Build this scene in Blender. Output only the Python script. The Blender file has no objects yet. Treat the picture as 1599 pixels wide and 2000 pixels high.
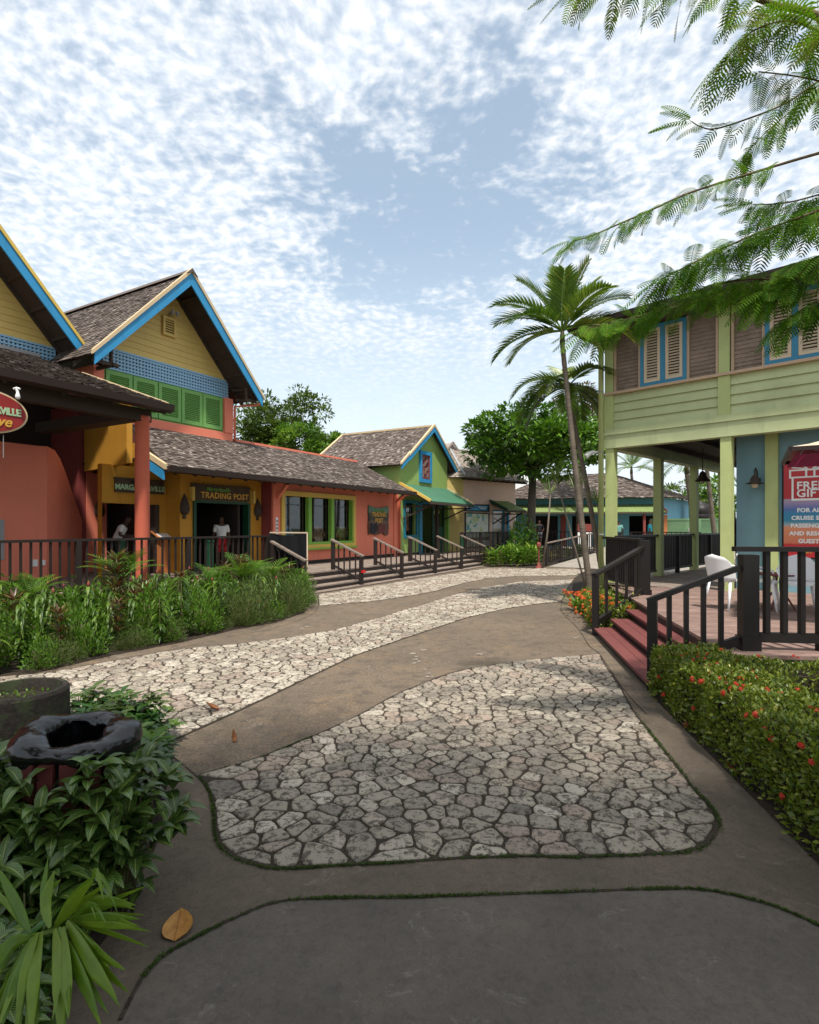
import bpy, math, random
import numpy as np
from mathutils import Vector, Matrix, geometry
random.seed(7); np.random.seed(7)
C = bpy.context.scene.collection
sc = bpy.context.scene
rnd = random.random
def ru(a, b): return a + (b - a) * random.random()
def V(*a): return Vector(a)

# ------------------------------------------------------------ camera, sky, sun, exposure
EYE = 1.8; FP = 1100.0; CXP = 799.5; HOR = 1028.0
cam = bpy.data.objects.new('camera', bpy.data.cameras.new('camera')); C.objects.link(cam)
cam.location = (0, 0, EYE); cam.rotation_euler = (math.radians(90), 0, 0)
cam.data.sensor_width = 36; cam.data.lens = FP / 2000 * 36; cam.data.shift_y = (HOR - 1000) / 2000
cam.data.clip_start = 0.05; cam.data.clip_end = 2000
sc.camera = cam
SUN = V(0.05, -0.42, 0.91).normalized()
sun = bpy.data.objects.new('sun', bpy.data.lights.new('sun', 'SUN')); C.objects.link(sun)
sun.data.energy = 3.0; sun.data.angle = math.radians(2.5); sun.data.color = (1.0, 0.95, 0.87)
sun.rotation_euler = SUN.to_track_quat('Z', 'Y').to_euler(); sun.location = (0, -5, 30)
sc.view_settings.view_transform = 'Standard'; sc.view_settings.look = 'None'
sc.view_settings.exposure = 0.90; sc.view_settings.gamma = 1.0
sc.view_settings.use_curve_mapping = False
sc.cycles.max_bounces = 8; sc.cycles.diffuse_bounces = 6; sc.cycles.transparent_max_bounces = 6

class NT:
    def __init__(s, tree): s.t = tree; s.n = tree.nodes; s.l = tree.links
    def add(s, typ, **kw):
        nd = s.n.new(typ)
        for k, v in kw.items():
            if k == 'ins':
                for i, val in v.items():
                    if isinstance(val, bpy.types.NodeSocket): s.l.new(val, nd.inputs[i])
                    else: nd.inputs[i].default_value = val
            else: setattr(nd, k, v)
        return nd
    def math(s, op, a, b=0.0, c=None, clamp=False):
        i = {0: a, 1: b}
        if c is not None: i[2] = c
        return s.add('ShaderNodeMath', operation=op, use_clamp=clamp, ins=i).outputs[0]
    def mix(s, f, a, b, bt='MIX'):
        n = s.add('ShaderNodeMix', data_type='RGBA', blend_type=bt)
        for k, v in ((0, f), (6, a), (7, b)):
            if isinstance(v, bpy.types.NodeSocket): s.l.new(v, n.inputs[k])
            else: n.inputs[k].default_value = v if k == 0 else (tuple(v) + (1,))[:4]
        return n.outputs[2]
    def noise(s, vec, scale, detail=4, rough=0.55, out=0, dist=0.0):
        n = s.add('ShaderNodeTexNoise', ins={'Scale': scale, 'Detail': detail, 'Roughness': rough, 'Distortion': dist})
        if vec is not None: s.l.new(vec, n.inputs['Vector'])
        return n.outputs[out]
    def ramp(s, f, pts):
        n = s.add('ShaderNodeValToRGB'); s.l.new(f, n.inputs[0]); e = n.color_ramp.elements
        while len(e) < len(pts): e.new(0.5)
        for el, (p, c) in zip(e, pts):
            el.position = p; el.color = (tuple(c) + (1,))[:4] if not isinstance(c, (int, float)) else (c, c, c, 1)
        return n.outputs[0]
    def mapr(s, f, a, b, c=0.0, d=1.0, smooth=True):
        n = s.add('ShaderNodeMapRange', interpolation_type='SMOOTHSTEP' if smooth else 'LINEAR',
                  ins={0: f, 1: a, 2: b, 3: c, 4: d})
        return n.outputs[0]

w = bpy.data.worlds.new('World'); sc.world = w; w.use_nodes = True
T = NT(w.node_tree)
for nd in list(T.n): T.n.remove(nd)
tc = T.add('ShaderNodeTexCoord').outputs['Generated']
sep = T.add('ShaderNodeSeparateXYZ', ins={0: tc})
zc = T.math('ADD', T.math('MAXIMUM', sep.outputs[2], 0.0), 0.15)
px_ = T.math('DIVIDE', sep.outputs[0], zc); py_ = T.math('DIVIDE', sep.outputs[1], zc)
pv = T.add('ShaderNodeCombineXYZ', ins={0: px_, 1: py_, 2: 0.0}).outputs[0]
warp = T.noise(pv, 2.2, 3, 0.5, out=1)
wv = T.add('ShaderNodeVectorMath', operation='MULTIPLY_ADD', ins={0: warp, 1: (0.12, 0.12, 0), 2: pv}).outputs[0]
sky = T.add('ShaderNodeTexSky', sky_type='NISHITA', sun_disc=False, sun_elevation=math.asin(SUN.z),
            sun_rotation=math.atan2(SUN.x, SUN.y), altitude=0, air_density=1.0, dust_density=2.2, ozone_density=1.5).outputs[0]
small = T.noise(wv, 33.0, 4, 0.5)
mid = T.noise(wv, 6.5, 3, 0.5)
big = T.noise(wv, 1.8, 3, 0.5)
hx = T.math('SUBTRACT', px_, 0.06); hy = T.math('MULTIPLY', T.math('SUBTRACT', py_, 1.45), 0.85)
hd = T.math('SQRT', T.math('ADD', T.math('MULTIPLY', hx, hx), T.math('MULTIPLY', hy, hy)))
hole = T.mapr(T.math('ADD', hd, T.math('MULTIPLY', T.math('SUBTRACT', mid, 0.5), 0.5)), 0.10, 0.52, 1.0, 0.0)
cov = T.math('SUBTRACT', T.math('ADD', T.math('MULTIPLY', small, 0.60), T.math('ADD', T.math('MULTIPLY', mid, 0.44), T.math('MULTIPLY', big, 0.20))), T.math('MULTIPLY', hole, 0.33))
far = T.mapr(T.math('SQRT', T.math('ADD', T.math('MULTIPLY', px_, px_), T.math('MULTIPLY', py_, py_))), 1.6, 2.7)
cov2 = T.math('SUBTRACT', cov, T.math('MULTIPLY', far, 0.12))
cl = T.math('MULTIPLY', T.mapr(cov2, 0.33, 0.74), T.math('SUBTRACT', 1.0, T.math('MULTIPLY', far, 0.75)))
haze = T.mapr(sep.outputs[2], 0.0, 0.5, 0.97, 0.26)
sky = T.mix(1.0, sky, (1.0, 1.05, 0.93), 'MULTIPLY')
base = T.mix(haze, sky, (4.6, 5.1, 5.6))
shadec = T.mix(T.mapr(small, 0.35, 0.7), (4.35, 4.75, 5.25), (5.45, 5.5, 5.5))
col = T.mix(T.math('MULTIPLY', cl, 0.9), base, shadec)
bg = T.add('ShaderNodeBackground', ins={0: col, 1: 0.112})
T.add('ShaderNodeOutputWorld', ins={0: bg.outputs[0]})

# ------------------------------------------------------------ helpers
def G(px, py, z=0.0):                       # the point of a level plane seen at a spot of the photograph
    Y = FP * (EYE - z) / (py - HOR); return V((px - CXP) / FP * Y, Y, z)
def at(px, py, Y): return V((px - CXP) / FP * Y, Y, EYE + (HOR - py) / FP * Y)
class Frame:
    def __init__(s, o, d, n): s.o = Vector(o); s.d = Vector(d).normalized(); s.n = Vector(n).normalized()
    def __call__(s, a, b, z): return s.o + s.d * a + s.n * b + V(0, 0, z)
FL = Frame((0, 0, 0), (0.5, 0.8660254, 0), (0.8660254, -0.5, 0))
FR = Frame((0, 0, 0), (-0.70710678, 0.70710678, 0), (-0.70710678, -0.70710678, 0))
WF = Frame((0, 0, 0), (1, 0, 0), (0, 1, 0))
def S_at(fr, px, t):
    u = (px - CXP) / FP; Y0 = fr.o
    # s with x = u*y
    num = u * (Y0.y + fr.n.y * t) - (Y0.x + fr.n.x * t); den = fr.d.x - u * fr.d.y
    return num / den

WORG = {}
class MB:
    def __init__(s): s.v = []; s.f = []; s.m = []; s.a = []; s.uv = []; s.mi = 0; s.val = 0.5; s.smooth = False; s.hasuv = False
    def face(s, idx, uv=None):
        s.f.append(tuple(idx)); s.m.append(s.mi); s.a.append(s.val)
        if uv: s.hasuv = True
        s.uv.append(uv)
    def pts(s, P):
        b = len(s.v); s.v.extend([tuple(p) for p in P]); return b
    def poly(s, P, uv=None):
        b = s.pts(P); s.face(range(b, b + len(P)), uv); return s
    def hexa(s, P):                          # 8 points: bottom ring 0-3, top ring 4-7
        P = [Vector(p) for p in P]
        if (P[1] - P[0]).cross(P[3] - P[0]).dot(P[4] + P[6] - P[0] - P[2]) < 0: P = P[4:] + P[:4]
        b = s.pts(P)
        for q in ((3, 2, 1, 0), (4, 5, 6, 7), (0, 1, 5, 4), (1, 2, 6, 5), (2, 3, 7, 6), (3, 0, 4, 7)):
            s.face([b + i for i in q])
        return s
    def box(s, fr, a0, a1, b0, b1, z0, z1):
        return s.hexa([fr(a0, b0, z0), fr(a1, b0, z0), fr(a1, b1, z0), fr(a0, b1, z0),
                       fr(a0, b0, z1), fr(a1, b0, z1), fr(a1, b1, z1), fr(a0, b1, z1)])
    def ext(s, P, vec):                      # polygon pushed along a vector
        P = [Vector(p) for p in P]; vec = Vector(vec); n = len(P)
        nr = V(0, 0, 0)
        for i in range(n): nr += P[i].cross(P[(i + 1) % n])
        if nr.dot(vec) < 0: P.reverse()
        b = s.pts(P + [p + vec for p in P])
        tri = geometry.tessellate_polygon([P])
        for t in tri:
            if (P[t[1]] - P[t[0]]).cross(P[t[2]] - P[t[0]]).dot(vec) > 0: t = tuple(reversed(t))
            s.face([b + i for i in t]); s.face([b + n + i for i in reversed(t)])
        for i in range(n):
            j = (i + 1) % n; s.face([b + i, b + j, b + n + j, b + n + i])
        return s
    def bar(s, p, q, wd, ht, up=(0, 0, 1)):  # rectangular bar from p to q
        p = Vector(p); q = Vector(q); d = (q - p).normalized(); up = Vector(up)
        if abs(d.dot(up)) > 0.98: up = V(0, 1, 0) if abs(d.y) < 0.9 else V(1, 0, 0)
        sx = d.cross(up).normalized() * wd / 2; sy = sx.cross(d).normalized() * ht / 2
        return s.hexa([p - sx - sy, p + sx - sy, p + sx + sy, p - sx + sy, q - sx - sy, q + sx - sy, q + sx + sy, q - sx + sy])
    def tube(s, P, R, n=8, cap=True):
        P = [Vector(p) for p in P]
        if not isinstance(R, (list, tuple)): R = [R] * len(P)
        rings = []; side = None
        for i, p in enumerate(P):
            d = (P[min(i + 1, len(P) - 1)] - P[max(i - 1, 0)]).normalized()
            if side is None:
                side = d.cross(V(0, 0, 1) if abs(d.z) < 0.9 else V(1, 0, 0)).normalized()
            side = (side - d * side.dot(d)).normalized(); up = d.cross(side)
            rings.append(s.pts([p + (side * math.cos(2 * math.pi * k / n) + up * math.sin(2 * math.pi * k / n)) * R[i] for k in range(n)]))
        for a, b in zip(rings, rings[1:]):
            for k in range(n): s.face([a + k, a + (k + 1) % n, b + (k + 1) % n, b + k])
        if cap:
            s.face([rings[0] + k for k in reversed(range(n))]); s.face([rings[-1] + k for k in range(n)])
        return s
    def lathe(s, c, prof, n=16, axis=None):
        c = Vector(c); rings = []
        for r, z in prof: rings.append(s.pts([c + V(r * math.cos(2 * math.pi * k / n), r * math.sin(2 * math.pi * k / n), z) for k in range(n)]))
        for a, b in zip(rings, rings[1:]):
            for k in range(n): s.face([a + k, a + (k + 1) % n, b + (k + 1) % n, b + k])
        return s
    def leaf(s, p, d, up, L, W, droop=0.3, seg=4, fold=0.15, tip=0.5):
        """a leaf blade of seg segments with a folded midrib; uv runs 0..1 across and along"""
        p = Vector(p); d = Vector(d).normalized(); up = Vector(up)
        sd = d.cross(up)
        if sd.length < 1e-3: sd = d.cross(V(1, 0.3, 0))
        sd.normalize(); nrm = sd.cross(d).normalized()
        rows = []; q = p.copy(); dd = d.copy()
        for i in range(seg + 1):
            t = i / seg
            wd = W / 2 * (math.sin(math.pi * min(1, t ** tip * 0.97 + 0.03)) ** 0.8 if 0 < t < 1 else 0.04)
            b = s.pts([q - sd * wd + nrm * wd * fold * 2, q, q + sd * wd + nrm * wd * fold * 2]); rows.append(b)
            q = q + dd * L / seg; dd = (dd - V(0, 0, droop / seg)).normalized(); nrm = sd.cross(dd).normalized()
        for i in range(seg):
            a, b = rows[i], rows[i + 1]; t0, t1 = i / seg, (i + 1) / seg
            s.face([a, a + 1, b + 1, b], [(0, t0), (.5, t0), (.5, t1), (0, t1)])
            s.face([a + 1, a + 2, b + 2, b + 1], [(.5, t0), (1, t0), (1, t1), (.5, t1)])
    def ribbon(s, P, W, side):
        P = [Vector(p) for p in P]; side = Vector(side).normalized(); rows = []; n = len(P)
        for i, p in enumerate(P):
            wd = W[i] / 2 if isinstance(W, (list, tuple)) else W / 2
            rows.append(s.pts([p - side * wd, p + side * wd]))
        for i in range(n - 1):
            a, b = rows[i], rows[i + 1]; t0, t1 = i / (n - 1), (i + 1) / (n - 1)
            s.face([a, a + 1, b + 1, b], [(0, t0), (1, t0), (1, t1), (0, t1)])
    def build(s, name, mat, parent=None, smooth=None, local=False, loc=None):
        me = bpy.data.meshes.new(name)
        arr = np.array(s.v, dtype=float).reshape(-1, 3)
        if local: org = V(0, 0, 0)
        elif parent is not None: org = WORG[parent.name]
        elif loc is not None: org = Vector(loc)
        else:
            mn = arr.min(0); mx = arr.max(0); org = V((mn[0] + mx[0]) / 2, (mn[1] + mx[1]) / 2, mn[2])
        arr = arr - np.array(org)
        me.from_pydata([tuple(r) for r in arr], [], s.f)
        mats = mat if isinstance(mat, (list, tuple)) else [mat]
        for m in mats: me.materials.append(m)
        if len(mats) > 1: me.polygons.foreach_set('material_index', s.m)
        at_ = me.attributes.new('v', 'FLOAT', 'FACE'); at_.data.foreach_set('value', s.a)
        if s.hasuv:
            ul = me.uv_layers.new(name='UVMap'); k = 0; fl = []
            for f, u in zip(s.f, s.uv):
                for i in range(len(f)): fl.extend(u[i] if u else (0.5, 0.5))
            ul.data.foreach_set('uv', fl)
        if smooth if smooth is not None else s.smooth: me.polygons.foreach_set('use_smooth', [True] * len(s.f))
        me.update()
        o = bpy.data.objects.new(name, me); C.objects.link(o)
        if parent is not None: o.parent = parent
        else: o.location = org
        WORG[o.name] = org
        return o
def tag(o, label, cat, group=None):
    o['label'] = label; o['category'] = cat
    if group: o['group'] = group
    return o
def thing(name, label, cat, loc=(0, 0, 0), rz=0.0, group=None):
    o = bpy.data.objects.new(name, None); C.objects.link(o); o.location = loc; o.rotation_euler = (0, 0, rz)
    o.empty_display_size = 0.2; WORG[o.name] = Vector(loc); return tag(o, label, cat, group)
def kind(o, k): o['kind'] = k; return o
def dup(root, loc, rz=0.0, sc_=1.0, label=None, group=None):
    r = root.copy(); C.objects.link(r); r.location = loc; r.rotation_euler = (0, 0, rz); r.scale = (sc_,) * 3
    if label: r['label'] = label
    if group: r['group'] = group
    for ch in list(root.children):
        c = ch.copy(); C.objects.link(c); c.parent = r
        for g in ch.children:
            d = g.copy(); C.objects.link(d); d.parent = c
    return r

# ------------------------------------------------------------ materials
MATS = {}
def newmat(name):
    m = bpy.data.materials.new(name); m.use_nodes = True; T = NT(m.node_tree)
    for nd in list(T.n): T.n.remove(nd)
    MATS[name] = m; return m, T
def attr(T, name='v'): return T.add('ShaderNodeAttribute', attribute_name=name).outputs['Fac']
def fin(T, col, rough=0.7, bump=None, bstr=0.3, bdist=0.01, spec=0.3, metal=0.0, transl=0.0, alpha=None, trans=0.0):
    ins = {'Base Color': col if isinstance(col, bpy.types.NodeSocket) else (tuple(col) + (1,))[:4], 'Roughness': rough, 'Metallic': metal, 'Specular IOR Level': spec}
    if trans: ins['Transmission Weight'] = trans
    if bump is not None: ins['Normal'] = T.add('ShaderNodeBump', ins={'Height': bump, 'Strength': bstr, 'Distance': bdist}).outputs[0]
    p = T.add('ShaderNodeBsdfPrincipled', ins=ins).outputs[0]
    if transl:
        tr = T.add('ShaderNodeBsdfTranslucent', ins={0: ins['Base Color']}).outputs[0]
        p = T.add('ShaderNodeMixShader', ins={0: transl, 1: p, 2: tr}).outputs[0]
    T.add('ShaderNodeOutputMaterial', ins={0: p})
def geo(T): return T.add('ShaderNodeTexCoord').outputs['Object']
def hx(c, d=None):                            # 0-255 photo-like colour to linear
    return tuple(((x / 255) / 12.92 if x / 255 < 0.04 else ((x / 255 + 0.055) / 1.055) ** 2.4) for x in c)

def paint(name, col, rough=0.6, dirt=0.22, grain=False, scale=1.0, wear=0.0):
    m, T = newmat(name); g = geo(T)
    n1 = T.noise(g, 1.3 * scale, 5, 0.65); n2 = T.noise(g, 22 * scale, 4, 0.6)
    mp = T.add('ShaderNodeMapping', ins={0: g, 3: (3, 3, 0.35)}).outputs[0]
    n3 = T.noise(mp, 2.0, 5, 0.7)
    c = T.mix(T.mapr(n1, 0.35, 0.75, 0, dirt), col, tuple(x * 0.55 for x in col))
    c = T.mix(T.mapr(n3, 0.55, 0.8, 0, dirt * 1.4), c, tuple(x * 0.45 + 0.01 for x in col))
    c = T.mix(T.mapr(n2, 0.6, 0.85, 0, dirt * .8), c, tuple(min(1, x * 1.3 + 0.02) for x in col))
    v = attr(T); c = T.mix(T.math('MULTIPLY', T.math('SUBTRACT', v, 0.5), 0.5, clamp=True), c, tuple(min(1, x * 1.5 + 0.03) for x in col))
    c = T.mix(T.math('MULTIPLY', T.math('SUBTRACT', 0.5, v), 0.5, clamp=True), c, tuple(x * 0.5 for x in col))
    if wear: c = T.mix(T.mapr(T.noise(g, 9, 6, .75), 0.66, 0.72, 0, wear), c, (0.16, 0.13, 0.10))
    fin(T, c, rough, bump=n2, bstr=0.25, bdist=0.004); return m
def wood(name, c1, c2, stretch=(1, 1, 12), rough=0.8, scale=4):
    m, T = newmat(name); g = geo(T)
    mp = T.add('ShaderNodeMapping', ins={0: g, 3: stretch}).outputs[0]
    n = T.noise(mp, scale, 6, 0.7); n2 = T.noise(g, 2.0, 4, 0.6)
    c = T.ramp(n, [(0.3, c1), (0.72, c2)]); v = attr(T)
    c = T.mix(T.math('MULTIPLY', v, 0.55), c, tuple(x * 0.45 for x in c1))
    c = T.mix(T.mapr(n2, .45, .75, 0, .35), c, tuple(min(1, x * 1.25) for x in c2))
    fin(T, c, rough, bump=n, bstr=0.5, bdist=0.004); return m
def foliage(name, ca, cb, rough=0.42, transl=0.3, spec=0.45, veins=None, cc=None):
    m, T = newmat(name); v = attr(T); g = geo(T)
    pts = [(0.0, ca), (1.0, cb)] if cc is None else [(0.0, ca), (0.7, cb), (1.0, cc)]
    c = T.ramp(v, pts)
    n = T.noise(g, 14, 3, .6); c = T.mix(T.mapr(n, .4, .75, 0, .35), c, tuple(x * .5 for x in ca))
    if veins:
        uv = T.add('ShaderNodeTexCoord').outputs['UV']; s = T.add('ShaderNodeSeparateXYZ', ins={0: uv})
        ax = T.math('ABSOLUTE', T.math('SUBTRACT', s.outputs[0], 0.5))
        ph = T.math('SUBTRACT', T.math('MULTIPLY', s.outputs[1], 11.0), T.math('MULTIPLY', ax, 7.0))
        fr = T.math('ABSOLUTE', T.math('SUBTRACT', T.math('FRACT', ph), 0.5))
        vein = T.math('MAXIMUM', T.mapr(fr, 0.03, 0.12, 1, 0), T.mapr(ax, 0.015, 0.05, 1, 0))
        c = T.mix(T.math('MULTIPLY', vein, T.mapr(v, .0, .6, .35, .75)), c, veins)
    fin(T, c, rough, spec=spec, transl=transl); return m

coral = paint('coral_paint', (0.74, 0.215, 0.135), .7, .2)
coral_shade = paint('shaded_coral_paint', (0.24, 0.05, 0.045), .6)  # coral with the shade of the end faces put into its colour
col_red = paint('column_paint', (0.62, 0.145, 0.085), .55)
ochre = paint('ochre_paint', (0.52, 0.25, 0.028), .7, .3)
yellow_b = paint('yellow_board_paint', (0.66, 0.47, 0.15), .55, .2)
blue_tr = paint('blue_trim_paint', (0.035, 0.27, 0.52), .5, .4, wear=.3)
blue_lat = paint('pale_blue_lattice_paint', (0.28, 0.48, 0.66), .55, .15)
cream_tr = paint('cream_trim_paint', (0.62, 0.47, 0.28), .6, .25)
yel_tr = paint('yellow_trim_paint', (0.66, 0.46, 0.10), .6, .25)
green_sh = paint('green_shutter_paint', (0.17, 0.37, 0.10), .5, .15)
green_w = paint('leaf_green_wall_paint', (0.28, 0.41, 0.12), .7, .25)
green_fr = paint('apple_green_frame_paint', (0.20, 0.42, 0.06), .55, .2)
dk_green = paint('dark_green_paint', (0.010, 0.06, 0.028), .5)
awn_green = paint('green_awning_sheet', (0.05, 0.145, 0.085), .6, .25)
awn_lime = paint('lime_awning_sheet', (0.20, 0.26, 0.09), .6, .35)
teal_fr = paint('teal_frame_paint', (0.02, 0.17, 0.24), .5)
pink_w = paint('dusty_pink_wall_paint', (0.66, 0.46, 0.36), .75, .2)
yell_w = paint('soft_yellow_wall_paint', (0.55, 0.42, 0.15), .75, .2)
teal_w = paint('teal_wall_paint', (0.11, 0.30, 0.36), .7, .2)
sky_w = paint('light_blue_wall_paint', (0.17, 0.40, 0.52), .7, .2)
blue_w = paint('powder_blue_wall_paint', (0.20, 0.35, 0.40), .7, .22)
lime = paint('lime_post_paint', (0.47, 0.53, 0.22), .6, .3, wear=.5)
lime_b = paint('pale_lime_board_paint', (0.49, 0.54, 0.29), .6, .38, wear=.75)
cream_b = paint('cream_shutter_paint', (0.62, 0.50, 0.36), .6, .2)
tan_tr = paint('tan_trim_paint', (0.52, 0.37, 0.25), .6, .25)
bluef = paint('blue_window_paint', (0.045, 0.23, 0.38), .5, .2)
black_p = paint('black_rail_paint', (0.014, 0.011, 0.010), .45, .4, wear=.35)
brown_p = paint('dark_brown_rail_paint', (0.026, 0.018, 0.015), .6, .5, wear=.5)
gutter = paint('brown_gutter_paint', (0.035, 0.022, 0.018), .45, .3)
darkwood = paint('dark_rafter_wood', (0.062, 0.043, 0.033), .8, .3)
redwood_p = paint('red_step_paint', (0.155, 0.046, 0.042), .7, .4, wear=.45)
redtrim = paint('brick_red_trim', (0.22, 0.05, 0.04), .6)
binred = paint('dark_red_bin_paint', (0.085, 0.016, 0.014), .6)
white_pl = paint('white_plastic', (0.78, 0.77, 0.76), .35, .08)
steel = paint('grey_metal', (0.30, 0.30, 0.30), .4)
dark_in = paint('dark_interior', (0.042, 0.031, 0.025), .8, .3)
clothblk = paint('black_cloth', (0.006, 0.006, 0.008), .8, .1)
cardb = paint('tan_wood_goods', (0.28, 0.17, 0.09), .7)
fencegr = paint('pale_green_fence_paint', (0.22, 0.38, 0.20), .6, .25)
orange_p = paint('orange_post_paint', (0.42, 0.15, 0.05), .6)
red_g = paint('red_sign_print', (0.55, 0.012, 0.018), .4, .05)
brownsign = wood('weathered_sign_board', (0.055, 0.035, 0.022), (0.12, 0.085, 0.055), (6, 6, 1))
letter_y = paint('gold_letter_paint', (0.60, 0.33, 0.05), .5, .1)
letter_g = paint('green_letter_paint', (0.16, 0.34, 0.06), .5, .1)
letter_w = paint('white_letter_paint', (0.80, 0.80, 0.78), .5, .05)
letter_mg = paint('mint_letter_paint', (0.35, 0.50, 0.30), .5, .1)
deckw = wood('grey_deck_boards', (0.14, 0.105, 0.085), (0.34, 0.27, 0.22), (2, 2, 1))
deckr = wood('faded_rose_deck_boards', (0.13, 0.08, 0.065), (0.36, 0.24, 0.20), (1, 5, 1))
sidewood = wood('bare_wood_siding', (0.16, 0.115, 0.085), (0.36, 0.27, 0.215), (2, 2, 14))
bark = wood('tree_bark', (0.05, 0.04, 0.03), (0.15, 0.12, 0.09), (4, 4, 1), scale=8)
palmbark = wood('palm_bark', (0.10, 0.08, 0.06), (0.27, 0.22, 0.17), (1, 1, 9), scale=5)
branchm = wood('poinciana_bark', (0.09, 0.055, 0.03), (0.22, 0.15, 0.08), (4, 4, 1), scale=10)

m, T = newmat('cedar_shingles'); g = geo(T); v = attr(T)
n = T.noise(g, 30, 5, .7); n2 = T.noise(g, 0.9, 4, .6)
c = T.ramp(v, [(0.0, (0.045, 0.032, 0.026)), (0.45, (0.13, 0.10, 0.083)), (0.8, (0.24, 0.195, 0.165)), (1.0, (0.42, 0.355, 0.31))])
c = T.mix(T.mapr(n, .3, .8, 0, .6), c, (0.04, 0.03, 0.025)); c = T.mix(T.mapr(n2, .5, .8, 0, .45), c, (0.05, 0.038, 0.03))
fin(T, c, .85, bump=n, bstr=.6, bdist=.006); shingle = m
m, T = newmat('pale_shingles'); g = geo(T); v = attr(T); n = T.noise(g, 20, 5, .7)
c = T.ramp(v, [(0.0, (0.20, 0.16, 0.13)), (1.0, (0.52, 0.45, 0.38))]); c = T.mix(T.mapr(n, .3, .8, 0, .45), c, (0.10, 0.08, 0.07))
fin(T, c, .85, bump=n, bstr=.6, bdist=.006); shingle_p = m

def glass(name, tint=(0.03, 0.035, 0.035)):
    m, T = newmat(name)
    gl = T.add('ShaderNodeBsdfGlossy', ins={0: (0.9, 0.9, 0.9, 1), 'Roughness': 0.03}).outputs[0]
    tr = T.add('ShaderNodeBsdfTransparent', ins={0: (0.82, 0.86, 0.85, 1)}).outputs[0]
    fz = T.mapr(T.add('ShaderNodeLayerWeight', ins={0: 0.5}).outputs[1], 0.3, 1.0, 0.015, 0.2)
    T.add('ShaderNodeOutputMaterial', ins={0: T.add('ShaderNodeMixShader', ins={0: T.math('ADD', fz, 0.04), 1: tr, 2: gl}).outputs[0]})
    return m
glassm = glass('window_glass')

# ground materials
m, T = newmat('weathered_concrete'); g = geo(T)
n1 = T.noise(g, 0.55, 6, .65); n2 = T.noise(g, 5, 6, .7); n3 = T.noise(g, 160, 3, .7); n4 = T.noise(g, 1.7, 7, .75, dist=.6)
c = T.ramp(n1, [(0.3, (0.115, 0.088, 0.062)), (0.7, (0.22, 0.165, 0.112))])
c = T.mix(T.mapr(n4, .50, .66, 0, .6), c, (0.27, 0.175, 0.095)); c = T.mix(T.mapr(n2, .48, .64, 0, .75), c, (0.080, 0.064, 0.048))
c = T.mix(T.mapr(T.noise(g, 2.6, 6, .75), .58, .66, 0, .5), c, (0.29, 0.25, 0.20))
mu = T.add('ShaderNodeTexVoronoi', feature='DISTANCE_TO_EDGE', ins={'Scale': 0.55, 'Vector': T.add('ShaderNodeVectorMath', operation='MULTIPLY_ADD', ins={0: T.noise(g, 3, 5, .7, out=1), 1: (.5, .5, 0), 2: g}).outputs[0]}).outputs[0]
c = T.mix(T.mapr(mu, 0.001, 0.004, .35, 0), c, (0.045, 0.036, 0.028))
c = T.mix(T.mapr(T.noise(g, 38, 6, .8), .44, .60, 0, .75), c, (0.065, 0.050, 0.038)); c = T.mix(T.mapr(T.noise(g, 17, 7, .8, dist=1.0), .55, .68, 0, .45), c, (0.33, 0.26, 0.19)); c = T.mix(T.mapr(n3, .35, .75, 0, .5), c, (0.09, 0.07, 0.055)); c = T.mix(T.mapr(n3, .60, .72, 0, .35), c, (0.40, 0.34, 0.27))
fin(T, c, .85, bump=T.math('ADD', T.math('MULTIPLY', n3, .6), n2), bstr=.5, bdist=.004); concrete = m
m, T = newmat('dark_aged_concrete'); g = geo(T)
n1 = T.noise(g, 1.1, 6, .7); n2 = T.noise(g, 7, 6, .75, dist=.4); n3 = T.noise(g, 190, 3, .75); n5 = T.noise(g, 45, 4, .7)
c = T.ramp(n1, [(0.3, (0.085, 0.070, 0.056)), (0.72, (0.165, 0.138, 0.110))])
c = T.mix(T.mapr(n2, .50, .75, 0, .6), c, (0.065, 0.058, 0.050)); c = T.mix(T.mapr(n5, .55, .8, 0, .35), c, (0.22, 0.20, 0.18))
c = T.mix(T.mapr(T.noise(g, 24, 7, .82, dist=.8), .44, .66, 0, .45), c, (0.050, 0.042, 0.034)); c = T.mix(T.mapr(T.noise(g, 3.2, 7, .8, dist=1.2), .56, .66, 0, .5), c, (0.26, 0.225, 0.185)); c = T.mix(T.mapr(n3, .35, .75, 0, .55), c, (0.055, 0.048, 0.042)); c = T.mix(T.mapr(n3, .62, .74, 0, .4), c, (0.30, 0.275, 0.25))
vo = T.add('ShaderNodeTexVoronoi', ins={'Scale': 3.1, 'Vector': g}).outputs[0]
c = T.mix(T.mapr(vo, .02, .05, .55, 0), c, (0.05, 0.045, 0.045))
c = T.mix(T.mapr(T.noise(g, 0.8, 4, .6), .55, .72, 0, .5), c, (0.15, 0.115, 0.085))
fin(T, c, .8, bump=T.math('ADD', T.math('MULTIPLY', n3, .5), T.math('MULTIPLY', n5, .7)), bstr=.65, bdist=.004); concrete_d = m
m, T = newmat('coral_stone'); g = geo(T); v = attr(T)
ofs = T.add('ShaderNodeVectorMath', operation='SCALE', ins={0: g, 3: 1.0}).outputs[0]
w4 = T.add('ShaderNodeTexNoise', noise_dimensions='4D', ins={'Vector': g, 'W': T.math('MULTIPLY', v, 90.0), 'Scale': 22.0, 'Detail': 7.0, 'Roughness': .74, 'Distortion': .8}).outputs[0]
n2 = T.noise(g, 120, 4, .7); n6 = T.noise(g, 1.4, 4, .6)
c = T.ramp(v, [(0.0, (0.19, 0.165, 0.135)), (0.22, (0.26, 0.225, 0.18)), (0.5, (0.34, 0.29, 0.225)), (0.76, (0.52, 0.46, 0.37)), (0.88, (0.30, 0.235, 0.185)), (1.0, (0.36, 0.28, 0.22))])
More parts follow.
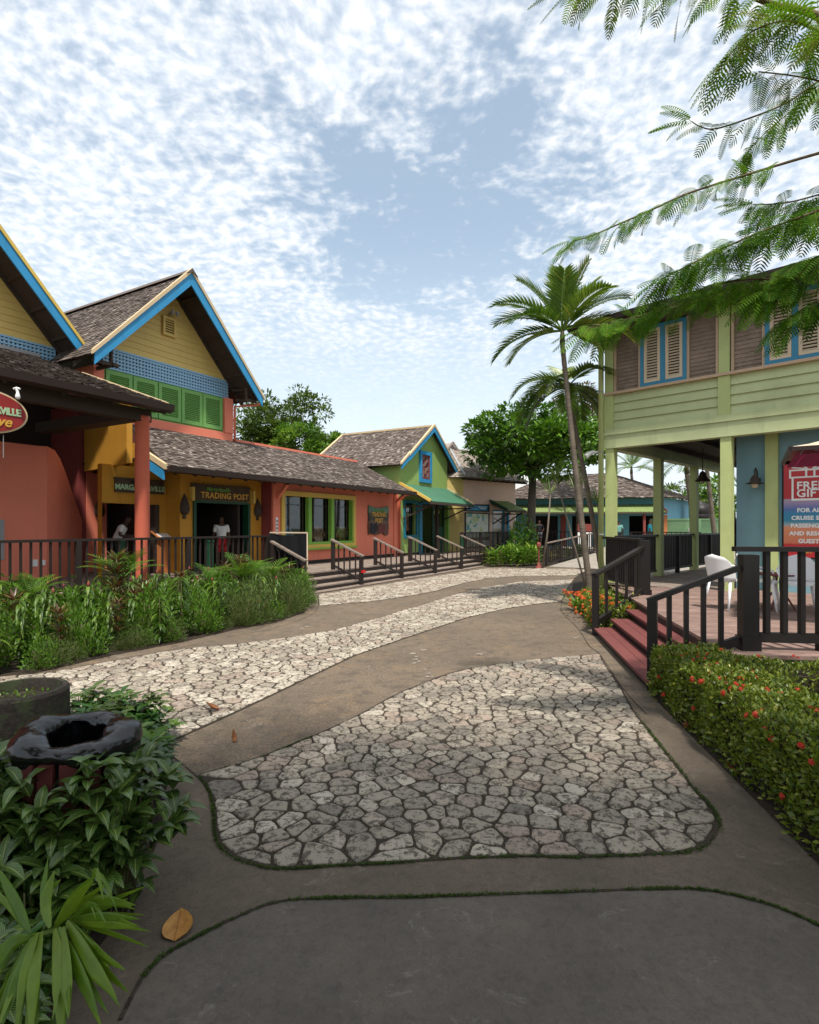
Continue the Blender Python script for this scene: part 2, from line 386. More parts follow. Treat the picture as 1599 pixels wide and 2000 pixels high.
c = T.mix(T.mapr(n6, .35, .7, 0, .25), c, (0.22, 0.18, 0.14))
c = T.mix(T.mapr(w4, .48, .58, 0, .85), c, (0.050, 0.040, 0.030)); c = T.mix(T.mapr(n2, .5, .8, 0, .5), c, (0.12, 0.105, 0.09))
fin(T, c, .8, bump=T.math('ADD', T.math('MULTIPLY', w4, -1.2), T.math('MULTIPLY', n2, .5)), bstr=.75, bdist=.008); stone = m
m, T = newmat('mossy_joint_dirt'); g = geo(T); n = T.noise(g, 60, 4, .7); n2 = T.noise(g, 1.6, 4, .7)
c = T.mix(T.mapr(n, .3, .7), (0.022, 0.016, 0.011), (0.065, 0.050, 0.035)); c = T.mix(T.mapr(n2, .60, .74, 0, .7), c, (0.035, 0.07, 0.012))
fin(T, c, .95, bump=n, bstr=1, bdist=.01); joint = m
m, T = newmat('dark_soil'); g = geo(T); n = T.noise(g, 40, 5, .7)
fin(T, T.mix(n, (0.012, 0.009, 0.006), (0.06, 0.042, 0.028)), .95, bump=n, bstr=1, bdist=.02); soil = m
m, T = newmat('lawn_ground'); g = geo(T); n = T.noise(g, 3, 5, .7)
fin(T, T.mix(n, (0.04, 0.06, 0.015), (0.10, 0.09, 0.05)), .95); lawn = m
m, T = newmat('ramp_concrete'); g = geo(T); n = T.noise(g, 3, 6, .7); n3 = T.noise(g, 60, 3, .7)
fin(T, T.mix(T.mapr(n3, .4, .7, 0, .5), T.ramp(n, [(.3, (.24, .21, .175)), (.7, (.38, .34, .29))]), (.15, .13, .11)), .85, bump=n3, bstr=.4, bdist=.004); rampm = m
moss = foliage('moss_green', (0.025, 0.045, 0.008), (0.06, 0.105, 0.014), .8, .1, .2)

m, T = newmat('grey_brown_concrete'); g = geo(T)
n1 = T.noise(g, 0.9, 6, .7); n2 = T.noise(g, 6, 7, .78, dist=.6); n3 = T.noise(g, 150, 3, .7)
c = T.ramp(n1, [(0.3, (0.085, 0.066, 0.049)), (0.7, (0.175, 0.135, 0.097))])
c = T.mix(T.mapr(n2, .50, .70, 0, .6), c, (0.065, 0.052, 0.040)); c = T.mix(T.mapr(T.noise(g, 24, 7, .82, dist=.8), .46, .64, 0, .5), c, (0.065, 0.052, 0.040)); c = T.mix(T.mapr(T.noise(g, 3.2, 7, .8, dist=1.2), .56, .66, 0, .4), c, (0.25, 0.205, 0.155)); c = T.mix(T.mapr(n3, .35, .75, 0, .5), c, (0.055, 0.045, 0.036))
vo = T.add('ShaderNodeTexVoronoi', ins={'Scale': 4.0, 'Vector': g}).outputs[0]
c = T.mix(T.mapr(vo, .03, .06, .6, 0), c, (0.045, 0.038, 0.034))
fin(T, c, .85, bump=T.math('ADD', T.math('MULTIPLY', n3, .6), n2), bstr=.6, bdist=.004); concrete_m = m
m, T = newmat('rust_dead_leaf'); g = geo(T); n = T.noise(g, 25, 5, .7)
fin(T, T.ramp(n, [(.3, (.10, .035, .015)), (.7, (.30, .12, .045))]), .6, bump=n, bstr=.4, bdist=.003); rustleaf = m
# plant materials
f_sanch = foliage('variegated_leaf', (0.010, 0.042, 0.006), (0.038, 0.115, 0.012), .32, .15, .5, veins=(0.42, 0.46, 0.12))
f_sanch2 = foliage('plain_dark_leaf', (0.012, 0.045, 0.006), (0.045, 0.13, 0.012), .34, .18, .5)
f_fan = foliage('fan_palm_blade', (0.07, 0.16, 0.008), (0.18, 0.27, 0.015), .4, .35, .45)
f_ixora = foliage('hedge_leaf', (0.055, 0.10, 0.008), (0.21, 0.27, 0.022), .35, .35, .5, cc=(0.36, 0.36, 0.06))
f_red = foliage('ixora_petal', (0.55, 0.03, 0.02), (0.75, 0.10, 0.06), .6, .3, .2)
f_orange = foliage('orange_petal', (0.62, 0.10, 0.02), (0.70, 0.20, 0.05), .6, .3, .2)
f_costus = foliage('ginger_leaf', (0.025, 0.065, 0.006), (0.095, 0.18, 0.012), .45, .35, .4, cc=(0.15, 0.24, 0.03))
f_bright = foliage('bright_leaf', (0.06, 0.15, 0.012), (0.15, 0.28, 0.025), .4, .4, .4, cc=(0.28, 0.36, 0.04))
f_croton = foliage('croton_leaf', (0.07, 0.018, 0.012), (0.16, 0.10, 0.03), .35, .3, .5, cc=(0.10, 0.20, 0.03))
f_fine = foliage('fine_grey_green_leaf', (0.05, 0.085, 0.018), (0.15, 0.20, 0.05), .5, .3, .3)
f_palm = foliage('palm_leaflet', (0.035, 0.09, 0.010), (0.14, 0.24, 0.020), .36, .3, .5, cc=(0.27, 0.28, 0.04))
f_alm = foliage('almond_leaf', (0.035, 0.10, 0.008), (0.13, 0.27, 0.018), .38, .25, .5, cc=(0.10, 0.22, 0.03))
f_far = foliage('distant_tree_leaf', (0.045, 0.085, 0.012), (0.12, 0.18, 0.025), .6, .2, .3, cc=(0.09, 0.14, 0.03))
f_poin = foliage('poinciana_leaf', (0.045, 0.13, 0.006), (0.14, 0.29, 0.012), .6, .38, .12, cc=(0.20, 0.21, 0.03))
f_spike = foliage('spiky_leaf', (0.06, 0.13, 0.02), (0.17, 0.22, 0.05), .4, .3, .4)
stemm = foliage('green_stem', (0.05, 0.05, 0.02), (0.10, 0.09, 0.03), .6, .0, .3)
m, T = newmat('dead_leaf'); g = geo(T); n = T.noise(g, 25, 5, .7)
fin(T, T.ramp(n, [(.3, (.30, .12, .025)), (.7, (.55, .28, .07))]), .55, bump=n, bstr=.4, bdist=.003); deadleaf = m
m, T = newmat('bin_bag_plastic'); g = geo(T); mp = T.add('ShaderNodeMapping', ins={0: g, 3: (1, 1, 1)}).outputs[0]
n = T.noise(g, 9, 6, .65, dist=1.5)
n2 = T.noise(g, 38, 4, .6, dist=2.5)
fin(T, (0.0025, 0.0025, 0.003), .19, bump=n, bstr=.18, bdist=.02, spec=.6); bagm = m
m, T = newmat('mossy_planter_concrete'); g = geo(T); n = T.noise(g, 9, 6, .7); n2 = T.noise(g, 40, 4, .7)
fin(T, T.mix(T.mapr(n, .45, .62), T.ramp(n2, [(.3, (.018, .014, .011)), (.7, (.050, .040, .032))]), (.045, .055, .025)), .9, bump=n2, bstr=.8, bdist=.01); potm = m
# ------------------------------------------------------------ ground, paths, cobbles
def sheet(name, P, z, mat, k='structure'):
    P = [V(p[0], p[1], z) for p in P]; b = MB(); i0 = b.pts(P)
    for t in geometry.tessellate_polygon([P]):
        a, bb, c = [P[i] for i in t]
        if (bb - a).cross(c - a).z < 0: t = (t[0], t[2], t[1])
        b.face([i0 + i for i in t])
    return kind(b.build(name, mat, loc=(0, 0, 0)), k)
def smooth_curve(P, n=5, closed=False):
    P = [Vector(p) for p in P]; out = []; N = len(P)
    rng = range(N) if closed else range(N - 1)
    for i in rng:
        p0 = P[(i - 1) % N] if closed or i > 0 else P[i]; p1 = P[i]; p2 = P[(i + 1) % N]
        p3 = P[(i + 2) % N] if closed or i + 2 < N else P[(i + 1) % N]
        for k in range(n):
            t = k / n
            out.append(0.5 * ((2 * p1) + (-p0 + p2) * t + (2 * p0 - 5 * p1 + 4 * p2 - p3) * t * t + (-p0 + 3 * p1 - 3 * p2 + p3) * t ** 3))
    if not closed: out.append(P[-1])
    return out
gp = lambda L_: [G(x, y) for x, y in L_]
R_ = 400
b = MB(); b.poly([V(-R_, -R_, -.03), V(R_, -R_, -.03), V(R_, R_, -.03), V(-R_, R_, -.03)]); kind(b.build('ground', lawn, loc=(0, 0, 0)), 'structure')
b = MB(); b.poly([V(-9, -4, 0), V(9, -4, 0), V(16, 34, 0), V(-9, 34, 0)]); kind(b.build('concrete_path', concrete, loc=(0, 0, 0)), 'structure')

mossline = gp([(235, 1995), (279, 1912), (322, 1868), (392, 1829), (462, 1794), (567, 1760), (812, 1754), (1075, 1745), (1294, 1738), (1381, 1741), (1495, 1767), (1599, 1811), (1720, 1880)])
ml = smooth_curve(mossline, 5)
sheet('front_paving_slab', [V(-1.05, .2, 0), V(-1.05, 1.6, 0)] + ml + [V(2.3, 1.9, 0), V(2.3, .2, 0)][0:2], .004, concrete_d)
# outlines; the first bounds the darker concrete between slab and cobbles
cA = [(388, 1517), (430, 1503), (473, 1492), (543, 1467), (613, 1438), (698, 1399), (768, 1360), (830, 1333), (896, 1310), (1000, 1293), (1088, 1284), (1170, 1278), (1185, 1304), (1211, 1341), (1238, 1390), (1275, 1439), (1320, 1495), (1361, 1548), (1388, 1578), (1405, 1610), (1399, 1634), (1376, 1656), (1331, 1668), (1238, 1673), (1125, 1677), (1012, 1675), (900, 1679), (768, 1688), (651, 1694), (574, 1699), (520, 1697), (465, 1682), (430, 1657), (419, 1628), (415, 1570), (403, 1535)]
outA = gp(cA)
outB = gp([(92, 1316), (220, 1292), (340, 1270), (460, 1259), (560, 1246), (650, 1232), (740, 1207), (812, 1185), (875, 1164.5), (943, 1147.5), (1010, 1137), (1120, 1131.7), (1108, 1150), (1096, 1176), (1055, 1179), (988, 1189), (911, 1207), (830, 1234), (758, 1259), (695, 1281), (608, 1322), (500, 1374), (400, 1420), (332, 1450)]) + [V(-3.2, 4.6, 0), V(-6.2, 4.6, 0), V(-6.2, 6.2, 0)]
outC = gp([(621, 1162), (700, 1150), (800, 1134), (900, 1118), (947, 1111), (1055, 1110.5), (1150, 1113), (1123, 1124), (1010, 1125.5), (952, 1130), (902, 1140), (848, 1155), (785, 1167), (708, 1177), (623, 1183.5)])
def inside(p, P):
    x, y = p; r = False; j = len(P) - 1
    for i in range(len(P)):
        if (P[i][1] > y) != (P[j][1] > y) and x < (P[j][0] - P[i][0]) * (y - P[i][1]) / (P[j][1] - P[i][1]) + P[i][0]: r = not r
        j = i
    return r
def snap(p, P, inset):
    best = None; n = len(P)
    for i in range(n):
        a = Vector(P[i][:2]); c = Vector(P[(i + 1) % n][:2]); d = c - a
        t = max(0, min(1, (p - a).dot(d) / max(1e-9, d.dot(d)))); q = a + d * t; L_ = (p - q).length
        if best is None or L_ < best[0]: best = (L_, q, d.normalized())
    ins = inside(p, P)
    if ins and best[0] >= inset: return p
    d = best[2]; nn = Vector((-d.y, d.x))
    q = best[1] + nn * inset
    if not inside(q, P): q = best[1] - nn * inset
    return q
def cobbles(name, P, dmin, fine=1.0, gap=.010, bias=0.0, rot=0.0, an=1.25):
    P2 = [(p[0], p[1]) for p in P]
    cr, sr = math.cos(rot), math.sin(rot)
    xs = [p[0] for p in P2]; ys = [p[1] for p in P2]
    m_ = .5; x0, x1, y0, y1 = min(xs) - m_, max(xs) + m_, min(ys) - m_, max(ys) + m_
    pts = []; cell = dmin; grid = {}
    tries = int((x1 - x0) * (y1 - y0) / dmin ** 2 * 14)
    for _ in range(tries):
        x = ru(x0, x1); y = ru(y0, y1); gx, gy = int(x / cell), int(y / cell); dm = dmin * random.choice((.72, .8, .95, 1.15)); ok = True
        for i in range(gx - 2, gx + 3):
            for j in range(gy - 2, gy + 3):
                for q in grid.get((i, j), ()):
                    dx, dy = x - q[0], y - q[1]; u_, v_ = dx * cr + dy * sr, (-dx * sr + dy * cr) * an
                    if u_ * u_ + v_ * v_ < dm * dm: ok = False; break
                if not ok: break
            if not ok: break
        if ok: pts.append((x, y)); grid.setdefault((gx, gy), []).append((x, y))
    keep = []; mir = []
    for (x, y) in pts:
        if not inside((x, y), P2): continue
        p = Vector((x, y)); best = None
        for k in range(len(P2)):
            a = Vector(P2[k]); c = Vector(P2[(k + 1) % len(P2)]); d = c - a; t = max(0, min(1, (p - a).dot(d) / max(1e-9, d.dot(d)))); q = a + d * t; L_ = (p - q).length
            if best is None or L_ < best[0]: best = (L_, q)
        if best[0] < dmin * .28: continue
        keep.append((x, y))
        if best[0] < dmin * 1.5: mm = best[1] * 2 - p; mir.append((mm.x, mm.y))
    A = np.array(keep + mir); mb = MB(); cnt = 0
    for i, (x, y) in enumerate(keep):
        d2 = ((A - A[i]) ** 2).sum(1); nb = np.argsort(d2)[1:16]
        poly = [Vector((x + a, y + c)) for a, c in ((-.4, -.4), (.4, -.4), (.4, .4), (-.4, .4))]
        for j in nb:
            o = Vector(A[j]); c0 = Vector((x, y)); nrm = (o - c0); mid_ = (o + c0) / 2; L_ = nrm.length; nrm /= L_
            mid_ = mid_ - nrm * gap * ru(.7, 1.5); new = []
            for k in range(len(poly)):
                a, c = poly[k], poly[(k + 1) % len(poly)]; da, dc = (a - mid_).dot(nrm), (c - mid_).dot(nrm)
                if da <= 0: new.append(a)
                if da * dc < 0: new.append(a + (c - a) * (da / (da - dc)))
            poly = new
            if len(poly) < 3: break
        if len(poly) < 3: continue
        q = [snap(p, P2, .02) for p in poly]
        # drop tiny edges, round the corners unevenly
        q = [p for k, p in enumerate(q) if (p - q[k - 1]).length > .012]
        if len(q) < 3: continue
        for it in range(1 + (fine > .5)):
            r = []
            for k in range(len(q)):
                a, c = q[k], q[(k + 1) % len(q)]; f = ru(.10, .24) if it == 0 else .22
                r += [a + (c - a) * f, a + (c - a) * (1 - f)]
            q = r
        q = [p + Vector((ru(-1, 1), ru(-1, 1))) * .0035 for p in q]
        area = 0.5 * sum(q[k - 1].x * q[k].y - q[k].x * q[k - 1].y for k in range(len(q)))
        if area < 0: q.reverse()
        if abs(area) < .0022: continue
        cen = sum(q, Vector((0, 0))) / len(q)
        mb.val = min(1, max(0, random.gauss(.46 + bias, .17))) if rnd() > .12 else ru(.82, 1.0)
        tx, ty = ru(-.02, .02), ru(-.02, .02); h = ru(.010, .019)
        def ring(ins, z): return mb.pts([V(p.x + (cen.x - p.x) * 0, p.y, 0) + V(*(((cen - p).normalized() * ins)[:]), z + (p.x - cen.x) * tx + (p.y - cen.y) * ty) for p in q])
        n_ = len(q); rs = [ring(0, .0), ring(.001, h * .55), ring(.006, h * .9), ring(.018, h)]
        for a, c in zip(rs, rs[1:]):
            for k in range(n_): mb.face([a + k, a + (k + 1) % n_, c + (k + 1) % n_, c + k])
        ci = mb.pts([V(cen.x, cen.y, h + .001)]);
        for k in range(n_): mb.face([rs[-1] + k, rs[-1] + (k + 1) % n_, ci])
        cnt += 1
    print(name, cnt, 'stones')
    return kind(mb.build('cobbled_paving', stone, loc=(0, 0, 0), smooth=True), 'structure')
sheet('dark_concrete_sheet', gp([(331, 1449), (338, 1478), (389, 1521), (410, 1550)]) + outA[-2:-23:-1] + gp([(1262, 1396), (1283, 1380)]) + [V(2.17, 2.99, 0), V(1.9, 1.2, 0), V(1.9, .15, 0), V(-2.6, .15, 0), V(-2.6, 4.7, 0)], .0025, concrete_m)  # darker grey-brown sheet laid over the path around the near cobbles
for nm, P in (('A', outA), ('B', outB), ('C', outC)): sheet('joint_bed', P, .005, joint)
cobbles('A', outA, .156, 1, .0065, -.06, .05, 1.2)
cobbles('B', outB, .185, 1, .008, .16, .45, 1.3)
cobbles('C', outC, .24, .4, .010, .22, .5, 1.3)

# narrow dark expansion joints
def groove(P, wd=.008, mat=joint, z=.0045, name='expansion_joint'):
    P = smooth_curve(P, 4); mb = MB()
    for i in range(len(P)):
        d = (P[min(i + 1, len(P) - 1)] - P[max(0, i - 1)]).normalized(); s_ = V(-d.y, d.x, 0) * wd / 2 * ru(.7, 1.3)
        mb.pts([P[i] - s_ + V(0, 0, z), P[i] + s_ + V(0, 0, z)])
        if i: mb.face([2 * i - 2, 2 * i, 2 * i + 1, 2 * i - 1])
    return kind(mb.build(name, mat, loc=(0, 0, 0)), 'structure')
groove(ml, .016, z=.008)
groove(gp([(338, 1478), (389, 1521), (410, 1550)]), .012)
groove(outA[:12], .010, z=.007); groove(outB[:12], .010, z=.007); groove(outB[13:24], .010, z=.007)
groove(outC[6:], .012, z=.007)
groove(gp([(60, 1322), (220, 1290), (340, 1268), (460, 1242), (540, 1226), (606, 1203), (622, 1184), (621, 1162)]), .008)
groove(gp([(1096, 1178), (1094, 1190), (1102, 1203), (1128, 1228), (1150, 1262), (1170, 1278), (1215, 1345), (1262, 1396)]), .012)
groove(gp([(1096, 1178), (1098, 1165), (1112, 1150)]), .012)
# moss and tiny weeds growing along the joints
mb = MB()
def tuft(p, s):
    for _ in range(5):
        a = ru(0, 6.28); mb.val = rnd()
        d = V(math.cos(a) * .7, math.sin(a) * .7, ru(.35, 1)).normalized()
        mb.leaf(p + V(ru(-1, 1), ru(-1, 1), 0) * s, d, V(0, 0, 1), ru(.006, .014), ru(.004, .008), .3, 2)
def along(P, dens, wd, z=.006, prob=None):
    for a, c in zip(P, P[1:]):
        L_ = (c - a).length
        gate = .5 + .5 * math.sin(a.x * 3.7 + a.y * 5.3) + .35 * math.sin(a.x * 11 + a.y * 7)
        for _ in range(int(L_ * dens * ru(.6, 1.3) * max(.12, min(1.2, gate + .25)))):
            tuft(a.lerp(c, rnd()) + V(ru(-wd, wd), ru(-wd, wd), z), .004)
along(ml[5:-4], 420, .009)
Aleft = smooth_curve(outA[24:] + outA[:1], 4); along(Aleft, 380, .009)
along(smooth_curve(outA[14:25], 4), 280, .012); along(outA[0:5], 200, .008)
for _ in range(900):
    p = V(ru(-1.3, 1.9), ru(2.9, 4.2), .006)
    if inside(p[:2], [q[:2] for q in outA]) and math.sin(p.x * 5.1) * math.sin(p.y * 6.3 + 1) > .35 and p.y < 3.5: tuft(p, .003)
kind(mb.build('joint_moss', moss, loc=(0, 0, 0)), 'stuff')
# patch of round pebbles set into the concrete
mb = MB()
for x, y in ((805, 1277), (812, 1283), (810, 1288), (818, 1292), (808, 1296), (828, 1308), (836, 1316), (838, 1322), (826, 1270), (936, 1277), (934, 1279), (1120, 1246), (1128, 1245), (600, 1224), (590, 1228)):
    c_ = G(x, y); r = ru(.03, .055); mb.val = ru(.3, .55)
    P = [c_ + V(math.cos(k * .7) * r * ru(.8, 1.1), math.sin(k * .7) * r * ru(.7, 1.1), .006) for k in range(9)]
    mb.poly(P)
kind(mb.build('inlaid_pebbles', stone, loc=(0, 0, 0)), 'structure')
# planting beds
bedL = gp([(40, 1322), (220, 1280), (340, 1258), (460, 1230), (540, 1216), (596, 1196), (606, 1184), (600, 1168)])
bedL += [FL(11.3, -9.65, 0), FL(11.3, -11, 0), FL(3, -11, 0), V(-8, 6.6, 0), V(-6, 6.0, 0)]
sheet('planting_bed', bedL, .007, soil)
bedF = gp([(331, 1449), (338, 1467), (326, 1539), (320, 1586), (317, 1626), (299, 1669), (270, 1719), (248, 1784), (202, 1842), (137, 1928), (119, 2000)]) + [V(-1.08, 1.2, 0), V(-1.2, .2, 0), V(-5, .2, 0), V(-6, 5.0, 0), V(-3.6, 5.0, 0), V(-2.5, 4.85, 0)]
sheet('planting_bed', bedF, .007, soil)
bedR = [V(2.56, 5.98, 0), V(2.17, 2.99, 0), V(1.9, 1.2, 0), V(9, 1.2, 0), V(9, 5.6, 0), V(3.5, 6.0, 0)]
sheet('planting_bed', bedR, .007, soil)
bedI = gp([(1151, 1222), (1131, 1199), (1119, 1181), (1116, 1150), (1118, 1131), (1131, 1122)]) + [V(5.2, 21, 0), V(9.5, 27.6, 0), V(7, 18, 0), V(4.7, 13.4, 0), V(4.4, 10.9, 0), V(3.2, 9.4, 0)]
sheet('planting_bed', bedI, .007, soil)
bedM = [FL(23.9, -9.7, 0)] + gp([(1055, 1111)]) + [V(6.35, 25.7, 0), V(10, 29.6, 0), V(9, 34, 0), FL(34, -10.9, 0), FL(23.9, -10.9, 0)]
sheet('planting_bed', bedM, .007, soil)
# ramp and far plaza
mb = MB(); a0 = V(6.2, 25.2, 0); a1 = V(9.9, 29.6, 0); wv_ = V(5.2, -4.3, 0)
mb.hexa([a0, a0 + wv_ * .8, a1 + wv_, a1, a0 + V(0, 0, .012), a0 + wv_ * .8 + V(0, 0, .012), a1 + wv_ + V(0, 0, .45), a1 + V(0, 0, .45)])
kind(mb.build('ramp', rampm, loc=(0, 0, 0)), 'structure')
mb = MB(); mb.hexa([V(9.9, 29.6, -.02), V(15.1, 25.3, -.02), V(60, 32, -.02), V(9, 60, -.02), V(9.9, 29.6, .45), V(15.1, 25.3, .45), V(60, 32, .45), V(9, 60, .45)])
kind(mb.build('far_plaza', rampm, loc=(0, 0, 0)), 'structure')
# ------------------------------------------------------------ building pieces
def roof_part(name, parent, e0, e1, r1, r0, mat=None, thick=.07, expo=.13, wmin=.08, wmax=.17, under=None, rough=1.0):
    """a pitched roof plane: a slab with courses of split shingles on it"""
    e0, e1, r1, r0 = [Vector(p) for p in (e0, e1, r1, r0)]
    mb = MB(); n = (e1 - e0).cross(r0 - e0).normalized()
    if n.z < 0: n = -n
    mb.mi = 1; mb.val = .3
    mb.hexa([e0 - n * thick, e1 - n * thick, r1 - n * thick, r0 - n * thick, e0, e1, r1, r0])
    mb.mi = 0; Ls = max((r0 - e0).length, (r1 - e1).length); rows = max(2, int(Ls / expo))
    for i in range(rows):
        t0 = i / rows - .012; t1 = min(1.0, (i + 1.7) / rows)
        if i == 0: t0 = -.02
        x = 0.0; A = e0.lerp(r0, max(t0, -.02)); B = e1.lerp(r1, max(t0, -.02)); W = (B - A).length
        A2 = e0.lerp(r0, t1); B2 = e1.lerp(r1, t1)
        if W < .05: continue
        while x < W - .02:
            w_ = ru(wmin, wmax); x2 = min(W, x + w_); g_ = .004
            j = ru(-.14, .14) / rows * rough; u0, u1 = (x + g_) / W, (x2 - g_) / W
            a = A.lerp(B, u0) + (A2 - A) * j * .8; c = A.lerp(B, u1) + (B2 - B) * j * .8
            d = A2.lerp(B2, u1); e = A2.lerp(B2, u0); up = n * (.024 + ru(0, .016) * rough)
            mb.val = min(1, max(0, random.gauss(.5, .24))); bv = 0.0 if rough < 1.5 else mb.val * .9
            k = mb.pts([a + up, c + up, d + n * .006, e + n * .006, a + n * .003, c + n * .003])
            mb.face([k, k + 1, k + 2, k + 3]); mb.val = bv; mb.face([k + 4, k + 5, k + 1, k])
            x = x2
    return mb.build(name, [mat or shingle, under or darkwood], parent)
def part(name, mat, parent, fn, smooth=None):
    mb = MB(); fn(mb); return mb.build(name, mat, parent, smooth=smooth)
def boards(mb, fr, tpl, z0, z1, hgt, t, lim, thick=.025, sgn=1):
    """lapped boards between z0 and z1; lim(z) gives the two ends"""
    z = z0; b0 = mb.val
    while z < z1 - .01:
        zt = min(z1, z + hgt); a0, a1 = lim(z); c0, c1 = lim(zt)
        if a1 - a0 > .05:
            mb.val = b0 + ru(-.13, .13)
            P = [fr(a0, t, z), fr(a1, t, z), fr(a1, t + thick * sgn, z), fr(a0, t + thick * sgn, z),
                 fr(c0, t, zt), fr(c1, t, zt), fr(c1, t + thick * .25 * sgn, zt), fr(c0, t + thick * .25 * sgn, zt)]
            mb.hexa(P)
        z = zt
    mb.val = b0
def louvre(parent, fr, a0, a1, z0, z1, t, mat, name='shutter', border=.07, n=14, sgn=1, dark=None):
    """a louvred panel: frame with tilted slats"""
    mb = MB(); d = .045 * sgn
    mb.box(fr, a0, a1, t, t + d, z0, z0 + border); mb.box(fr, a0, a1, t, t + d, z1 - border, z1)
    mb.box(fr, a0, a0 + border, t, t + d, z0 + border, z1 - border); mb.box(fr, a1 - border, a1, t, t + d, z0 + border, z1 - border)
    h = (z1 - z0 - 2 * border) / n
    for i in range(n):
        z = z0 + border + h * i
        P = []
        for (tt, zz) in ((.038, 0), (.046, .008), (.006, h * .78), (-.002, h * .70)):
            P.append((tt * sgn, z + zz))
        mb.hexa([fr(a0 + border, t + P[0][0], P[0][1]), fr(a1 - border, t + P[0][0], P[0][1]), fr(a1 - border, t + P[3][0], P[3][1]), fr(a0 + border, t + P[3][0], P[3][1]),
                 fr(a0 + border, t + P[1][0], P[1][1]), fr(a1 - border, t + P[1][0], P[1][1]), fr(a1 - border, t + P[2][0], P[2][1]), fr(a0 + border, t + P[2][0], P[2][1])])
    return mb.build(name, mat, parent)
def lattice(parent, fr, a0, a1, z0, z1, t, mat, pitch=.105, sgn=1):
    mb = MB(); bd = .05
    mb.box(fr, a0, a1, t, t + .05 * sgn, z0, z0 + bd); mb.box(fr, a0, a1, t, t + .05 * sgn, z1 - bd, z1)
    k = a0
    while k < a1 - .01: mb.box(fr, k, k + .055, t, t + .025 * sgn, z0 + bd, z1 - bd); k += pitch
    k = z0 + bd + .04
    while k < z1 - bd - .02: mb.box(fr, a0, a1, t + .025 * sgn, t + .04 * sgn, k, k + .05); k += pitch * .95
    return mb.build('lattice', mat, parent)
def text_obj(body, mat, parent, o, xa, za, size, align='CENTER', bold=.0, ext=.006, shear=0.0, spacing=1.0, name='lettering', squash=1.0):
    cu = bpy.data.curves.new('t', 'FONT'); cu.body = body; cu.size = size; cu.align_x = align; cu.align_y = 'CENTER'
    cu.extrude = ext; cu.offset = bold; cu.shear = shear; cu.space_character = spacing; cu.resolution_u = 3
    tmp = bpy.data.objects.new('t', cu); C.objects.link(tmp)
    bpy.context.view_layer.update(); dg = bpy.context.evaluated_depsgraph_get()
    me = bpy.data.meshes.new_from_object(tmp.evaluated_get(dg)); bpy.data.objects.remove(tmp)
    xa = Vector(xa).normalized(); za = Vector(za).normalized(); ya = xa.cross(za) * -1; nn = xa.cross(za)
    M = Matrix((( xa.x * squash, za.x, nn.x, o[0]), (xa.y * squash, za.y, nn.y, o[1]), (xa.z * squash, za.z, nn.z, o[2]), (0, 0, 0, 1)))
    org = WORG[parent.name] if parent is not None else Vector(o)
    me.transform(Matrix.Translation(-org) @ M)
    me.materials.clear(); me.materials.append(mat); me.name = name
    a_ = me.attributes.new('v', 'FLOAT', 'FACE'); a_.data.foreach_set('value', [.5] * len(me.polygons))
    ob = bpy.data.objects.new(name, me); C.objects.link(ob)
    if parent is not None: ob.parent = parent
    WORG[ob.name] = org
    return ob
def frame_rect(mb, fr, a0, a1, z0, z1, t0, t1, w_, wb=None):
    wb = w_ if wb is None else wb
    mb.box(fr, a0, a1, t0, t1, z1 - w_, z1); mb.box(fr, a0, a1, t0, t1, z0, z0 + wb)
    mb.box(fr, a0, a0 + w_, t0, t1, z0 + wb, z1 - w_); mb.box(fr, a1 - w_, a1, t0, t1, z0 + wb, z1 - w_)
DZ = .45                                        # height of the long timber deck
def wall_holes(mb, fr, a0, a1, z0, z1, t0, t1, holes):
    """a wall between a0..a1 with rectangular openings (a,b,z0,z1), sorted"""
    x = a0
    for (p, q, c, d) in holes:
        if p > x: mb.box(fr, x, p, t0, t1, z0, z1)
        if c > z0: mb.box(fr, p, q, t0, t1, z0, c)
        if d < z1: mb.box(fr, p, q, t0, t1, d, z1)
        x = q
    if a1 > x: mb.box(fr, x, a1, t0, t1, z0, z1)

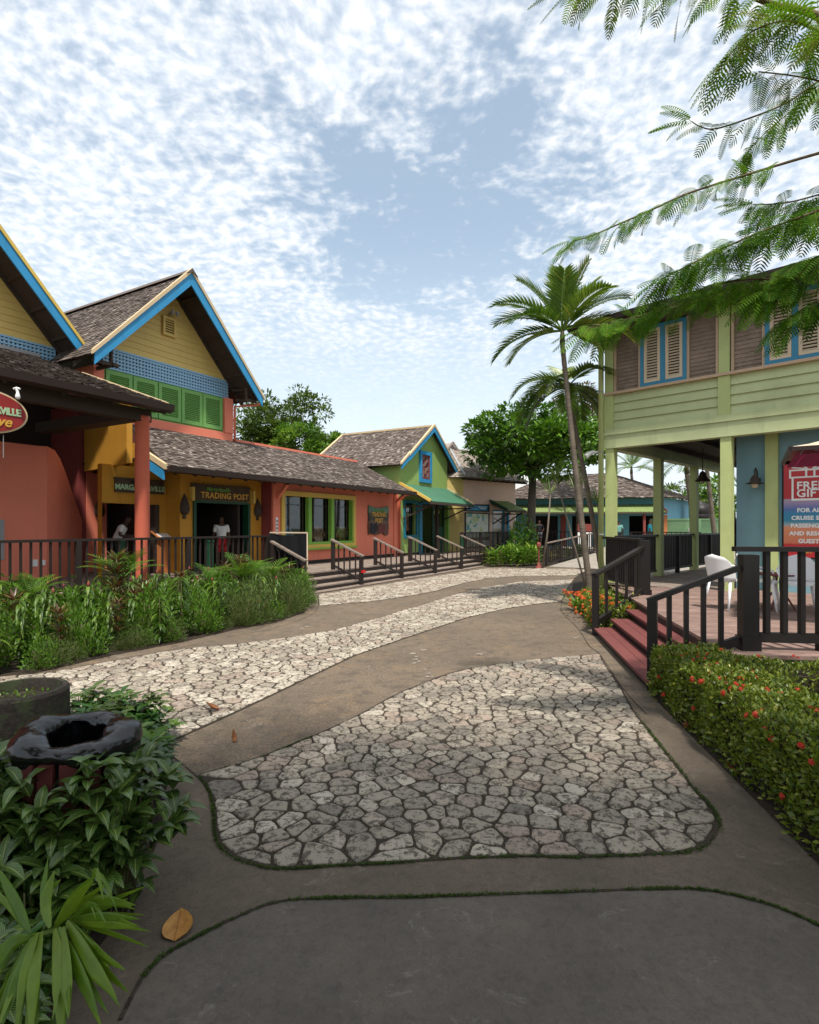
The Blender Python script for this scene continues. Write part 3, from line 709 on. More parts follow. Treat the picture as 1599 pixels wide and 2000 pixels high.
# ------------------------------------------------------------ restaurant with two steep gables (left)
B1 = thing('restaurant_building', 'coral and yellow restaurant with two steep shingled gables edged in bright blue', 'building', FL(9, -16, 0))
def gable(parent, sc_, hw, zE, zP, tw, over, back, wall_s0, wall_s1, lat, vent=False, rev=1.0):
    """gable facing the plaza: centre sc_, half width hw (to the rake ends), eave/peak heights"""
    sl = (zP - zE) / hw; tf = tw + over
    for sg in (-1, 1):
        e = sc_ + sg * hw
        eo = sc_ + sg * (hw + .0)
        a = (FL(eo, tf - .04, zE), FL(eo, back, zE), FL(sc_, back, zP), FL(sc_, tf - .04, zP))
        roof_part('roof', parent, *a, thick=.08)
        # blue barge board with the cream trim above it
        n_ = V(0, 0, 1); dz = .34
        part('barge_board', blue_tr, parent, lambda mb: mb.ext([FL(eo, tf, zE - dz + .02), FL(eo, tf, zE + .0), FL(sc_, tf, zP + .0), FL(sc_, tf, zP - dz - .04)], FL.n * .045))
        part('roof_trim', cream_tr if sc_ > 9 else yel_tr, parent, lambda mb: mb.ext([FL(eo + sg * .06, tf - .03, zE - .06), FL(eo + sg * .06, tf - .03, zE + .055), FL(sc_, tf - .03, zP + .135), FL(sc_, tf - .03, zP - .001)], FL.n * .105))
        # rafters seen under the overhang
        mb = MB()
        for k in range(6):
            f = (k + .6) / 6.4; s_ = e + (sc_ - e) * f; z_ = zE + (zP - zE) * f - .13
            mb.bar(FL(s_, tw - .02, z_), FL(s_, tf - .01, z_), .07, .09)
        mb.ext([FL(e, tw + .02, zE - .25), FL(e, tw + .02, zE - .09), FL(sc_, tw + .02, zP - .09), FL(sc_, tw + .02, zP - .25)], FL.n * .06)
        mb.build('rafters', darkwood, parent)
    lim = lambda z: (max(wall_s0, sc_ - (zP - .1 - z) / sl), min(wall_s1, sc_ + (zP - .1 - z) / sl))
    mb = MB(); boards(mb, FL, None, lat[1], zP - .12, .185, tw, lim); mb.build('board_siding', yellow_b, parent)
    part('gable_backing', dark_in, parent, lambda mb: mb.ext([FL(wall_s0, tw - .1, lat[0] - .1), FL(wall_s1, tw - .1, lat[0] - .1), FL(wall_s1, tw - .1, lat[1]), FL(sc_, tw - .1, zP - .2), FL(wall_s0, tw - .1, lat[1])], -FL.n * .1))
    lattice(parent, FL, wall_s0, wall_s1, lat[0], lat[1], tw, blue_lat)
gable(B1, 11.50, 2.98, 6.30, 9.50, -15.3, 1.0, -24, 9.35, 13.85, (6.24, 6.85))
gable(B1, 5.40, 3.60, 6.75, 10.75, -16.6, 1.0, -25, 2.0, 8.75, (6.30, 6.82))
# vent in the gable
vt = part('gable_vent', yellow_b, B1, lambda mb: (frame_rect(mb, FL, 11.22, 11.68, 7.72, 8.30, -15.27, -15.19, .07)))
part('vent_back', dark_in, B1, lambda mb: mb.box(FL, 11.28, 11.62, -15.27, -15.25, 7.78, 8.24))
louvre(B1, FL, 11.27, 11.63, 7.77, 8.25, -15.255, yellow_b, 'vent_slats', .015, 6)
part('ridge_cap', shingle, B1, lambda mb: (mb.ext([FL(11.3, -14.2, 9.42), FL(11.5, -14.2, 9.62), FL(11.7, -14.2, 9.42), FL(11.5, -14.2, 9.50)], -FL.n * 9.7)))
# small flood lamp above the vent, green shutters, coral bands and posts
lf = part('flood_lamp', steel, B1, lambda mb: (mb.box(FL, 11.48, 11.54, -15.27, -15.08, 8.42, 8.47), mb.lathe(FL(11.42, -15.03, 8.36), [(0, 0), (.06, .01), (.045, .12), (0, .13)], 8), mb.lathe(FL(11.60, -15.03, 8.36), [(0, 0), (.06, .01), (.045, .12), (0, .13)], 8)))
for i in range(5):
    a = 9.42 + i * .835
    louvre(B1, FL, a, a + .80, 5.10, 6.20, -15.28, green_sh, 'shutter', .11, 15)
part('shutter_frame', green_sh, B1, lambda mb: (mb.box(FL, 9.36, 13.62, -15.33, -15.281, 5.04, 6.24)))
part('coral_band', coral, B1, lambda mb: (mb.box(FL, 9.3, 14.0, -15.42, -15.21, 4.70, 5.04), mb.box(FL, 13.62, 13.99, -15.44, -15.18, 5.04, 6.24)))
part('side_wall', coral, B1, lambda mb: mb.box(FL, 13.80, 13.99, -24, -15.445, 4.6, 6.6))
part('side_wall', coral, B1, lambda mb: mb.box(FL, 9.05, 9.34, -16.5, -15.2, 5.5, 6.24))
part('bracket_frame', darkwood, B1, lambda mb: (mb.bar(FL(13.95, -15.0, 6.18), FL(14.4, -14.5, 6.18), .07, .07), mb.bar(FL(13.9, -14.5, 6.15), FL(14.4, -14.5, 6.15), .07, .09), mb.bar(FL(13.95, -14.5, 6.55), FL(13.95, -14.5, 6.15), .07, .07), mb.bar(FL(13.95, -14.5, 6.55), FL(14.3, -14.5, 6.2), .05, .05), mb.bar(FL(13.95, -15.2, 6.55), FL(14.35, -14.4, 6.55), .06, .06), mb.bar(FL(8.6, -14.5, 6.15), FL(9.3, -14.5, 6.15), .07, .09), mb.bar(FL(9.1, -14.5, 6.6), FL(9.1, -14.5, 6.15), .07, .07), mb.bar(FL(9.15, -15.2, 6.15), FL(9.15, -14.4, 6.15), .08, .09)))
part('rain_pipe', coral, B1, lambda mb: (mb.tube([FL(14.08, -15.2, 4.8), FL(14.08, -15.2, 6.0), FL(14.35, -14.8, 6.06), FL(14.6, -14.5, 6.1)], .045, 8)), smooth=True)
# rear gable end seen past the corner
part('rear_barge_board', blue_tr, B1, lambda mb: mb.ext([FL(15.7, -18.6, 4.95), FL(15.7, -18.6, 5.25), FL(14.1, -18.6, 6.95), FL(14.1, -18.6, 6.60)], FL.n * .05))
part('rear_roof_trim', yel_tr, B1, lambda mb: mb.ext([FL(15.76, -18.55, 5.22), FL(15.78, -18.55, 5.33), FL(14.1, -18.55, 7.08), FL(14.1, -18.55, 6.96)], FL.n * .1))
roof_part('roof', B1, FL(15.7, -18.6, 5.25), FL(15.7, -23, 5.25), FL(14.0, -23, 7.0), FL(14.0, -18.6, 7.0))
part('rear_wall', dark_in, B1, lambda mb: mb.box(FL, 14.0, 15.3, -22, -19.2, 4.0, 5.6))
# porch roof over the entrance, its beam, ceiling, gutter and column
roof_part('porch_roof', B1, FL(-3, -11.0, 4.52), FL(8.22, -11.0, 4.52), FL(8.22, -16.55, 6.42), FL(-3, -16.55, 6.42), rough=2.2)
part('porch_flashing', steel, B1, lambda mb: mb.ext([FL(-3, -16.5, 6.42), FL(8.3, -16.5, 6.42), FL(8.3, -16.5, 6.52), FL(-3, -16.5, 6.52)], FL.n * .06))
part('porch_roof_trim', cream_tr, B1, lambda mb: mb.ext([FL(8.20, -11.0, 4.42), FL(8.20, -11.0, 4.58), FL(8.20, -14.3, 5.71), FL(8.20, -14.3, 5.55)], FL.d * .06))
part('gutter', gutter, B1, lambda mb: mb.ext([FL(-3, -10.98, 4.50), FL(-3, -10.84, 4.52), FL(-3, -10.86, 4.38), FL(-3, -11.0, 4.34)], FL.d * 11.3))
part('porch_beam', darkwood, B1, lambda mb: (mb.box(FL, -3, 8.1, -11.62, -11.38, 4.14, 4.42), mb.box(FL, 7.7, 8.1, -15.5, -11.63, 4.2, 4.45), [mb.bar(FL(k, -16.4, 6.22), FL(k, -11.05, 4.36), .06, .10) for k in (-2, -1, 0, 1, 2, 3, 4, 5, 6, 7, 8.0)]))
part('porch_fascia', darkwood, B1, lambda mb: mb.ext([FL(8.1, -11.0, 4.30), FL(8.1, -11.0, 4.44), FL(8.1, -13.6, 5.30), FL(8.1, -13.6, 5.12)], FL.d * .09))
colm = part('column', col_red, B1, lambda mb: mb.lathe(FL(7.95, -11.5, DZ), [(.16, 0), (.158, .6), (.150, 3.7), (.17, 3.72), (.17, 3.82), (0, 3.82)], 24), smooth=True)
part('column', col_red, B1, lambda mb: mb.lathe(FL(1.9, -11.5, DZ), [(.16, 0), (.158, .6), (.150, 3.7), (0, 3.72)], 24), smooth=True)
# yellow side panel, coral pier with its end in shade-darkened coral, coral stair wall
def vwall(mb, p, q, z0, z1, th):
    p = V(p[0], p[1], 0); q = V(q[0], q[1], 0); d = (q - p).normalized(); n = V(-d.y, d.x, 0) * th
    mb.hexa([p + V(0, 0, z0), q + V(0, 0, z0), q + n + V(0, 0, z0), p + n + V(0, 0, z0), p + V(0, 0, z1), q + V(0, 0, z1), q + n + V(0, 0, z1), p + n + V(0, 0, z1)])
part('side_panel', ochre, B1, lambda mb: vwall(mb, FL(8.95, -13.35, 0), FL(9.75, -16.6, 0), 3.42, 5.0, .14))
part('coral_pier', coral, B1, lambda mb: (mb.box(FL, 9.72, 10.35, -17.5, -16.7, DZ, 3.46)))
part('pier_end', coral_shade, B1, lambda mb: mb.box(FL, 9.50, 9.72, -19.5, -16.72, DZ, 5.4))
wc = V(-8.67, 13.5, 0); we = V(-9.78, 17.0, 0)
def stairwall(mb):
    d = (we - wc).normalized(); n = V(-d.y, d.x, 0) * .22
    prof = [(0, DZ), (3.67, DZ), (3.67, 1.3), (3.35, 1.95), (2.4, 2.62), (1.6, 3.22), (1.05, 3.55), (.6, 3.70), (0, 3.72)]
    mb.ext([wc + d * a + V(0, 0, z) for a, z in prof], n)
part('stair_wall', coral, B1, stairwall)
part('stair_wall', coral, B1, lambda mb: mb.box(FL, -3, 7.33, -14.45, -14.22, DZ, 3.70))
part('wall_base', brown_p, B1, lambda mb: mb.box(FL, -3, 7.35, -14.22, -14.19, DZ, DZ + .12))
part('power_socket', white_pl, B1, lambda mb: (mb.box(FL, 7.0, 7.10, -14.22, -14.17, .86, 1.02), mb.box(FL, 7.2, 7.27, -14.22, -14.17, .88, 1.0)))
part('notice_panel', steel, B1, lambda mb: mb.box(FL, 5.9, 6.40, -14.22, -14.17, 1.05, 1.95))
# dark hall behind the porch
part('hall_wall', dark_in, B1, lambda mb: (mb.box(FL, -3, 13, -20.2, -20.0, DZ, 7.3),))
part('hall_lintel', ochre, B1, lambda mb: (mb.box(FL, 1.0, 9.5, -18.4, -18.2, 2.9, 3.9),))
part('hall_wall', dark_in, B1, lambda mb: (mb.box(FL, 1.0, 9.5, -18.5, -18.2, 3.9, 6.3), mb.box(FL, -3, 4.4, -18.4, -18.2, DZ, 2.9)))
# recessed entrance wall with its wide doorway
tE = -14.35; ol = S_at(FL, 352, -13.75); eL, eR = S_at(FL, 200, tE), ol - .002
part('entrance_wall', ochre, B1, lambda mb: wall_holes(mb, FL, eL, eR, DZ, 3.45, tE - .2, tE, [(eL + .001, S_at(FL, 306, tE), DZ, 2.42)]))
part('entrance_wall', ochre, B1, lambda mb: mb.box(FL, S_at(FL, 262, tE), eR, tE - .2, tE, 3.451, 4.1))
part('door_frame', darkwood, B1, lambda mb: (mb.box(FL, S_at(FL, 303, tE), S_at(FL, 311, tE), tE - .25, tE + .02, DZ, 2.42)))
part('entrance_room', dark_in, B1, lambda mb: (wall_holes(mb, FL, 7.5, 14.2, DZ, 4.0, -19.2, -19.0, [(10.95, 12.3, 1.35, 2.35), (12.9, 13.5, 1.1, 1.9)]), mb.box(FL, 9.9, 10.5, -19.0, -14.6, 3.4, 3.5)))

# ------------------------------------------------------------ long shop wing
B2 = thing('shop_building', 'long coral shop wing with ochre doorway bay and grey shingled roof', 'building', FL(17, -14, 0))
roof_part('roof', B2, FL(9.15, -12.3, 3.30), FL(21.62, -12.3, 3.30), FL(21.62, -15.3, 4.80), FL(10.1, -15.3, 4.80))
roof_part('roof', B2, FL(14.3, -18.4, 3.2), FL(21.62, -18.4, 3.2), FL(21.62, -15.3, 4.80), FL(14.3, -15.3, 4.80))
part('ridge_trim', coral, B2, lambda mb: mb.box(FL, 14.02, 21.62, -15.36, -15.26, 4.80, 4.88))
part('gutter', gutter, B2, lambda mb: mb.ext([FL(9.15, -12.30, 3.30), FL(9.15, -12.14, 3.32), FL(9.15, -12.16, 3.17), FL(9.15, -12.28, 3.15)], FL.d * 12.5))
part('barge_board', blue_tr, B2, lambda mb: mb.ext([FL(9.12, -12.3, 2.96), FL(9.12, -12.3, 3.20), FL(9.12, -13.3, 3.70), FL(9.12, -13.3, 3.46)], -FL.d * .05))
part('roof_trim', cream_tr, B2, lambda mb: mb.ext([FL(9.16, -12.25, 3.22), FL(9.16, -12.25, 3.36), FL(9.16, -13.3, 3.88), FL(9.16, -13.3, 3.74)], -FL.d * .10))
part('rafter_ends', darkwood, B2, lambda mb: [mb.bar(FL(9.5 + k * .6, -12.34, 3.16), FL(9.5 + k * .6, -13.4, 3.69), .06, .10) for k in range(20)])
s_c = S_at(FL, 532, -13.3)
WIN = (14.32, 18.63, 1.01, 3.02)
part('wall', coral, B2, lambda mb: (wall_holes(mb, FL, s_c, 22.1, DZ, 3.72, -13.5, -13.3, [(WIN[0] + .1, WIN[1] - .1, WIN[2] + .1, WIN[3] - .1)]), mb.box(FL, s_c, s_c + .15, -15.6, -13.51, DZ, 3.7)))
part('shaded_reveal', coral_shade, B2, lambda mb: mb.box(FL, s_c - .03, s_c - .001, -15.6, -13.32, DZ, 3.6))  # thin dark skin: shade painted on the coral wall's end face
part('corner_pilaster', coral, B2, lambda mb: (mb.box(FL, s_c, s_c + .32, -13.299, -13.24, DZ, 3.62), mb.bar(FL(s_c + .2, -13.25, 2.75), FL(s_c + .2, -12.75, 3.28), .12, .12), mb.bar(FL(s_c + .2, -13.2, 3.30), FL(s_c + .2, -12.5, 3.30), .12, .12)))
part('corner_pilaster', coral, B2, lambda mb: (mb.box(FL, 21.62, 21.9, -13.299, -13.25, DZ, 3.55), mb.bar(FL(21.76, -13.25, 2.9), FL(21.76, -12.8, 3.25), .1, .1)))
part('wall_base', brown_p, B2, lambda mb: (mb.box(FL, s_c, 22.1, -13.299, -13.27, DZ, DZ + .12)))
part('rain_pipe', col_red, B2, lambda mb: mb.tube([FL(22.02, -13.2, DZ), FL(22.02, -13.2, 2.95), FL(22.02, -12.9, 3.2), FL(21.9, -12.3, 3.26)], .045, 8), smooth=True)
wn = part('window', yel_tr, B2, lambda mb: frame_rect(mb, FL, WIN[0], WIN[1], WIN[2], WIN[3], -13.36, -13.22, .17, .13))
a0, a1 = WIN[0] + .17, WIN[1] - .17; tw3 = (a1 - a0) / 3
part('mullion', green_fr, wn, lambda mb: ([mb.box(FL, a0 + tw3 * k - .09, a0 + tw3 * k + .09, -13.40, -13.24, WIN[2] + .13, WIN[3] - .17) for k in (1, 2)], mb.box(FL, a0, a1, -13.42, -13.245, WIN[2] + .13, WIN[2] + .22), mb.box(FL, a1 - .06, a1, -13.42, -13.245, WIN[2] + .22, WIN[3] - .17)))
part('glazing_bars', darkwood, wn, lambda mb: ([mb.box(FL, a0 + tw3 * k + o_, a0 + tw3 * k + o_ + .02, -13.43, -13.40, WIN[2] + .22, WIN[3] - .17) for k in range(3) for o_ in (.38, 1.1)], [mb.box(FL, a0, a1, -13.43, -13.402, z_, z_ + .02) for z_ in (1.55, 2.55)]))
part('pane', glassm, wn, lambda mb: mb.box(FL, a0, a1, -13.45, -13.44, WIN[2] + .13, WIN[3] - .17))
part('sill', green_fr, wn, lambda mb: mb.box(FL, WIN[0] - .04, WIN[1] + .04, -13.299, -13.17, WIN[2] - .06, WIN[2] - .001))
# ochre doorway bay
dl, dr = S_at(FL, 378, -13.75), S_at(FL, 487, -13.75)
part('doorway_wall', ochre, B2, lambda mb: wall_holes(mb, FL, ol, s_c - .04, DZ, 3.95, -13.95, -13.75, [(dl + .06, dr - .06, DZ, 2.52)]))
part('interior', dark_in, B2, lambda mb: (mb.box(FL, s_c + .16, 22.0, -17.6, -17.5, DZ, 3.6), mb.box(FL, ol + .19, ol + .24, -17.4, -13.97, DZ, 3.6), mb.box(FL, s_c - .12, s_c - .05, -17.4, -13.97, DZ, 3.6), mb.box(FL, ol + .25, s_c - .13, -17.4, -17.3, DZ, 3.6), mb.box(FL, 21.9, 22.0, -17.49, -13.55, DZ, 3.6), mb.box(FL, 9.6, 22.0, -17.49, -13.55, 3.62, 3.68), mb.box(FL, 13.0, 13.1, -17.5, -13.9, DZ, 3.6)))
part('doorway_wall', ochre, B2, lambda mb: mb.box(FL, ol, ol + .18, -15.62, -13.951, DZ, 3.9))
part('wall_base', brown_p, B2, lambda mb: (mb.box(FL, ol, dl, -13.749, -13.73, DZ, DZ + .1), mb.box(FL, dr, s_c - .05, -13.749, -13.73, DZ, DZ + .1)))
part('door_frame', dk_green, B2, lambda mb: (mb.box(FL, dl - .02, dl + .08, -13.97, -13.70, DZ, 2.55), mb.box(FL, dr - .08, dr + .02, -13.97, -13.70, DZ, 2.55), mb.box(FL, dl + .08, dr - .08, -13.97, -13.70, 2.50, 2.58)))
for q_ in (dl - .14, dr + .06): part('yellow_block', yel_tr, B2, lambda mb: mb.box(FL, q_, q_ + .08, -13.749, -13.6, 2.55, 2.95))
part('house_number_plate', white_pl, B2, lambda mb: mb.box(FL, s_c + .1, s_c + .2, -13.239, -13.22, 1.45, 2.1))
part('plate_marks', black_p, B2, lambda mb: [mb.box(FL, s_c + .125, s_c + .175, -13.219, -13.212, z_, z_ + .07) for z_ in (1.58, 1.70, 1.82, 1.94)])

# things seen in the shop: shelves, shirts
def shelf(s0, t0, w_, h_, lab):
    r = thing('shop_shelf', lab, 'shelf', FL(s0, t0, DZ))
    part('rack', darkwood, r, lambda mb: (frame_rect(mb, FL, s0, s0 + w_, DZ, DZ + h_, t0, t0 + .3, .05), [mb.box(FL, s0 + .05, s0 + w_ - .05, t0, t0 + .3, DZ + h_ * k, DZ + h_ * k + .03) for k in (.25, .5, .75)]))
    for i, mt in enumerate((cardb, teal_fr, letter_y, redtrim)):
        part('boxed_goods', mt, r, lambda mb: [mb.box(FL, s0 + .1 + w_ * .8 * k / 5, s0 + .1 + w_ * .8 * k / 5 + .12, t0 + .05, t0 + .28, DZ + h_ * (.25 * i) + .04, DZ + h_ * (.25 * i) + .04 + ru(.12, .3)) for k in range(5)])
    return r
shelf(14.4, -16.9, 1.3, 2.0, 'dark rack of goods behind the left pane of the shop window')
shelf(16.0, -16.9, 1.2, 2.1, 'dark rack of goods behind the middle pane of the shop window')
shelf(17.4, -16.9, 1.2, 1.9, 'dark rack of goods behind the right pane of the shop window')
shelf(14.3, -17.3, 1.0, 2.0, 'goods rack at the back of the dark doorway under the shop name board')
mpat = []
for nm, ca, cb_ in (('blue_print_cloth', (.05, .12, .30), (.35, .50, .65)), ('dark_orange_print_cloth', (.03, .05, .10), (.55, .20, .06)), ('rasta_print_cloth', (.10, .40, .12), (.62, .30, .05))):
    m, T = newmat(nm); g = geo(T); fin(T, T.ramp(T.noise(g, 16, 2, .5), [(.42, ca), (.55, cb_)]), .8); mpat.append(m)
for k, (s_, t_, m_, lab) in enumerate(((14.95, -14.0, mpat[0], 'blue patterned shirt on a stand in the left pane'), (16.75, -14.0, mpat[1], 'dark shirt with orange print on a stand in the middle pane'), (18.25, -14.0, mpat[2], 'green and orange shirt on a stand in the right pane'))):
    r = thing('shirt_display', lab, 'shirt', FL(s_, t_ + .28, DZ))
    t_ = t_ + .28; c0 = FL(s_, t_, DZ)
    part('stand', steel, r, lambda mb: (mb.tube([c0, c0 + V(0, 0, .9)], .02, 6), mb.lathe(c0, [(.18, 0), (.17, .02), (.02, .04)], 12)))
    def torso(mb):
        P = [c0 + FL.d * x + V(0, 0, z) for x, z in ((-.20, .62), (.20, .62), (.21, .95), (.23, 1.08), (.36, .92), (.42, 1.0), (.27, 1.27), (.09, 1.35), (0, 1.30), (-.09, 1.35), (-.27, 1.27), (-.42, 1.0), (-.36, .92), (-.23, 1.08), (-.21, .95))]
        mb.ext([p - FL.n * .09 for p in P], FL.n * .18)
    part('shirt', m_, r, torso)
pf = part('picture_frame', steel, None, lambda mb: frame_rect(mb, FL, 14.75, 15.35, 2.1, 2.72, -14.2, -14.16, .04)); tag(pf, 'pale metal picture frame hanging behind the left shop pane', 'frame')

# ------------------------------------------------------------ green gabled shop
B3 = thing('green_gable_shop', 'leaf green shop with blue edged gable and green sheet awning', 'building', FL(24.5, -14, 0))
gz0, gzp, g0, gp_, g1 = 4.62, 6.80, 21.95, 25.05, 28.05; gt = -13.08
rsl = S_at(FL, 662, -13.3)
def backt(px, s, z=None):
    u = (px - CXP) / FP; return (s * (FL.d.x - u * FL.d.y)) / (u * FL.n.y - FL.n.x)
tb_ = backt(662, gp_); 
roof_part('roof', B3, FL(g0 - .1, gt - .02, gz0), FL(g0 - .1, tb_ + .3, gz0), FL(gp_, tb_ + .3, gzp), FL(gp_, gt - .02, gzp))
roof_part('roof', B3, FL(g1, gt - .02, gz0), FL(g1, tb_ + .3, gz0), FL(gp_, tb_ + .3, gzp), FL(gp_, gt - .02, gzp))
for sg, e in ((-1, g0), (1, g1)):
    part('barge_board', blue_tr, B3, lambda mb: mb.ext([FL(e, gt, gz0 - .22), FL(e, gt, gz0 + .02), FL(gp_, gt, gzp + .02), FL(gp_, gt, gzp - .26)], FL.n * .05))
    part('roof_trim', cream_tr, B3, lambda mb: mb.ext([FL(e + sg * .05, gt - .03, gz0 - .01), FL(e + sg * .05, gt - .03, gz0 + .09), FL(gp_, gt - .03, gzp + .13), FL(gp_, gt - .03, gzp + .001)], FL.n * .10))
part('ridge_trim', cream_tr, B3, lambda mb: mb.hexa([FL(gp_ - .07, tb_ + .3, gzp), FL(gp_ + .07, tb_ + .3, gzp), FL(gp_ + .07, gt - .05, gzp), FL(gp_ - .07, gt - .05, gzp), FL(gp_ - .07, tb_ + .3, gzp + .09), FL(gp_ + .07, tb_ + .3, gzp + .09), FL(gp_ + .07, gt - .05, gzp + .09), FL(gp_ - .07, gt - .05, gzp + .09)]))
part('roof_trim', cream_tr, B3, lambda mb: mb.hexa([FL(g0 - .1, tb_ + .22, gz0), FL(g0 - .1, tb_ + .34, gz0), FL(gp_, tb_ + .34, gzp), FL(gp_, tb_ + .22, gzp), FL(g0 - .1, tb_ + .22, gz0 + .08), FL(g0 - .1, tb_ + .34, gz0 + .08), FL(gp_, tb_ + .34, gzp + .08), FL(gp_, tb_ + .22, gzp + .08)]))
slo = (gzp - gz0) / (gp_ - g0)
wl, wr = 22.12, 27.0
def gw(mb):
    zr = lambda s: gzp - .1 - abs(s - gp_) * slo
    wall_holes(mb, FL, wl, wr, DZ, 4.30, -13.5, -13.3, [(22.6, 23.6, 1.33, 2.94), (24.0, 26.9, DZ, 2.90)])
    mb.ext([FL(wl, -13.5, 4.30), FL(wr, -13.5, 4.30), FL(wr, -13.5, zr(wr)), FL(gp_, -13.5, gzp - .1), FL(wl, -13.5, zr(wl))], FL.n * .2)
    mb.box(FL, wl, wl + .2, tb_ + .6, -13.501, 3.0, 4.62); mb.box(FL, wr - .2, wr, tb_ + .6, -13.501, DZ, 5.2)
part('wall', green_w, B3, gw)
part('rafters', darkwood, B3, lambda mb: ([mb.bar(FL(gp_ + (g1 - gp_) * f, -13.28, gzp - .12 - (gzp - gz0) * f), FL(gp_ + (g1 - gp_) * f, -13.1, gzp - .12 - (gzp - gz0) * f), .06, .09) for f in (.2, .35, .5, .65, .8, .95)], mb.ext([FL(wr + .02, -13.25, 4.9), FL(wr + .02, -13.25, 5.25), FL(g1, -13.25, 4.55), FL(g1, -13.25, 4.35)], -FL.n * 6)))
w3 = part('window', blue_tr, B3, lambda mb: frame_rect(mb, FL, 23.90, 25.10, 3.95, 5.50, -13.299, -13.20, .18))
part('inner_frame', redtrim, w3, lambda mb: frame_rect(mb, FL, 24.10, 24.90, 4.15, 5.30, -13.295, -13.23, .08))
m, T = newmat('stained_glass'); g = geo(T); fin(T, T.ramp(T.noise(g, 5, 3, .6), [(.35, (.03, .02, .03)), (.48, (.22, .04, .05)), (.58, (.30, .28, .20)), (.68, (.05, .05, .12))]), .15, spec=.8); stained = m
part('pane', stained, w3, lambda mb: mb.box(FL, 24.12, 24.88, -13.299, -13.26, 4.17, 5.28))
w4 = part('window', teal_fr, B3, lambda mb: frame_rect(mb, FL, 22.5, 23.7, 1.25, 3.02, -13.299, -13.22, .13))
part('pane', glassm, w4, lambda mb: mb.box(FL, 22.62, 23.58, -13.42, -13.41, 1.34, 2.93))
part('interior', dark_in, B3, lambda mb: (mb.box(FL, 22.4, 23.85, -14.9, -14.8, DZ, 3.1), mb.box(FL, 23.9, 27.0, -16.8, -16.7, DZ, 3.1), mb.box(FL, 22.4, 26.7, -16.7, -13.55, 3.1, 3.2), mb.box(FL, 23.86, 23.95, -16.7, -13.55, DZ, 3.1)))
dr3 = part('door', dk_green, B3, lambda mb: (mb.box(FL, 25.55, 26.9, -13.48, -13.42, DZ, 1.6), frame_rect(mb, FL, 25.55, 26.9, 1.6, 2.9, -13.48, -13.42, .16)))
part('pane', glassm, dr3, lambda mb: mb.box(FL, 25.7, 26.75, -13.46, -13.45, 1.7, 2.8))
part('door_frame', bluef, B3, lambda mb: (mb.box(FL, 23.85, 24.12, -13.52, -13.22, DZ, 2.95), mb.box(FL, 24.12, 26.9, -13.52, -13.22, 2.90, 3.02)))
part('door_post', green_fr, B3, lambda mb: mb.box(FL, 26.9, 27.05, -13.299, -13.2, DZ, 3.0))
part('wall_base', brown_p, B3, lambda mb: mb.box(FL, wl, 23.84, -13.299, -13.27, DZ, DZ + .1))
part('canopy_post', darkwood, B3, lambda mb: mb.box(FL, 25.40, 25.54, -13.2, -13.06, DZ, 3.0))
# its awning
aL, aR = 22.2, 27.0; zt_, zb_ = 3.78, 2.92; tt_, tf_ = -13.3, -11.75
def awning(parent, fr, a0, a1, t0, t1, z0, z1, mat, trimL=None, n=26, sgn=1):
    def fn(mb):
        for k in range(n):
            s0, s1 = a0 + (a1 - a0) * k / n, a0 + (a1 - a0) * (k + 1) / n; sm = (s0 + s1) / 2
            mb.val = .5 + ru(-.06, .06)
            up = V(0, 0, .018)
            for p, q, h0, h1 in ((s0, sm, 0, 1), (sm, s1, 1, 0)):
                mb.poly([fr(p, t1, z0) + up * h0, fr(q, t1, z0) + up * h1, fr(q, t0, z1) + up * h1, fr(p, t0, z1) + up * h0])
        mb.val = .2
        mb.hexa([fr(a0, t1, z0 - .05), fr(a1, t1, z0 - .05), fr(a1, t0, z1 - .05), fr(a0, t0, z1 - .05), fr(a0, t1, z0 - .012), fr(a1, t1, z0 - .012), fr(a1, t0, z1 - .012), fr(a0, t0, z1 - .012)])
    aw = part('awning', mat, parent, fn)
    dd = (fr(0, t1, z0) - fr(0, t0, z1))
    part('awning_frame', darkwood, aw, lambda mb: ([mb.bar(fr(s, t0, z1 - .1), fr(s, t1, z0 - .1), .05, .08) for s in (a0 + .05, (a0 + a1) / 2, a1 - .05)], mb.bar(fr(a0, t1, z0 - .08), fr(a1, t1, z0 - .08), .06, .1),
        [(mb.bar(fr(s, t0, z0 - .75), fr(s, t1 * .93 + t0 * .07, z0 - .14), .06, .06), mb.bar(fr(s, t0, z0 - .2), fr(s, t1, z0 - .2), .06, .06)) for s in (a0 + .3, a1 - .3)]))
    for s, mt in trimL or ():
        part('awning_trim', mt, aw, lambda mb: mb.bar(fr(s, t0, z1 + .02), fr(s, t1, z0 + .02), .07, .12))
    return aw
awning(B3, FL, aL, aR, tt_, tf_, zb_, zt_, awn_green, [(aL, yel_tr), (aR, cream_tr)])

# ------------------------------------------------------------ dusty pink shop with hipped roof
pc = V((904 - CXP) / FP * 30.5, 30.5, 0); FP_ = Frame(pc, (.766, .643, 0), (.643, -.766, 0))
B4 = thing('pink_shop', 'dusty pink and yellow shop with hipped shingle roof and small green canopy', 'building', pc)
part('wall', pink_w, B4, lambda mb: wall_holes(mb, FP_, 0, 4.35, .0, 4.5, -.2, 0, [(2.35, 3.45, .45, 2.75)]))
part('side_wall', yell_w, B4, lambda mb: vwall(mb, pc + V(-.001, 0, 0), FL(27.02, -13.4, 0), 0, 4.5, -.2))
part('end_wall', pink_w, B4, lambda mb: mb.box(FP_, 4.15, 4.349, -5, -.201, 0, 4.5))
ez = 4.45
c1, c2, c3 = FP_(-.35, .45, ez), FP_(5.0, .45, ez), FP_(5.0, -5, ez); r1, r2 = FP_(1.3, -2.5, 6.45), FP_(2.9, -2.5, 6.45)
c0 = FP_(-2.8, -3.5, ez)
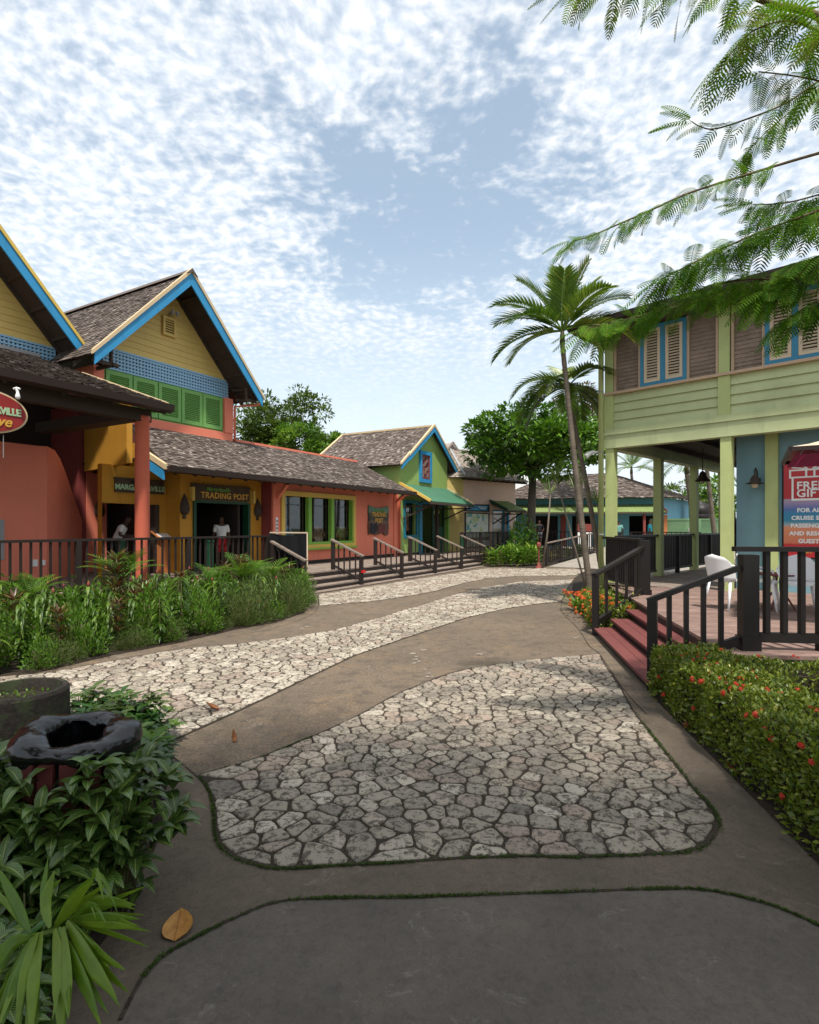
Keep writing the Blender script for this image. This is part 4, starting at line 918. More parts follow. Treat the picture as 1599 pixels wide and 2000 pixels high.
roof_part('roof', B4, c1, c2, r2, r1, mat=shingle_p); roof_part('roof', B4, c0, c1, r1, r1 + V(-.3, .5, 0), mat=shingle_p); roof_part('roof', B4, c2, c3, r2 + V(.05, .05, 0), r2, mat=shingle_p)
part('roof_gablet', shingle_p, B4, lambda mb: (mb.bar(FP_(.9, -2.2, 6.3), FP_(1.35, -2.2, 6.75), .08, .1), mb.bar(FP_(1.8, -2.2, 6.3), FP_(1.35, -2.2, 6.75), .08, .1), mb.ext([FP_(.9, -2.3, 6.3), FP_(1.8, -2.3, 6.3), FP_(1.35, -2.3, 6.72)], -FP_.n * 1.5)))
part('hip_cap', steel, B4, lambda mb: mb.bar(c1 + V(0, 0, .07), r1 + V(0, 0, .07), .12, .05))
part('rafter_ends', darkwood, B4, lambda mb: [mb.bar(FP_(k * .5 - .1, .42, ez - .12), FP_(k * .5 - .1, 0, ez - .08), .07, .1) for k in range(11)])
dr4 = part('door', teal_fr, B4, lambda mb: frame_rect(mb, FP_, 2.35, 3.45, .45, 2.78, -.12, -.05, .12))
part('pane', glassm, dr4, lambda mb: mb.box(FP_, 2.47, 3.33, -.10, -.09, .57, 2.66))
part('interior', dark_in, B4, lambda mb: mb.box(FP_, 2.0, 3.8, -1.5, -1.4, .3, 3))
part('canopy_post', bluef, B4, lambda mb: mb.box(FP_, 3.5, 3.62, .05, .17, .3, 2.6))
awning(B4, FP_, 2.1, 3.75, 0, 1.3, 2.70, 3.25, awn_lime, [(2.1, dk_green)], n=12)
# map board
mp_ = thing('map_board', 'cream site map with green and teal shapes under a blue header on the pink wall', 'sign', FP_(1.15, .03, 1.2))
part('frame', black_p, mp_, lambda mb: (frame_rect(mb, FP_, .08, 2.02, 1.12, 2.56, .003, .06, .06), frame_rect(mb, FP_, .08, 2.02, 2.62, 3.02, .003, .06, .06), frame_rect(mb, FP_, .08, 2.02, .62, 1.09, .003, .05, .05)))
m, T = newmat('map_print'); g = geo(T); n = T.noise(g, 2.1, 3, .55)
fin(T, T.mix(T.mapr(T.noise(g, 3.1, 2, .5), .56, .60), T.ramp(n, [(.42, (.62, .63, .55)), (.5, (.60, .62, .50)), (.55, (.38, .46, .16)), (.60, (.55, .58, .30)), (.68, (.66, .66, .58))]), (.12, .34, .36)), .5); mapm = m
part('map_print', mapm, mp_, lambda mb: (mb.box(FP_, .14, 1.96, .005, .03, 1.18, 2.50), mb.box(FP_, .13, 1.97, .005, .03, .67, 1.04)))
m, T = newmat('blue_header_print'); g = geo(T); fin(T, T.mix(T.mapr(T.noise(g, 1.6, 3, .6), .4, .6), (.02, .13, .24), (.05, .32, .50)), .4); hdr = m
part('header', hdr, mp_, lambda mb: mb.box(FP_, .14, 1.96, .005, .03, 2.68, 2.96))
part('header_marks', letter_w, mp_, lambda mb: [mb.box(FP_, a_, b_, .031, .033, z_, z_ + .035) for a_, b_, z_ in ((1.15, 1.42, 2.86), (1.45, 1.80, 2.86), (1.30, 1.52, 2.76), (1.56, 1.80, 2.76), (.2, .5, 2.82))])

# ------------------------------------------------------------ far teal pavilion
FB = Frame(at(1030, 1028, 38), (.985, -.10, 0), (-.10, -.985, 0))
FB.o.z = 0
B5 = thing('teal_pavilion', 'teal shop with hipped thatch-grey roof, lime awning and red bargeboard', 'building', FB(3, 0, 0))
w5 = 8.6
part('wall', teal_w, B5, lambda mb: wall_holes(mb, FB, -.8, w5, .3, 3.75, -.2, 0, [(.5, 2.0, .45, 2.5), (2.9, 4.2, .45, 2.5), (6.6, 8.3, 1.1, 2.5)]))
sd = FB(w5, 0, 0); sdir = V(.62, .78, 0)
part('side_wall', sky_w, B5, lambda mb: vwall(mb, sd, sd + sdir * 9, .3, 3.75, .2))
part('interior', dark_in, B5, lambda mb: (mb.box(FB, -.5, w5 + .4, -3, -2.9, .3, 3.7), mb.box(FB, 8.35, 8.45, -2.9, -.21, .3, 3.7)))
E0, E1, E2 = FB(-2.3, .9, 3.62), FB(w5 + .5, .7, 3.72), sd + sdir * 9.5 + V(.6, -.4, 3.72)
Rg0, Rg1 = FB(2.0, -4, 5.55), FB(6.2, -4.5, 5.75)
roof_part('roof', B5, E0, E1, Rg1, Rg0, expo=.2, wmin=.1, wmax=.25, rough=2.5)
roof_part('roof', B5, E1, E2, Rg1 + V(2.0, 2.6, 0), Rg1, expo=.2, wmin=.1, wmax=.25, rough=2.5)
roof_part('roof', B5, FB(-2.3, -9, 3.6), E0, Rg0, Rg0 + V(0, 1, 0), expo=.2, wmin=.1, wmax=.25, rough=2)
awning(B5, FB, -1.4, w5 - .1, 0, 1.5, 2.72, 3.25, awn_lime, [(w5 - .1, redtrim)], n=40)
part('red_post', redtrim, B5, lambda mb: (mb.box(FB, 7.1, 7.25, 1.2, 1.35, .4, 2.7)))
part('red_post', redtrim, B5, lambda mb: mb.box(FB, 4.6, 4.8, .02, .12, .4, 2.6)); part('red_post', redtrim, B5, lambda mb: mb.box(FB, 2.15, 2.5, .02, .1, .4, 2.5))
part('counter', bluef, B5, lambda mb: mb.box(FB, 6.6, 8.3, .0, .1, .4, 1.1))
kb = thing('notice_stand', 'white notice stand with dark red header in front of the teal shop', 'sign', FB(3.0, 1.9, .45))
part('panel', white_pl, kb, lambda mb: mb.box(FB, 2.9, 3.75, 1.9, 1.96, .5, 1.45)); part('header', redtrim, kb, lambda mb: mb.box(FB, 2.9, 3.75, 1.9, 1.96, 1.452, 1.95))
part('feet', steel, kb, lambda mb: (mb.box(FB, 2.95, 3.0, 1.7, 2.1, .45, .5), mb.box(FB, 3.65, 3.7, 1.7, 2.1, .45, .5)))
# slatted green fence with orange post, water tank
fn_ = thing('board_fence', 'pale green fence of diagonal boards behind the verandah', 'fence', at(1330, 1028, 36) - V(0, 0, 1.35))
fb0 = at(1268, 1028, 37); fb1 = at(1430, 1028, 36); fb0.z = fb1.z = 0; FF = Frame(fb0, fb1 - fb0, V(0, -1, 0)); Lf = (fb1 - fb0).length
def fslats(mb):
    k = -1.4
    while k < Lf:
        a, c = max(0, k), min(Lf, k + 1.6)
        mb.bar(FF(a, .04 if True else 0, .55 + (a - k)), FF(c, .04, .55 + (c - k)), .03, .10, up=(0, 0, 1)); mb.val = ru(.4, .7); k += .17
part('diagonal_boards', fencegr, fn_, fslats)
part('backing', fencegr, fn_, lambda mb: mb.box(FF, 0, Lf, -.04, 0, .45, 2.25)); part('rails', fencegr, fn_, lambda mb: (mb.box(FF, 0, Lf, .06, .1, 2.2, 2.3), mb.box(FF, 0, Lf, .06, .1, .5, .6), mb.box(FF, 2.9, 3.05, .06, .12, .6, 2.2)))
part('notice', white_pl, fn_, lambda mb: mb.box(FF, 2.3, 2.7, .12, .14, 1.3, 1.7)); 
op = part('gate_post', orange_p, None, lambda mb: (mb.box(Frame(at(1284, 1028, 36.5) * 1, (1, 0, 0), (0, -1, 0)), 0, .42, 0, .4, -1.35, .65), mb.box(Frame(at(1284, 1028, 36.5), (1, 0, 0), (0, -1, 0)), -.03, .45, -.03, .43, .651, .72)))
tag(op, 'orange painted gate post standing at the left end of the pale green fence', 'post')
tk = thing('water_tank', 'black cylindrical water tank on a white stand above the pale green fence', 'water tank', at(1366, 1028, 41))
tc_ = at(1366, 1028, 41)
part('tank', black_p, tk, lambda mb: mb.lathe(tc_ + V(0, 0, .35), [(0, 0), (.72, 0), (.74, .5), (.72, .52), (.74, .56), (.74, 1.0), (.70, 1.03), (.6, 1.25), (.25, 1.38), (.25, 1.45), (0, 1.46)], 24), smooth=True)
part('stand', white_pl, tk, lambda mb: (mb.box(Frame(tc_, (1, 0, 0), (0, 1, 0)), -1.2, 1.2, -.7, .7, .15, .349), [mb.box(Frame(tc_, (1, 0, 0), (0, 1, 0)), k, k + .1, -.6, -.5, -1.4, .149) for k in (-1.1, -.05, 1.0)]))
# pale far hall behind the almond tree
bk = thing('far_hall', 'plain pale grey hall wall behind the almond tree trunk', 'building', at(1040, 1028, 52))
FH = Frame(at(985, 1028, 50), (.95, .3, 0), (.3, -.95, 0))
part('wall', steel, bk, lambda mb: mb.box(FH, 0, 5, -.2, 0, -1.8, 2.8)); part('roof', white_pl, bk, lambda mb: mb.ext([FH(-.3, .3, 2.8), FH(5.3, .3, 2.8), FH(5.3, .3, 3.0), FH(2.2, .3, 5.2)], -FH.n * 5))
# ------------------------------------------------------------ left timber deck, steps and rails
D1 = thing('timber_deck', 'long weathered timber deck with three steps in front of the coral and green shops', 'deck', FL(15, -10, 0))
def deck1(mb):
    k = -4.0
    mb.val = .4
    for (a0, a1, t0, t1) in ((-4, 11.35, -19, -11.0), (11.35, 23.9, -15.6, -10.65), (23.9, 37, -15.6, -10.8)):
        t = t0
        while t < t1 - .01:
            u = min(t1, t + .14); mb.val = ru(.0, .55); mb.box(FL, a0 + .002, a1, t + .003, u - .003, DZ - .04, DZ + ru(-.002, .002)); t = u
part('deck_boards', deckw, D1, deck1)
part('deck_front', brown_p, D1, lambda mb: (mb.box(FL, -4, 11.3, -11.06, -11.01, .01, DZ - .041), mb.box(FL, 23.9, 37, -10.86, -10.81, .01, DZ - .041), mb.box(FL, 11.3, 23.9, -10.74, -10.66, .30, DZ - .041), mb.box(FL, 11.3, 11.35, -11.0, -9.65, .01, .28)))
for k, (z, t0, t1) in enumerate(((.30, -10.66, -10.28), (.15, -10.30, -9.92))):
    part('step', deckw, D1, lambda mb: [(setattr(mb, 'val', ru(.1, .5)), mb.box(FL, 11.35, 23.85, t0 + q * .19 + .003, t0 + q * .19 + .185, z - .035, z)) for q in (0, 1)])
    part('riser', brown_p, D1, lambda mb: mb.box(FL, 11.36, 23.84, t0 + .36, t0 + .385, z - .15, z - .036))
part('step', deckw, D1, lambda mb: [(setattr(mb, 'val', .5), mb.box(FL, 11.3, 23.9, -9.93, -9.62, .01, .035))])
DL = D1
def newel(mb, p, h, w_=.10, cap=True):
    fr = Frame(p, FL.d, FL.n); mb.box(fr, -w_ / 2, w_ / 2, -w_ / 2, w_ / 2, 0, h)
    if cap: mb.box(fr, -w_ / 2 - .012, w_ / 2 + .012, -w_ / 2 - .012, w_ / 2 + .012, h + .001, h + .03)
def rail_run(root, p, q, h, mat, gap=.165, bw=.035, z0=.12, top=(.09, .05), bottom=(.05, .06), postw=.10, posts=True, hb=None, topmat=None, ends=True, lo=0.0, npost=0):
    """railing from p to q (points on the floor); parts: posts, top rail, bottom rail, every baluster"""
    p = Vector(p); q = Vector(q); L_ = (q - p).length; d = (q - p) / L_; up = V(0, 0, 1)
    if posts and ends:
        for e in (p, q): part('post', mat, root, lambda mb: newel(mb, e + up * lo, h - .0 - lo, postw, False))
    for k in range(npost): part('post', mat, root, lambda mb: newel(mb, p + d * L_ * (k + 1) / (npost + 1), h - .026, postw, False))
    part('top_rail', topmat or mat, root, lambda mb: mb.bar(p + up * h - d * .05, q + up * h + d * .05, top[0], top[1]))
    part('bottom_rail', mat, root, lambda mb: mb.bar(p + up * z0 + d * .06, q + up * z0 - d * .06, bottom[0], bottom[1]))
    n = max(1, int(L_ / gap))
    for k in range(1, n):
        c = p + d * (L_ * k / n)
        part('baluster', mat, root, lambda mb: (mb.bar(c + up * (z0 + bottom[1] / 2), c + up * (h - top[1] / 2), bw, bw, up=d)))
r = thing('deck_railing', 'long dark brown railing along the deck edge behind the left planting bed', 'railing', FL(7, -11.15, DZ))
rail_run(r, FL(1.2, -11.15, DZ), FL(11.42, -11.1, DZ), 1.08, brown_p, gap=.168, z0=.14, npost=3)
labs = ['nearest the black cloth barrier', 'below the shop window', 'below the carved wall plaque', 'leading to the green shop awning', 'right of the green shop doorway', 'at the far end beside yellow green plants']
for k, s_ in enumerate((11.42, 14.05, 16.45, 18.85, 21.2, 23.6)):
    r = thing('stair_railing', 'sloping brown stair railing ' + labs[k], 'railing', FL(s_, -10.2, 0), group='sloping stair railings of the long timber steps')
    a, b_ = FL(s_, -10.85, DZ), FL(s_, -9.78, .03)
    part('post', brown_p if k < 5 else dk_green, r, lambda mb: newel(mb, a, .88, .10, False)); part('post', brown_p, r, lambda mb: newel(mb, b_, .86, .10, False))
    part('top_rail', deckw, r, lambda mb: mb.bar(a + V(0, 0, .91) - (b_ - a).normalized() * .08, b_ + V(0, 0, .89) + (b_ - a).normalized() * .08, .11, .05))
    part('bottom_rail', brown_p, r, lambda mb: mb.bar(a + V(0, 0, .14), b_ + V(0, 0, .14), .05, .06))
    for f in (.2, .4, .6, .8):
        c = a.lerp(b_, f); part('baluster', brown_p, r, lambda mb: mb.bar(c + V(0, 0, .16), c + V(0, 0, .87), .035, .035, up=FL.d))
rt = MB(); rt.box(Frame(FL(14.05, -9.72, .40), FL.d, FL.n), -.07, .07, -.02, .06, 0, .07); tag(rt.build('red_ribbon', red_g), 'small red ribbon tied to the foot of the stair railing below the shop window', 'ribbon')
# black cloth barrier
bb = thing('cloth_barrier', 'black cloth stretched on a pale frame across the rail at the left of the steps', 'barrier', FL(11.25, -10.4, 0))
bL, bR = FL(11.56, -11.1, 0), FL(11.56, -9.78, 0); d_ = (bR - bL).normalized()
mb = MB(); n_ = 14
for k in range(n_ + 1):
    for j in range(7):
        w_ = math.sin(k * 1.7 + j * .6) * .018 + math.sin(k * .7) * .02
        sag = .05 * math.sin(math.pi * k / n_) * (j / 6)
        mb.v.append(tuple(bL + d_ * (1.32 * k / n_) + FL.d * (-.02 + w_) + V(0, 0, .47 + j * .19 - sag)))
for k in range(n_):
    for j in range(6): mb.face([k * 7 + j, (k + 1) * 7 + j, (k + 1) * 7 + j + 1, k * 7 + j + 1])
mb.build('cloth', clothblk, bb, smooth=True)
part('frame_rail', cream_b, bb, lambda mb: mb.bar(bL + V(0, 0, 1.63), bR + V(0, 0, 1.63), .04, .035)); part('frame_post', cream_b, bb, lambda mb: mb.bar(bR + V(0, 0, .35), bR + V(0, 0, 1.61), .03, .035))
part('frame_post', black_p, bb, lambda mb: mb.bar(bL + V(0, 0, .3), bL + V(0, 0, 1.61), .08, .08))
# rail in front of the pink shop, green newel, ramp rail
r = thing('deck_railing', 'dark railing in front of the pink shop and its map board', 'railing', FL(27, -10.9, DZ))
rail_run(r, FL(23.7, -10.95, DZ), FL(30.6, -10.95, DZ), 1.05, brown_p, gap=.16, npost=2, z0=.12)
r = thing('ramp_railing', 'brown railing climbing along the left side of the far ramp', 'railing', V(8, 27.6, 0))
pA, pB = V(6.15, 25.4, .01), V(9.9, 29.7, .46)
rail_run(r, pA, pB, 1.03, brown_p, gap=.2, npost=3, z0=.10, top=(.10, .05), topmat=deckw)
r = thing('ramp_railing', 'low dark railing on the far platform in front of the teal shop', 'railing', V(10, 31, .45))
rail_run(r, V(6.6, 30.5, .45), V(9.9, 29.7, .46), 1.05, brown_p, gap=.2, z0=.10)
r = thing('ramp_railing', 'dark railing on the far platform right of the ramp behind the palm trunks', 'railing', V(12, 29, .45))
rail_run(r, V(11.3, 28.8, .45), V(13.9, 27.0, .45), 1.05, brown_p, gap=.2, z0=.10)

# ------------------------------------------------------------ signs and wall pieces on the left
def wallsign(label, s0, s1, z0, z1, t, name='shop_sign'):
    r = thing(name, label, 'sign', FL((s0 + s1) / 2, t, z0)); part('board', brownsign, r, lambda mb: (mb.box(FL, s0, s1, t, t + .05, z0, z1), mb.box(FL, s0 - .02, s1 + .02, t, t + .07, z1 + .001, z1 + .04))); return r
tA, tB = -13.745, -14.345
s0, s1 = S_at(FL, 374, tA), S_at(FL, 486, tA)
sg = wallsign('brown name board with gold capitals over the dark doorway', s0, s1, 2.60, 3.02, tA)
text_obj('TRADING POST', letter_y, sg, FL((s0 + s1) / 2 + .12, tA + .056, 2.73), FL.d, V(0, 0, 1), .25, bold=.008, spacing=1.08)
text_obj('Margaritaville', letter_g, sg, FL(s0 + .95, tA + .056, 2.92), FL.d, V(0, 0, 1), .17, bold=.003, shear=.4)
s0, s1 = S_at(FL, 224, tB), S_at(FL, 319, tB)
sg = wallsign('brown name board with green capitals partly hidden by the round coral column', s0, s1, 2.72, 3.08, tB)
text_obj('MARGARITAVILLE', letter_mg, sg, FL((s0 + s1) / 2, tB + .056, 2.86), FL.d, V(0, 0, 1), .2, bold=.008, spacing=.95)
part('palm_emblem', black_p, sg, lambda mb: mb.box(FL, (s0 + s1) / 2 - .3, (s0 + s1) / 2 + .3, tB + .051, tB + .06, 2.98, 3.05))
# carved plaque
pq = thing('carved_plaque', 'ragged carved wooden plaque with mint top and gold capitals on the coral wall', 'sign', FL(20, -13.28, 1.6))
s0, s1 = S_at(FL, 719, -13.29), S_at(FL, 757, -13.29); zc0, zc1 = 1.46, 2.68
def ragged(a0, a1, z0, z1, n=9, amp=.05):
    P = []
    for k in range(n): P.append((a0 + (a1 - a0) * k / n, z0 + ru(-amp, amp) + .06 * math.sin(k * 1.3)))
    for k in range(n): P.append((a1 + ru(-amp, amp) * .6, z0 + (z1 - z0) * k / n))
    for k in range(n): P.append((a1 - (a1 - a0) * k / n, z1 + ru(-amp, amp) * .5 - .10 * math.sin(math.pi * k / n)))
    for k in range(n): P.append((a0 + ru(-amp, amp) * .6, z1 - (z1 - z0) * k / n))
    return P
rg = ragged(s0, s1, zc0, zc1)
m, T = newmat('carved_painted_wood'); g = geo(T); sz = T.add('ShaderNodeSeparateXYZ', ins={0: g}).outputs[2]
c = T.ramp(T.math('ADD', sz, T.math('MULTIPLY', T.noise(g, 3, 3, .6), .35)), [(.35, (.12, .07, .05)), (.55, (.14, .10, .08)), (.62, (.06, .055, .045)), (.95, (.08, .09, .07)), (1.0, (.13, .24, .17))])
fin(T, c, .7, bump=T.noise(g, 14, 5, .7), bstr=.9, bdist=.02); carved = m
part('board', carved, pq, lambda mb: mb.ext([FL(a, -13.29, z) for a, z in rg], FL.n * .07))
text_obj('TRADING\nPOST', letter_y, pq, FL((s0 + s1) / 2, -13.215, 2.17), FL.d, V(0, 0, 1), .26, bold=.006)
text_obj('Margaritaville', letter_g, pq, FL((s0 + s1) / 2, -13.215, 2.46), FL.d, V(0, 0, 1), .15, shear=.3)
m, T = newmat('carved_dark_relief'); fin(T, (.02, .02, .028), .6); reld = m
part('relief', reld, pq, lambda mb: mb.ext([FL(s0 + a, -13.22, zc0 + z) for a, z in ((.05, .1), (.25, .0), (.5, .08), (.62, .3), (.55, .5), (.3, .42), (.1, .5))], FL.n * .03))
part('relief', redwood_p, pq, lambda mb: mb.ext([FL(s0 + a, -13.22, zc0 + z) for a, z in ((.7, .08), (1.15, .05), (1.25, .25), (1.2, .42), (.8, .45), (.66, .3))], FL.n * .025))
# carved shell lamps
for (px, t, z, lab) in ((360, tA, 2.12, 'left of the gold lettered doorway'), (503, tA, 2.10, 'right of the gold lettered doorway'), (194, -16.69, 2.05, 'on the coral pier by the entrance')):
    s_ = S_at(FL, px, t); c0 = FL(s_, t + .02, z)
    r = thing('wall_ornament', 'dark brown carved teardrop shell ornament ' + lab, 'ornament', c0, group='carved shell ornaments on the ochre wall')
    def shell(mb):
        prof = [(0, 0), (.11, .04), (.155, .16), (.14, .32), (.09, .46), (.04, .56), (0, .64)]; n = 10; rings = []
        for (rr, zz) in prof: rings.append(mb.pts([c0 + FL.d * (rr * math.cos(math.pi * k / n)) + FL.n * (rr * .9 * math.sin(math.pi * k / n)) + V(0, 0, zz) for k in range(n + 1)]))
        for a, b2 in zip(rings, rings[1:]):
            for k in range(n): mb.face([a + k, a + k + 1, b2 + k + 1, b2 + k])
    part('shell', darkwood, r, shell, smooth=True); part('wall_plate', darkwood, r, lambda mb: mb.box(FL, s_ - .05, s_ + .05, t, t + .03, z - .1, z + .3))
# oval hanging sign with its lamp
oc = at(-26, 802, 9.3)
os_ = thing('oval_sign', 'dark red oval hanging sign with mint capitals and yellow script under the porch', 'sign', oc)
def oval(mb, r1, r2, t0, t1, n=40):
    P = [oc + FL.d * (r1 * math.cos(6.2832 * k / n)) + V(0, 0, r2 * math.sin(6.2832 * k / n)) + FL.n * t0 for k in range(n)]; mb.ext(P, FL.n * (t1 - t0))
ovm = paint('dark_red_sign_paint', (0.26, 0.022, 0.02), .5, .15)
part('rim', cream_tr, os_, lambda mb: oval(mb, .62, .365, -.05, .02)); part('face', ovm, os_, lambda mb: oval(mb, .585, .335, .021, .035))
text_obj('MARGARITAVILLE', letter_mg, os_, oc + FL.n * .04 - FL.d * .05 + V(0, 0, .03), FL.d, V(0, 0, 1), .165, bold=.006, spacing=.82)
text_obj('Cove', letter_y, os_, oc + FL.n * .04 + FL.d * .09 + V(0, 0, -.15), FL.d, V(0, 0, 1), .24, bold=.005, shear=.3)
part('hanger', steel, os_, lambda mb: (mb.tube([oc + V(0, 0, .36), oc + V(0, 0, .95)], .008, 6), mb.tube([oc + V(0, 0, -.37) + FL.d * .25, oc + V(0, 0, -.75) + FL.d * .25], .006, 6)))
sl_ = at(33, 762, 9.6); r = thing('spot_lamp', 'small white spot lamp under the porch beam above the oval sign', 'lamp', sl_)
part('holder', white_pl, r, lambda mb: (mb.tube([sl_ + V(-.05, 0, .02), sl_ + V(0, 0, .04), sl_ + V(.06, 0, .02)], .018, 6), mb.tube([sl_ + V(0, 0, .03), sl_ + V(.02, 0, -.04)], .022, 8))); part('bulb', white_pl, r, lambda mb: mb.lathe(sl_ + V(.02, 0, -.16), [(0, 0), (.03, .01), (.04, .05), (.02, .12), (0, .13)], 10), smooth=True)
# menu stand in the entrance, green posts
ms = thing('menu_stand', 'orange trimmed wooden menu lectern in the restaurant entrance', 'lectern', FL(10.9, -14.2, DZ))
mc = FL(10.6, -14.3, DZ); MF = Frame(mc, FL.d, FL.n)
part('top', orange_p, ms, lambda mb: mb.hexa([MF(-.32, .2, .98), MF(.32, .2, .98), MF(.32, -.2, 1.18), MF(-.32, -.2, 1.18), MF(-.32, .2, 1.02), MF(.32, .2, 1.02), MF(.32, -.2, 1.22), MF(-.32, -.2, 1.22)]))
part('menu_card', white_pl, ms, lambda mb: mb.hexa([MF(-.26, .16, 1.042), MF(.26, .16, 1.042), MF(.26, -.16, 1.202), MF(-.26, -.16, 1.202), MF(-.26, .16, 1.05), MF(.26, .16, 1.05), MF(.26, -.16, 1.21), MF(-.26, -.16, 1.21)]))
part('cabinet', orange_p, ms, lambda mb: (mb.box(MF, -.24, .24, -.14, .14, .1, .97), mb.box(MF, -.28, .28, -.18, .18, 0, .099)))
for px, lab in ((236, 'beside the menu lectern'), (409, 'in front of the dark gold lettered doorway')):
    c0 = at(px, 1028, 15.2 if px < 300 else 15.6); c0.z = DZ
    g_ = MB(); fr_ = Frame(c0, FL.d, FL.n); g_.box(fr_, -.085, .085, -.085, .085, 0, .92); g_.box(fr_, -.10, .10, -.10, .10, .921, .97); g_.box(fr_, -.1, .1, -.1, .1, 0, .0); tag(g_.build('queue_post', dk_green), 'short square dark green post ' + lab, 'post', 'short green posts on the deck')

# ------------------------------------------------------------ two-storey lime and blue house (right)
RZ = .5; rt0 = -12.47
H2 = thing('two_storey_house', 'two storey house with lime boarded balcony band, blue ground floor and open corner verandah', 'building', FR(2, -14, 0))
cs = S_at(FR, 1189, rt0); p2s = S_at(FR, 1416, rt0)
def rpx(px, t=rt0): return S_at(FR, px, t)
rightEnd = -6.0
zb0, zb1, zsill, zwt = 3.60, 3.90, 4.82, 6.2
part('post', lime, H2, lambda mb: mb.box(FR, cs - .10, cs + .10, rt0 - .2, rt0, RZ, zb0)); part('post', lime, H2, lambda mb: mb.box(FR, p2s - .10, p2s + .10, rt0 - .2, rt0, RZ, zb0))
for k in (2.62, 5.3, 8.0): part('post', lime, H2, lambda mb: mb.box(FR, cs - .16, cs + .04, rt0 - k - .2, rt0 - k, RZ, zb0))
part('post', lime, H2, lambda mb: mb.box(FR, -2.6, -2.4, rt0 - .2, rt0, RZ, zb0))
part('beam', lime_b, H2, lambda mb: (mb.box(FR, rightEnd, cs + .12, rt0 - .22, rt0 + .03, zb0, zb1 + .03), mb.box(FR, cs - .14, cs + .10, rt0 - 9, rt0 - .221, zb0 - .02, zb1)))
part('band_moulding', lime_b, H2, lambda mb: (mb.box(FR, rightEnd, cs + .14, rt0 + .031, rt0 + .06, zb1 - .0, zb1 + .05), mb.box(FR, rightEnd, cs + .10, rt0 - .04, rt0 + .05, 3.951, 4.028)))
postS = [cs, p2s + .02, p2s - 2.35, p2s - 4.7]
def upost(mb, s_): mb.box(FR, s_ - .11, s_ + .11, rt0 - .1, rt0 + .045, 3.951, zsill - .002); mb.box(FR, s_ - .10, s_ + .10, rt0 - .1, rt0 + .03, zsill + .06, zwt + .1)
for s_ in postS: part('upper_post', lime, H2, lambda mb: upost(mb, s_))
for a, b_ in zip(postS, postS[1:]):
    def fn(mb): mb.val = .5; boards(mb, FR, None, 4.03, zsill - .002, .197, rt0 - .03, lambda z: (b_ + .11, a - .11), thick=.05)
    part('lower_boards', lime_b, H2, fn)
part('sill', tan_tr, H2, lambda mb: mb.box(FR, rightEnd, cs + .14, rt0 - .05, rt0 + .085, zsill, zsill + .055))
w1 = (rpx(1340), rpx(1250)); w2 = (rpx(1493) - (rpx(1250) - rpx(1340)), rpx(1493))
def bays(lst):
    for a, b_ in lst:
        def fn(mb): mb.val = .2; boards(mb, FR, None, zsill + .06, zwt + .1, .085, rt0 - .06, lambda z: (a, b_), thick=.022)
        part('wood_siding', sidewood, H2, fn)
        part('trim', tan_tr, H2, lambda mb: (mb.box(FR, a - .05, a, rt0 - .06, rt0 + .01, zsill + .056, zwt + .1), mb.box(FR, b_, b_ + .05, rt0 - .06, rt0 + .01, zsill + .056, zwt + .1)))
bays([(w1[1] + .05, cs - .16), (p2s + .18, w1[0] - .05), (w2[1] + .05, p2s - .15), (p2s - 4.5, w2[0] - .05)])
for (a, b_) in (w1, w2):
    wn = part('window', bluef, H2, lambda mb: (frame_rect(mb, FR, a, b_, zsill + .06, zwt, rt0 - .06, rt0 + .03, .075), mb.box(FR, (a + b_) / 2 - .05, (a + b_) / 2 + .05, rt0 - .06, rt0 + .028, zsill + .135, zwt - .075)))
    for u0, u1 in ((a + .08, (a + b_) / 2 - .055), ((a + b_) / 2 + .055, b_ - .08)): louvre(wn, FR, u0, u1, zsill + .14, zwt - .08, rt0 - .02, cream_b, 'louvre', .06, 17)
    part('back', dark_in, wn, lambda mb: mb.box(FR, a + .02, b_ - .02, rt0 - .12, rt0 - .08, zsill + .07, zwt))
part('upper_wall', sidewood, H2, lambda mb: (mb.box(FR, rightEnd, cs - .05, rt0 - 8.9, rt0 - 8.7, 3.9, 6.4), mb.box(FR, cs - .06, cs + .06, rt0 - 8.7, rt0 - .2, 3.9, 6.4), mb.box(FR, rightEnd, cs - .07, rt0 - .35, rt0 - .13, 3.95, 6.35)))
part('verandah_ceiling', darkwood, H2, lambda mb: [mb.box(FR, rightEnd, cs - .15, rt0 - .24 - k * .15, rt0 - .37 - k * .15, 3.84, 3.87) for k in range(57)] + [mb.box(FR, k, k + .08, rt0 - 8.6, rt0 - .24, 3.72, 3.839) for k in (p2s + .9, p2s + 1.9, p2s + 2.4)])
# roof, gutter, downpipe
eo = .65
roof_part('roof', H2, FR(rightEnd, rt0 + eo, 6.38), FR(cs + .65, rt0 + eo, 6.38), FR(cs - 2.5, rt0 - 3.3, 7.9), FR(rightEnd, rt0 - 3.3, 7.9), thick=.1)
roof_part('roof', H2, FR(cs + .65, rt0 + eo, 6.38), FR(cs + .65, rt0 - 9.5, 6.38), FR(cs - 2.5, rt0 - 7, 7.9), FR(cs - 2.5, rt0 - 3.3, 7.9), thick=.1)
part('gutter', gutter, H2, lambda mb: (mb.ext([FR(rightEnd, rt0 + eo, 6.38), FR(rightEnd, rt0 + eo + .12, 6.40), FR(rightEnd, rt0 + eo + .10, 6.29), FR(rightEnd, rt0 + eo, 6.26)], FR.d * (cs + .66 - rightEnd))))
part('soffit', darkwood, H2, lambda mb: (mb.box(FR, rightEnd, cs + .6, rt0 - .1, rt0 + eo - .05, 6.22, 6.27), mb.box(FR, cs + .1, cs + .6, rt0 - 9, rt0 - .101, 6.22, 6.27)))
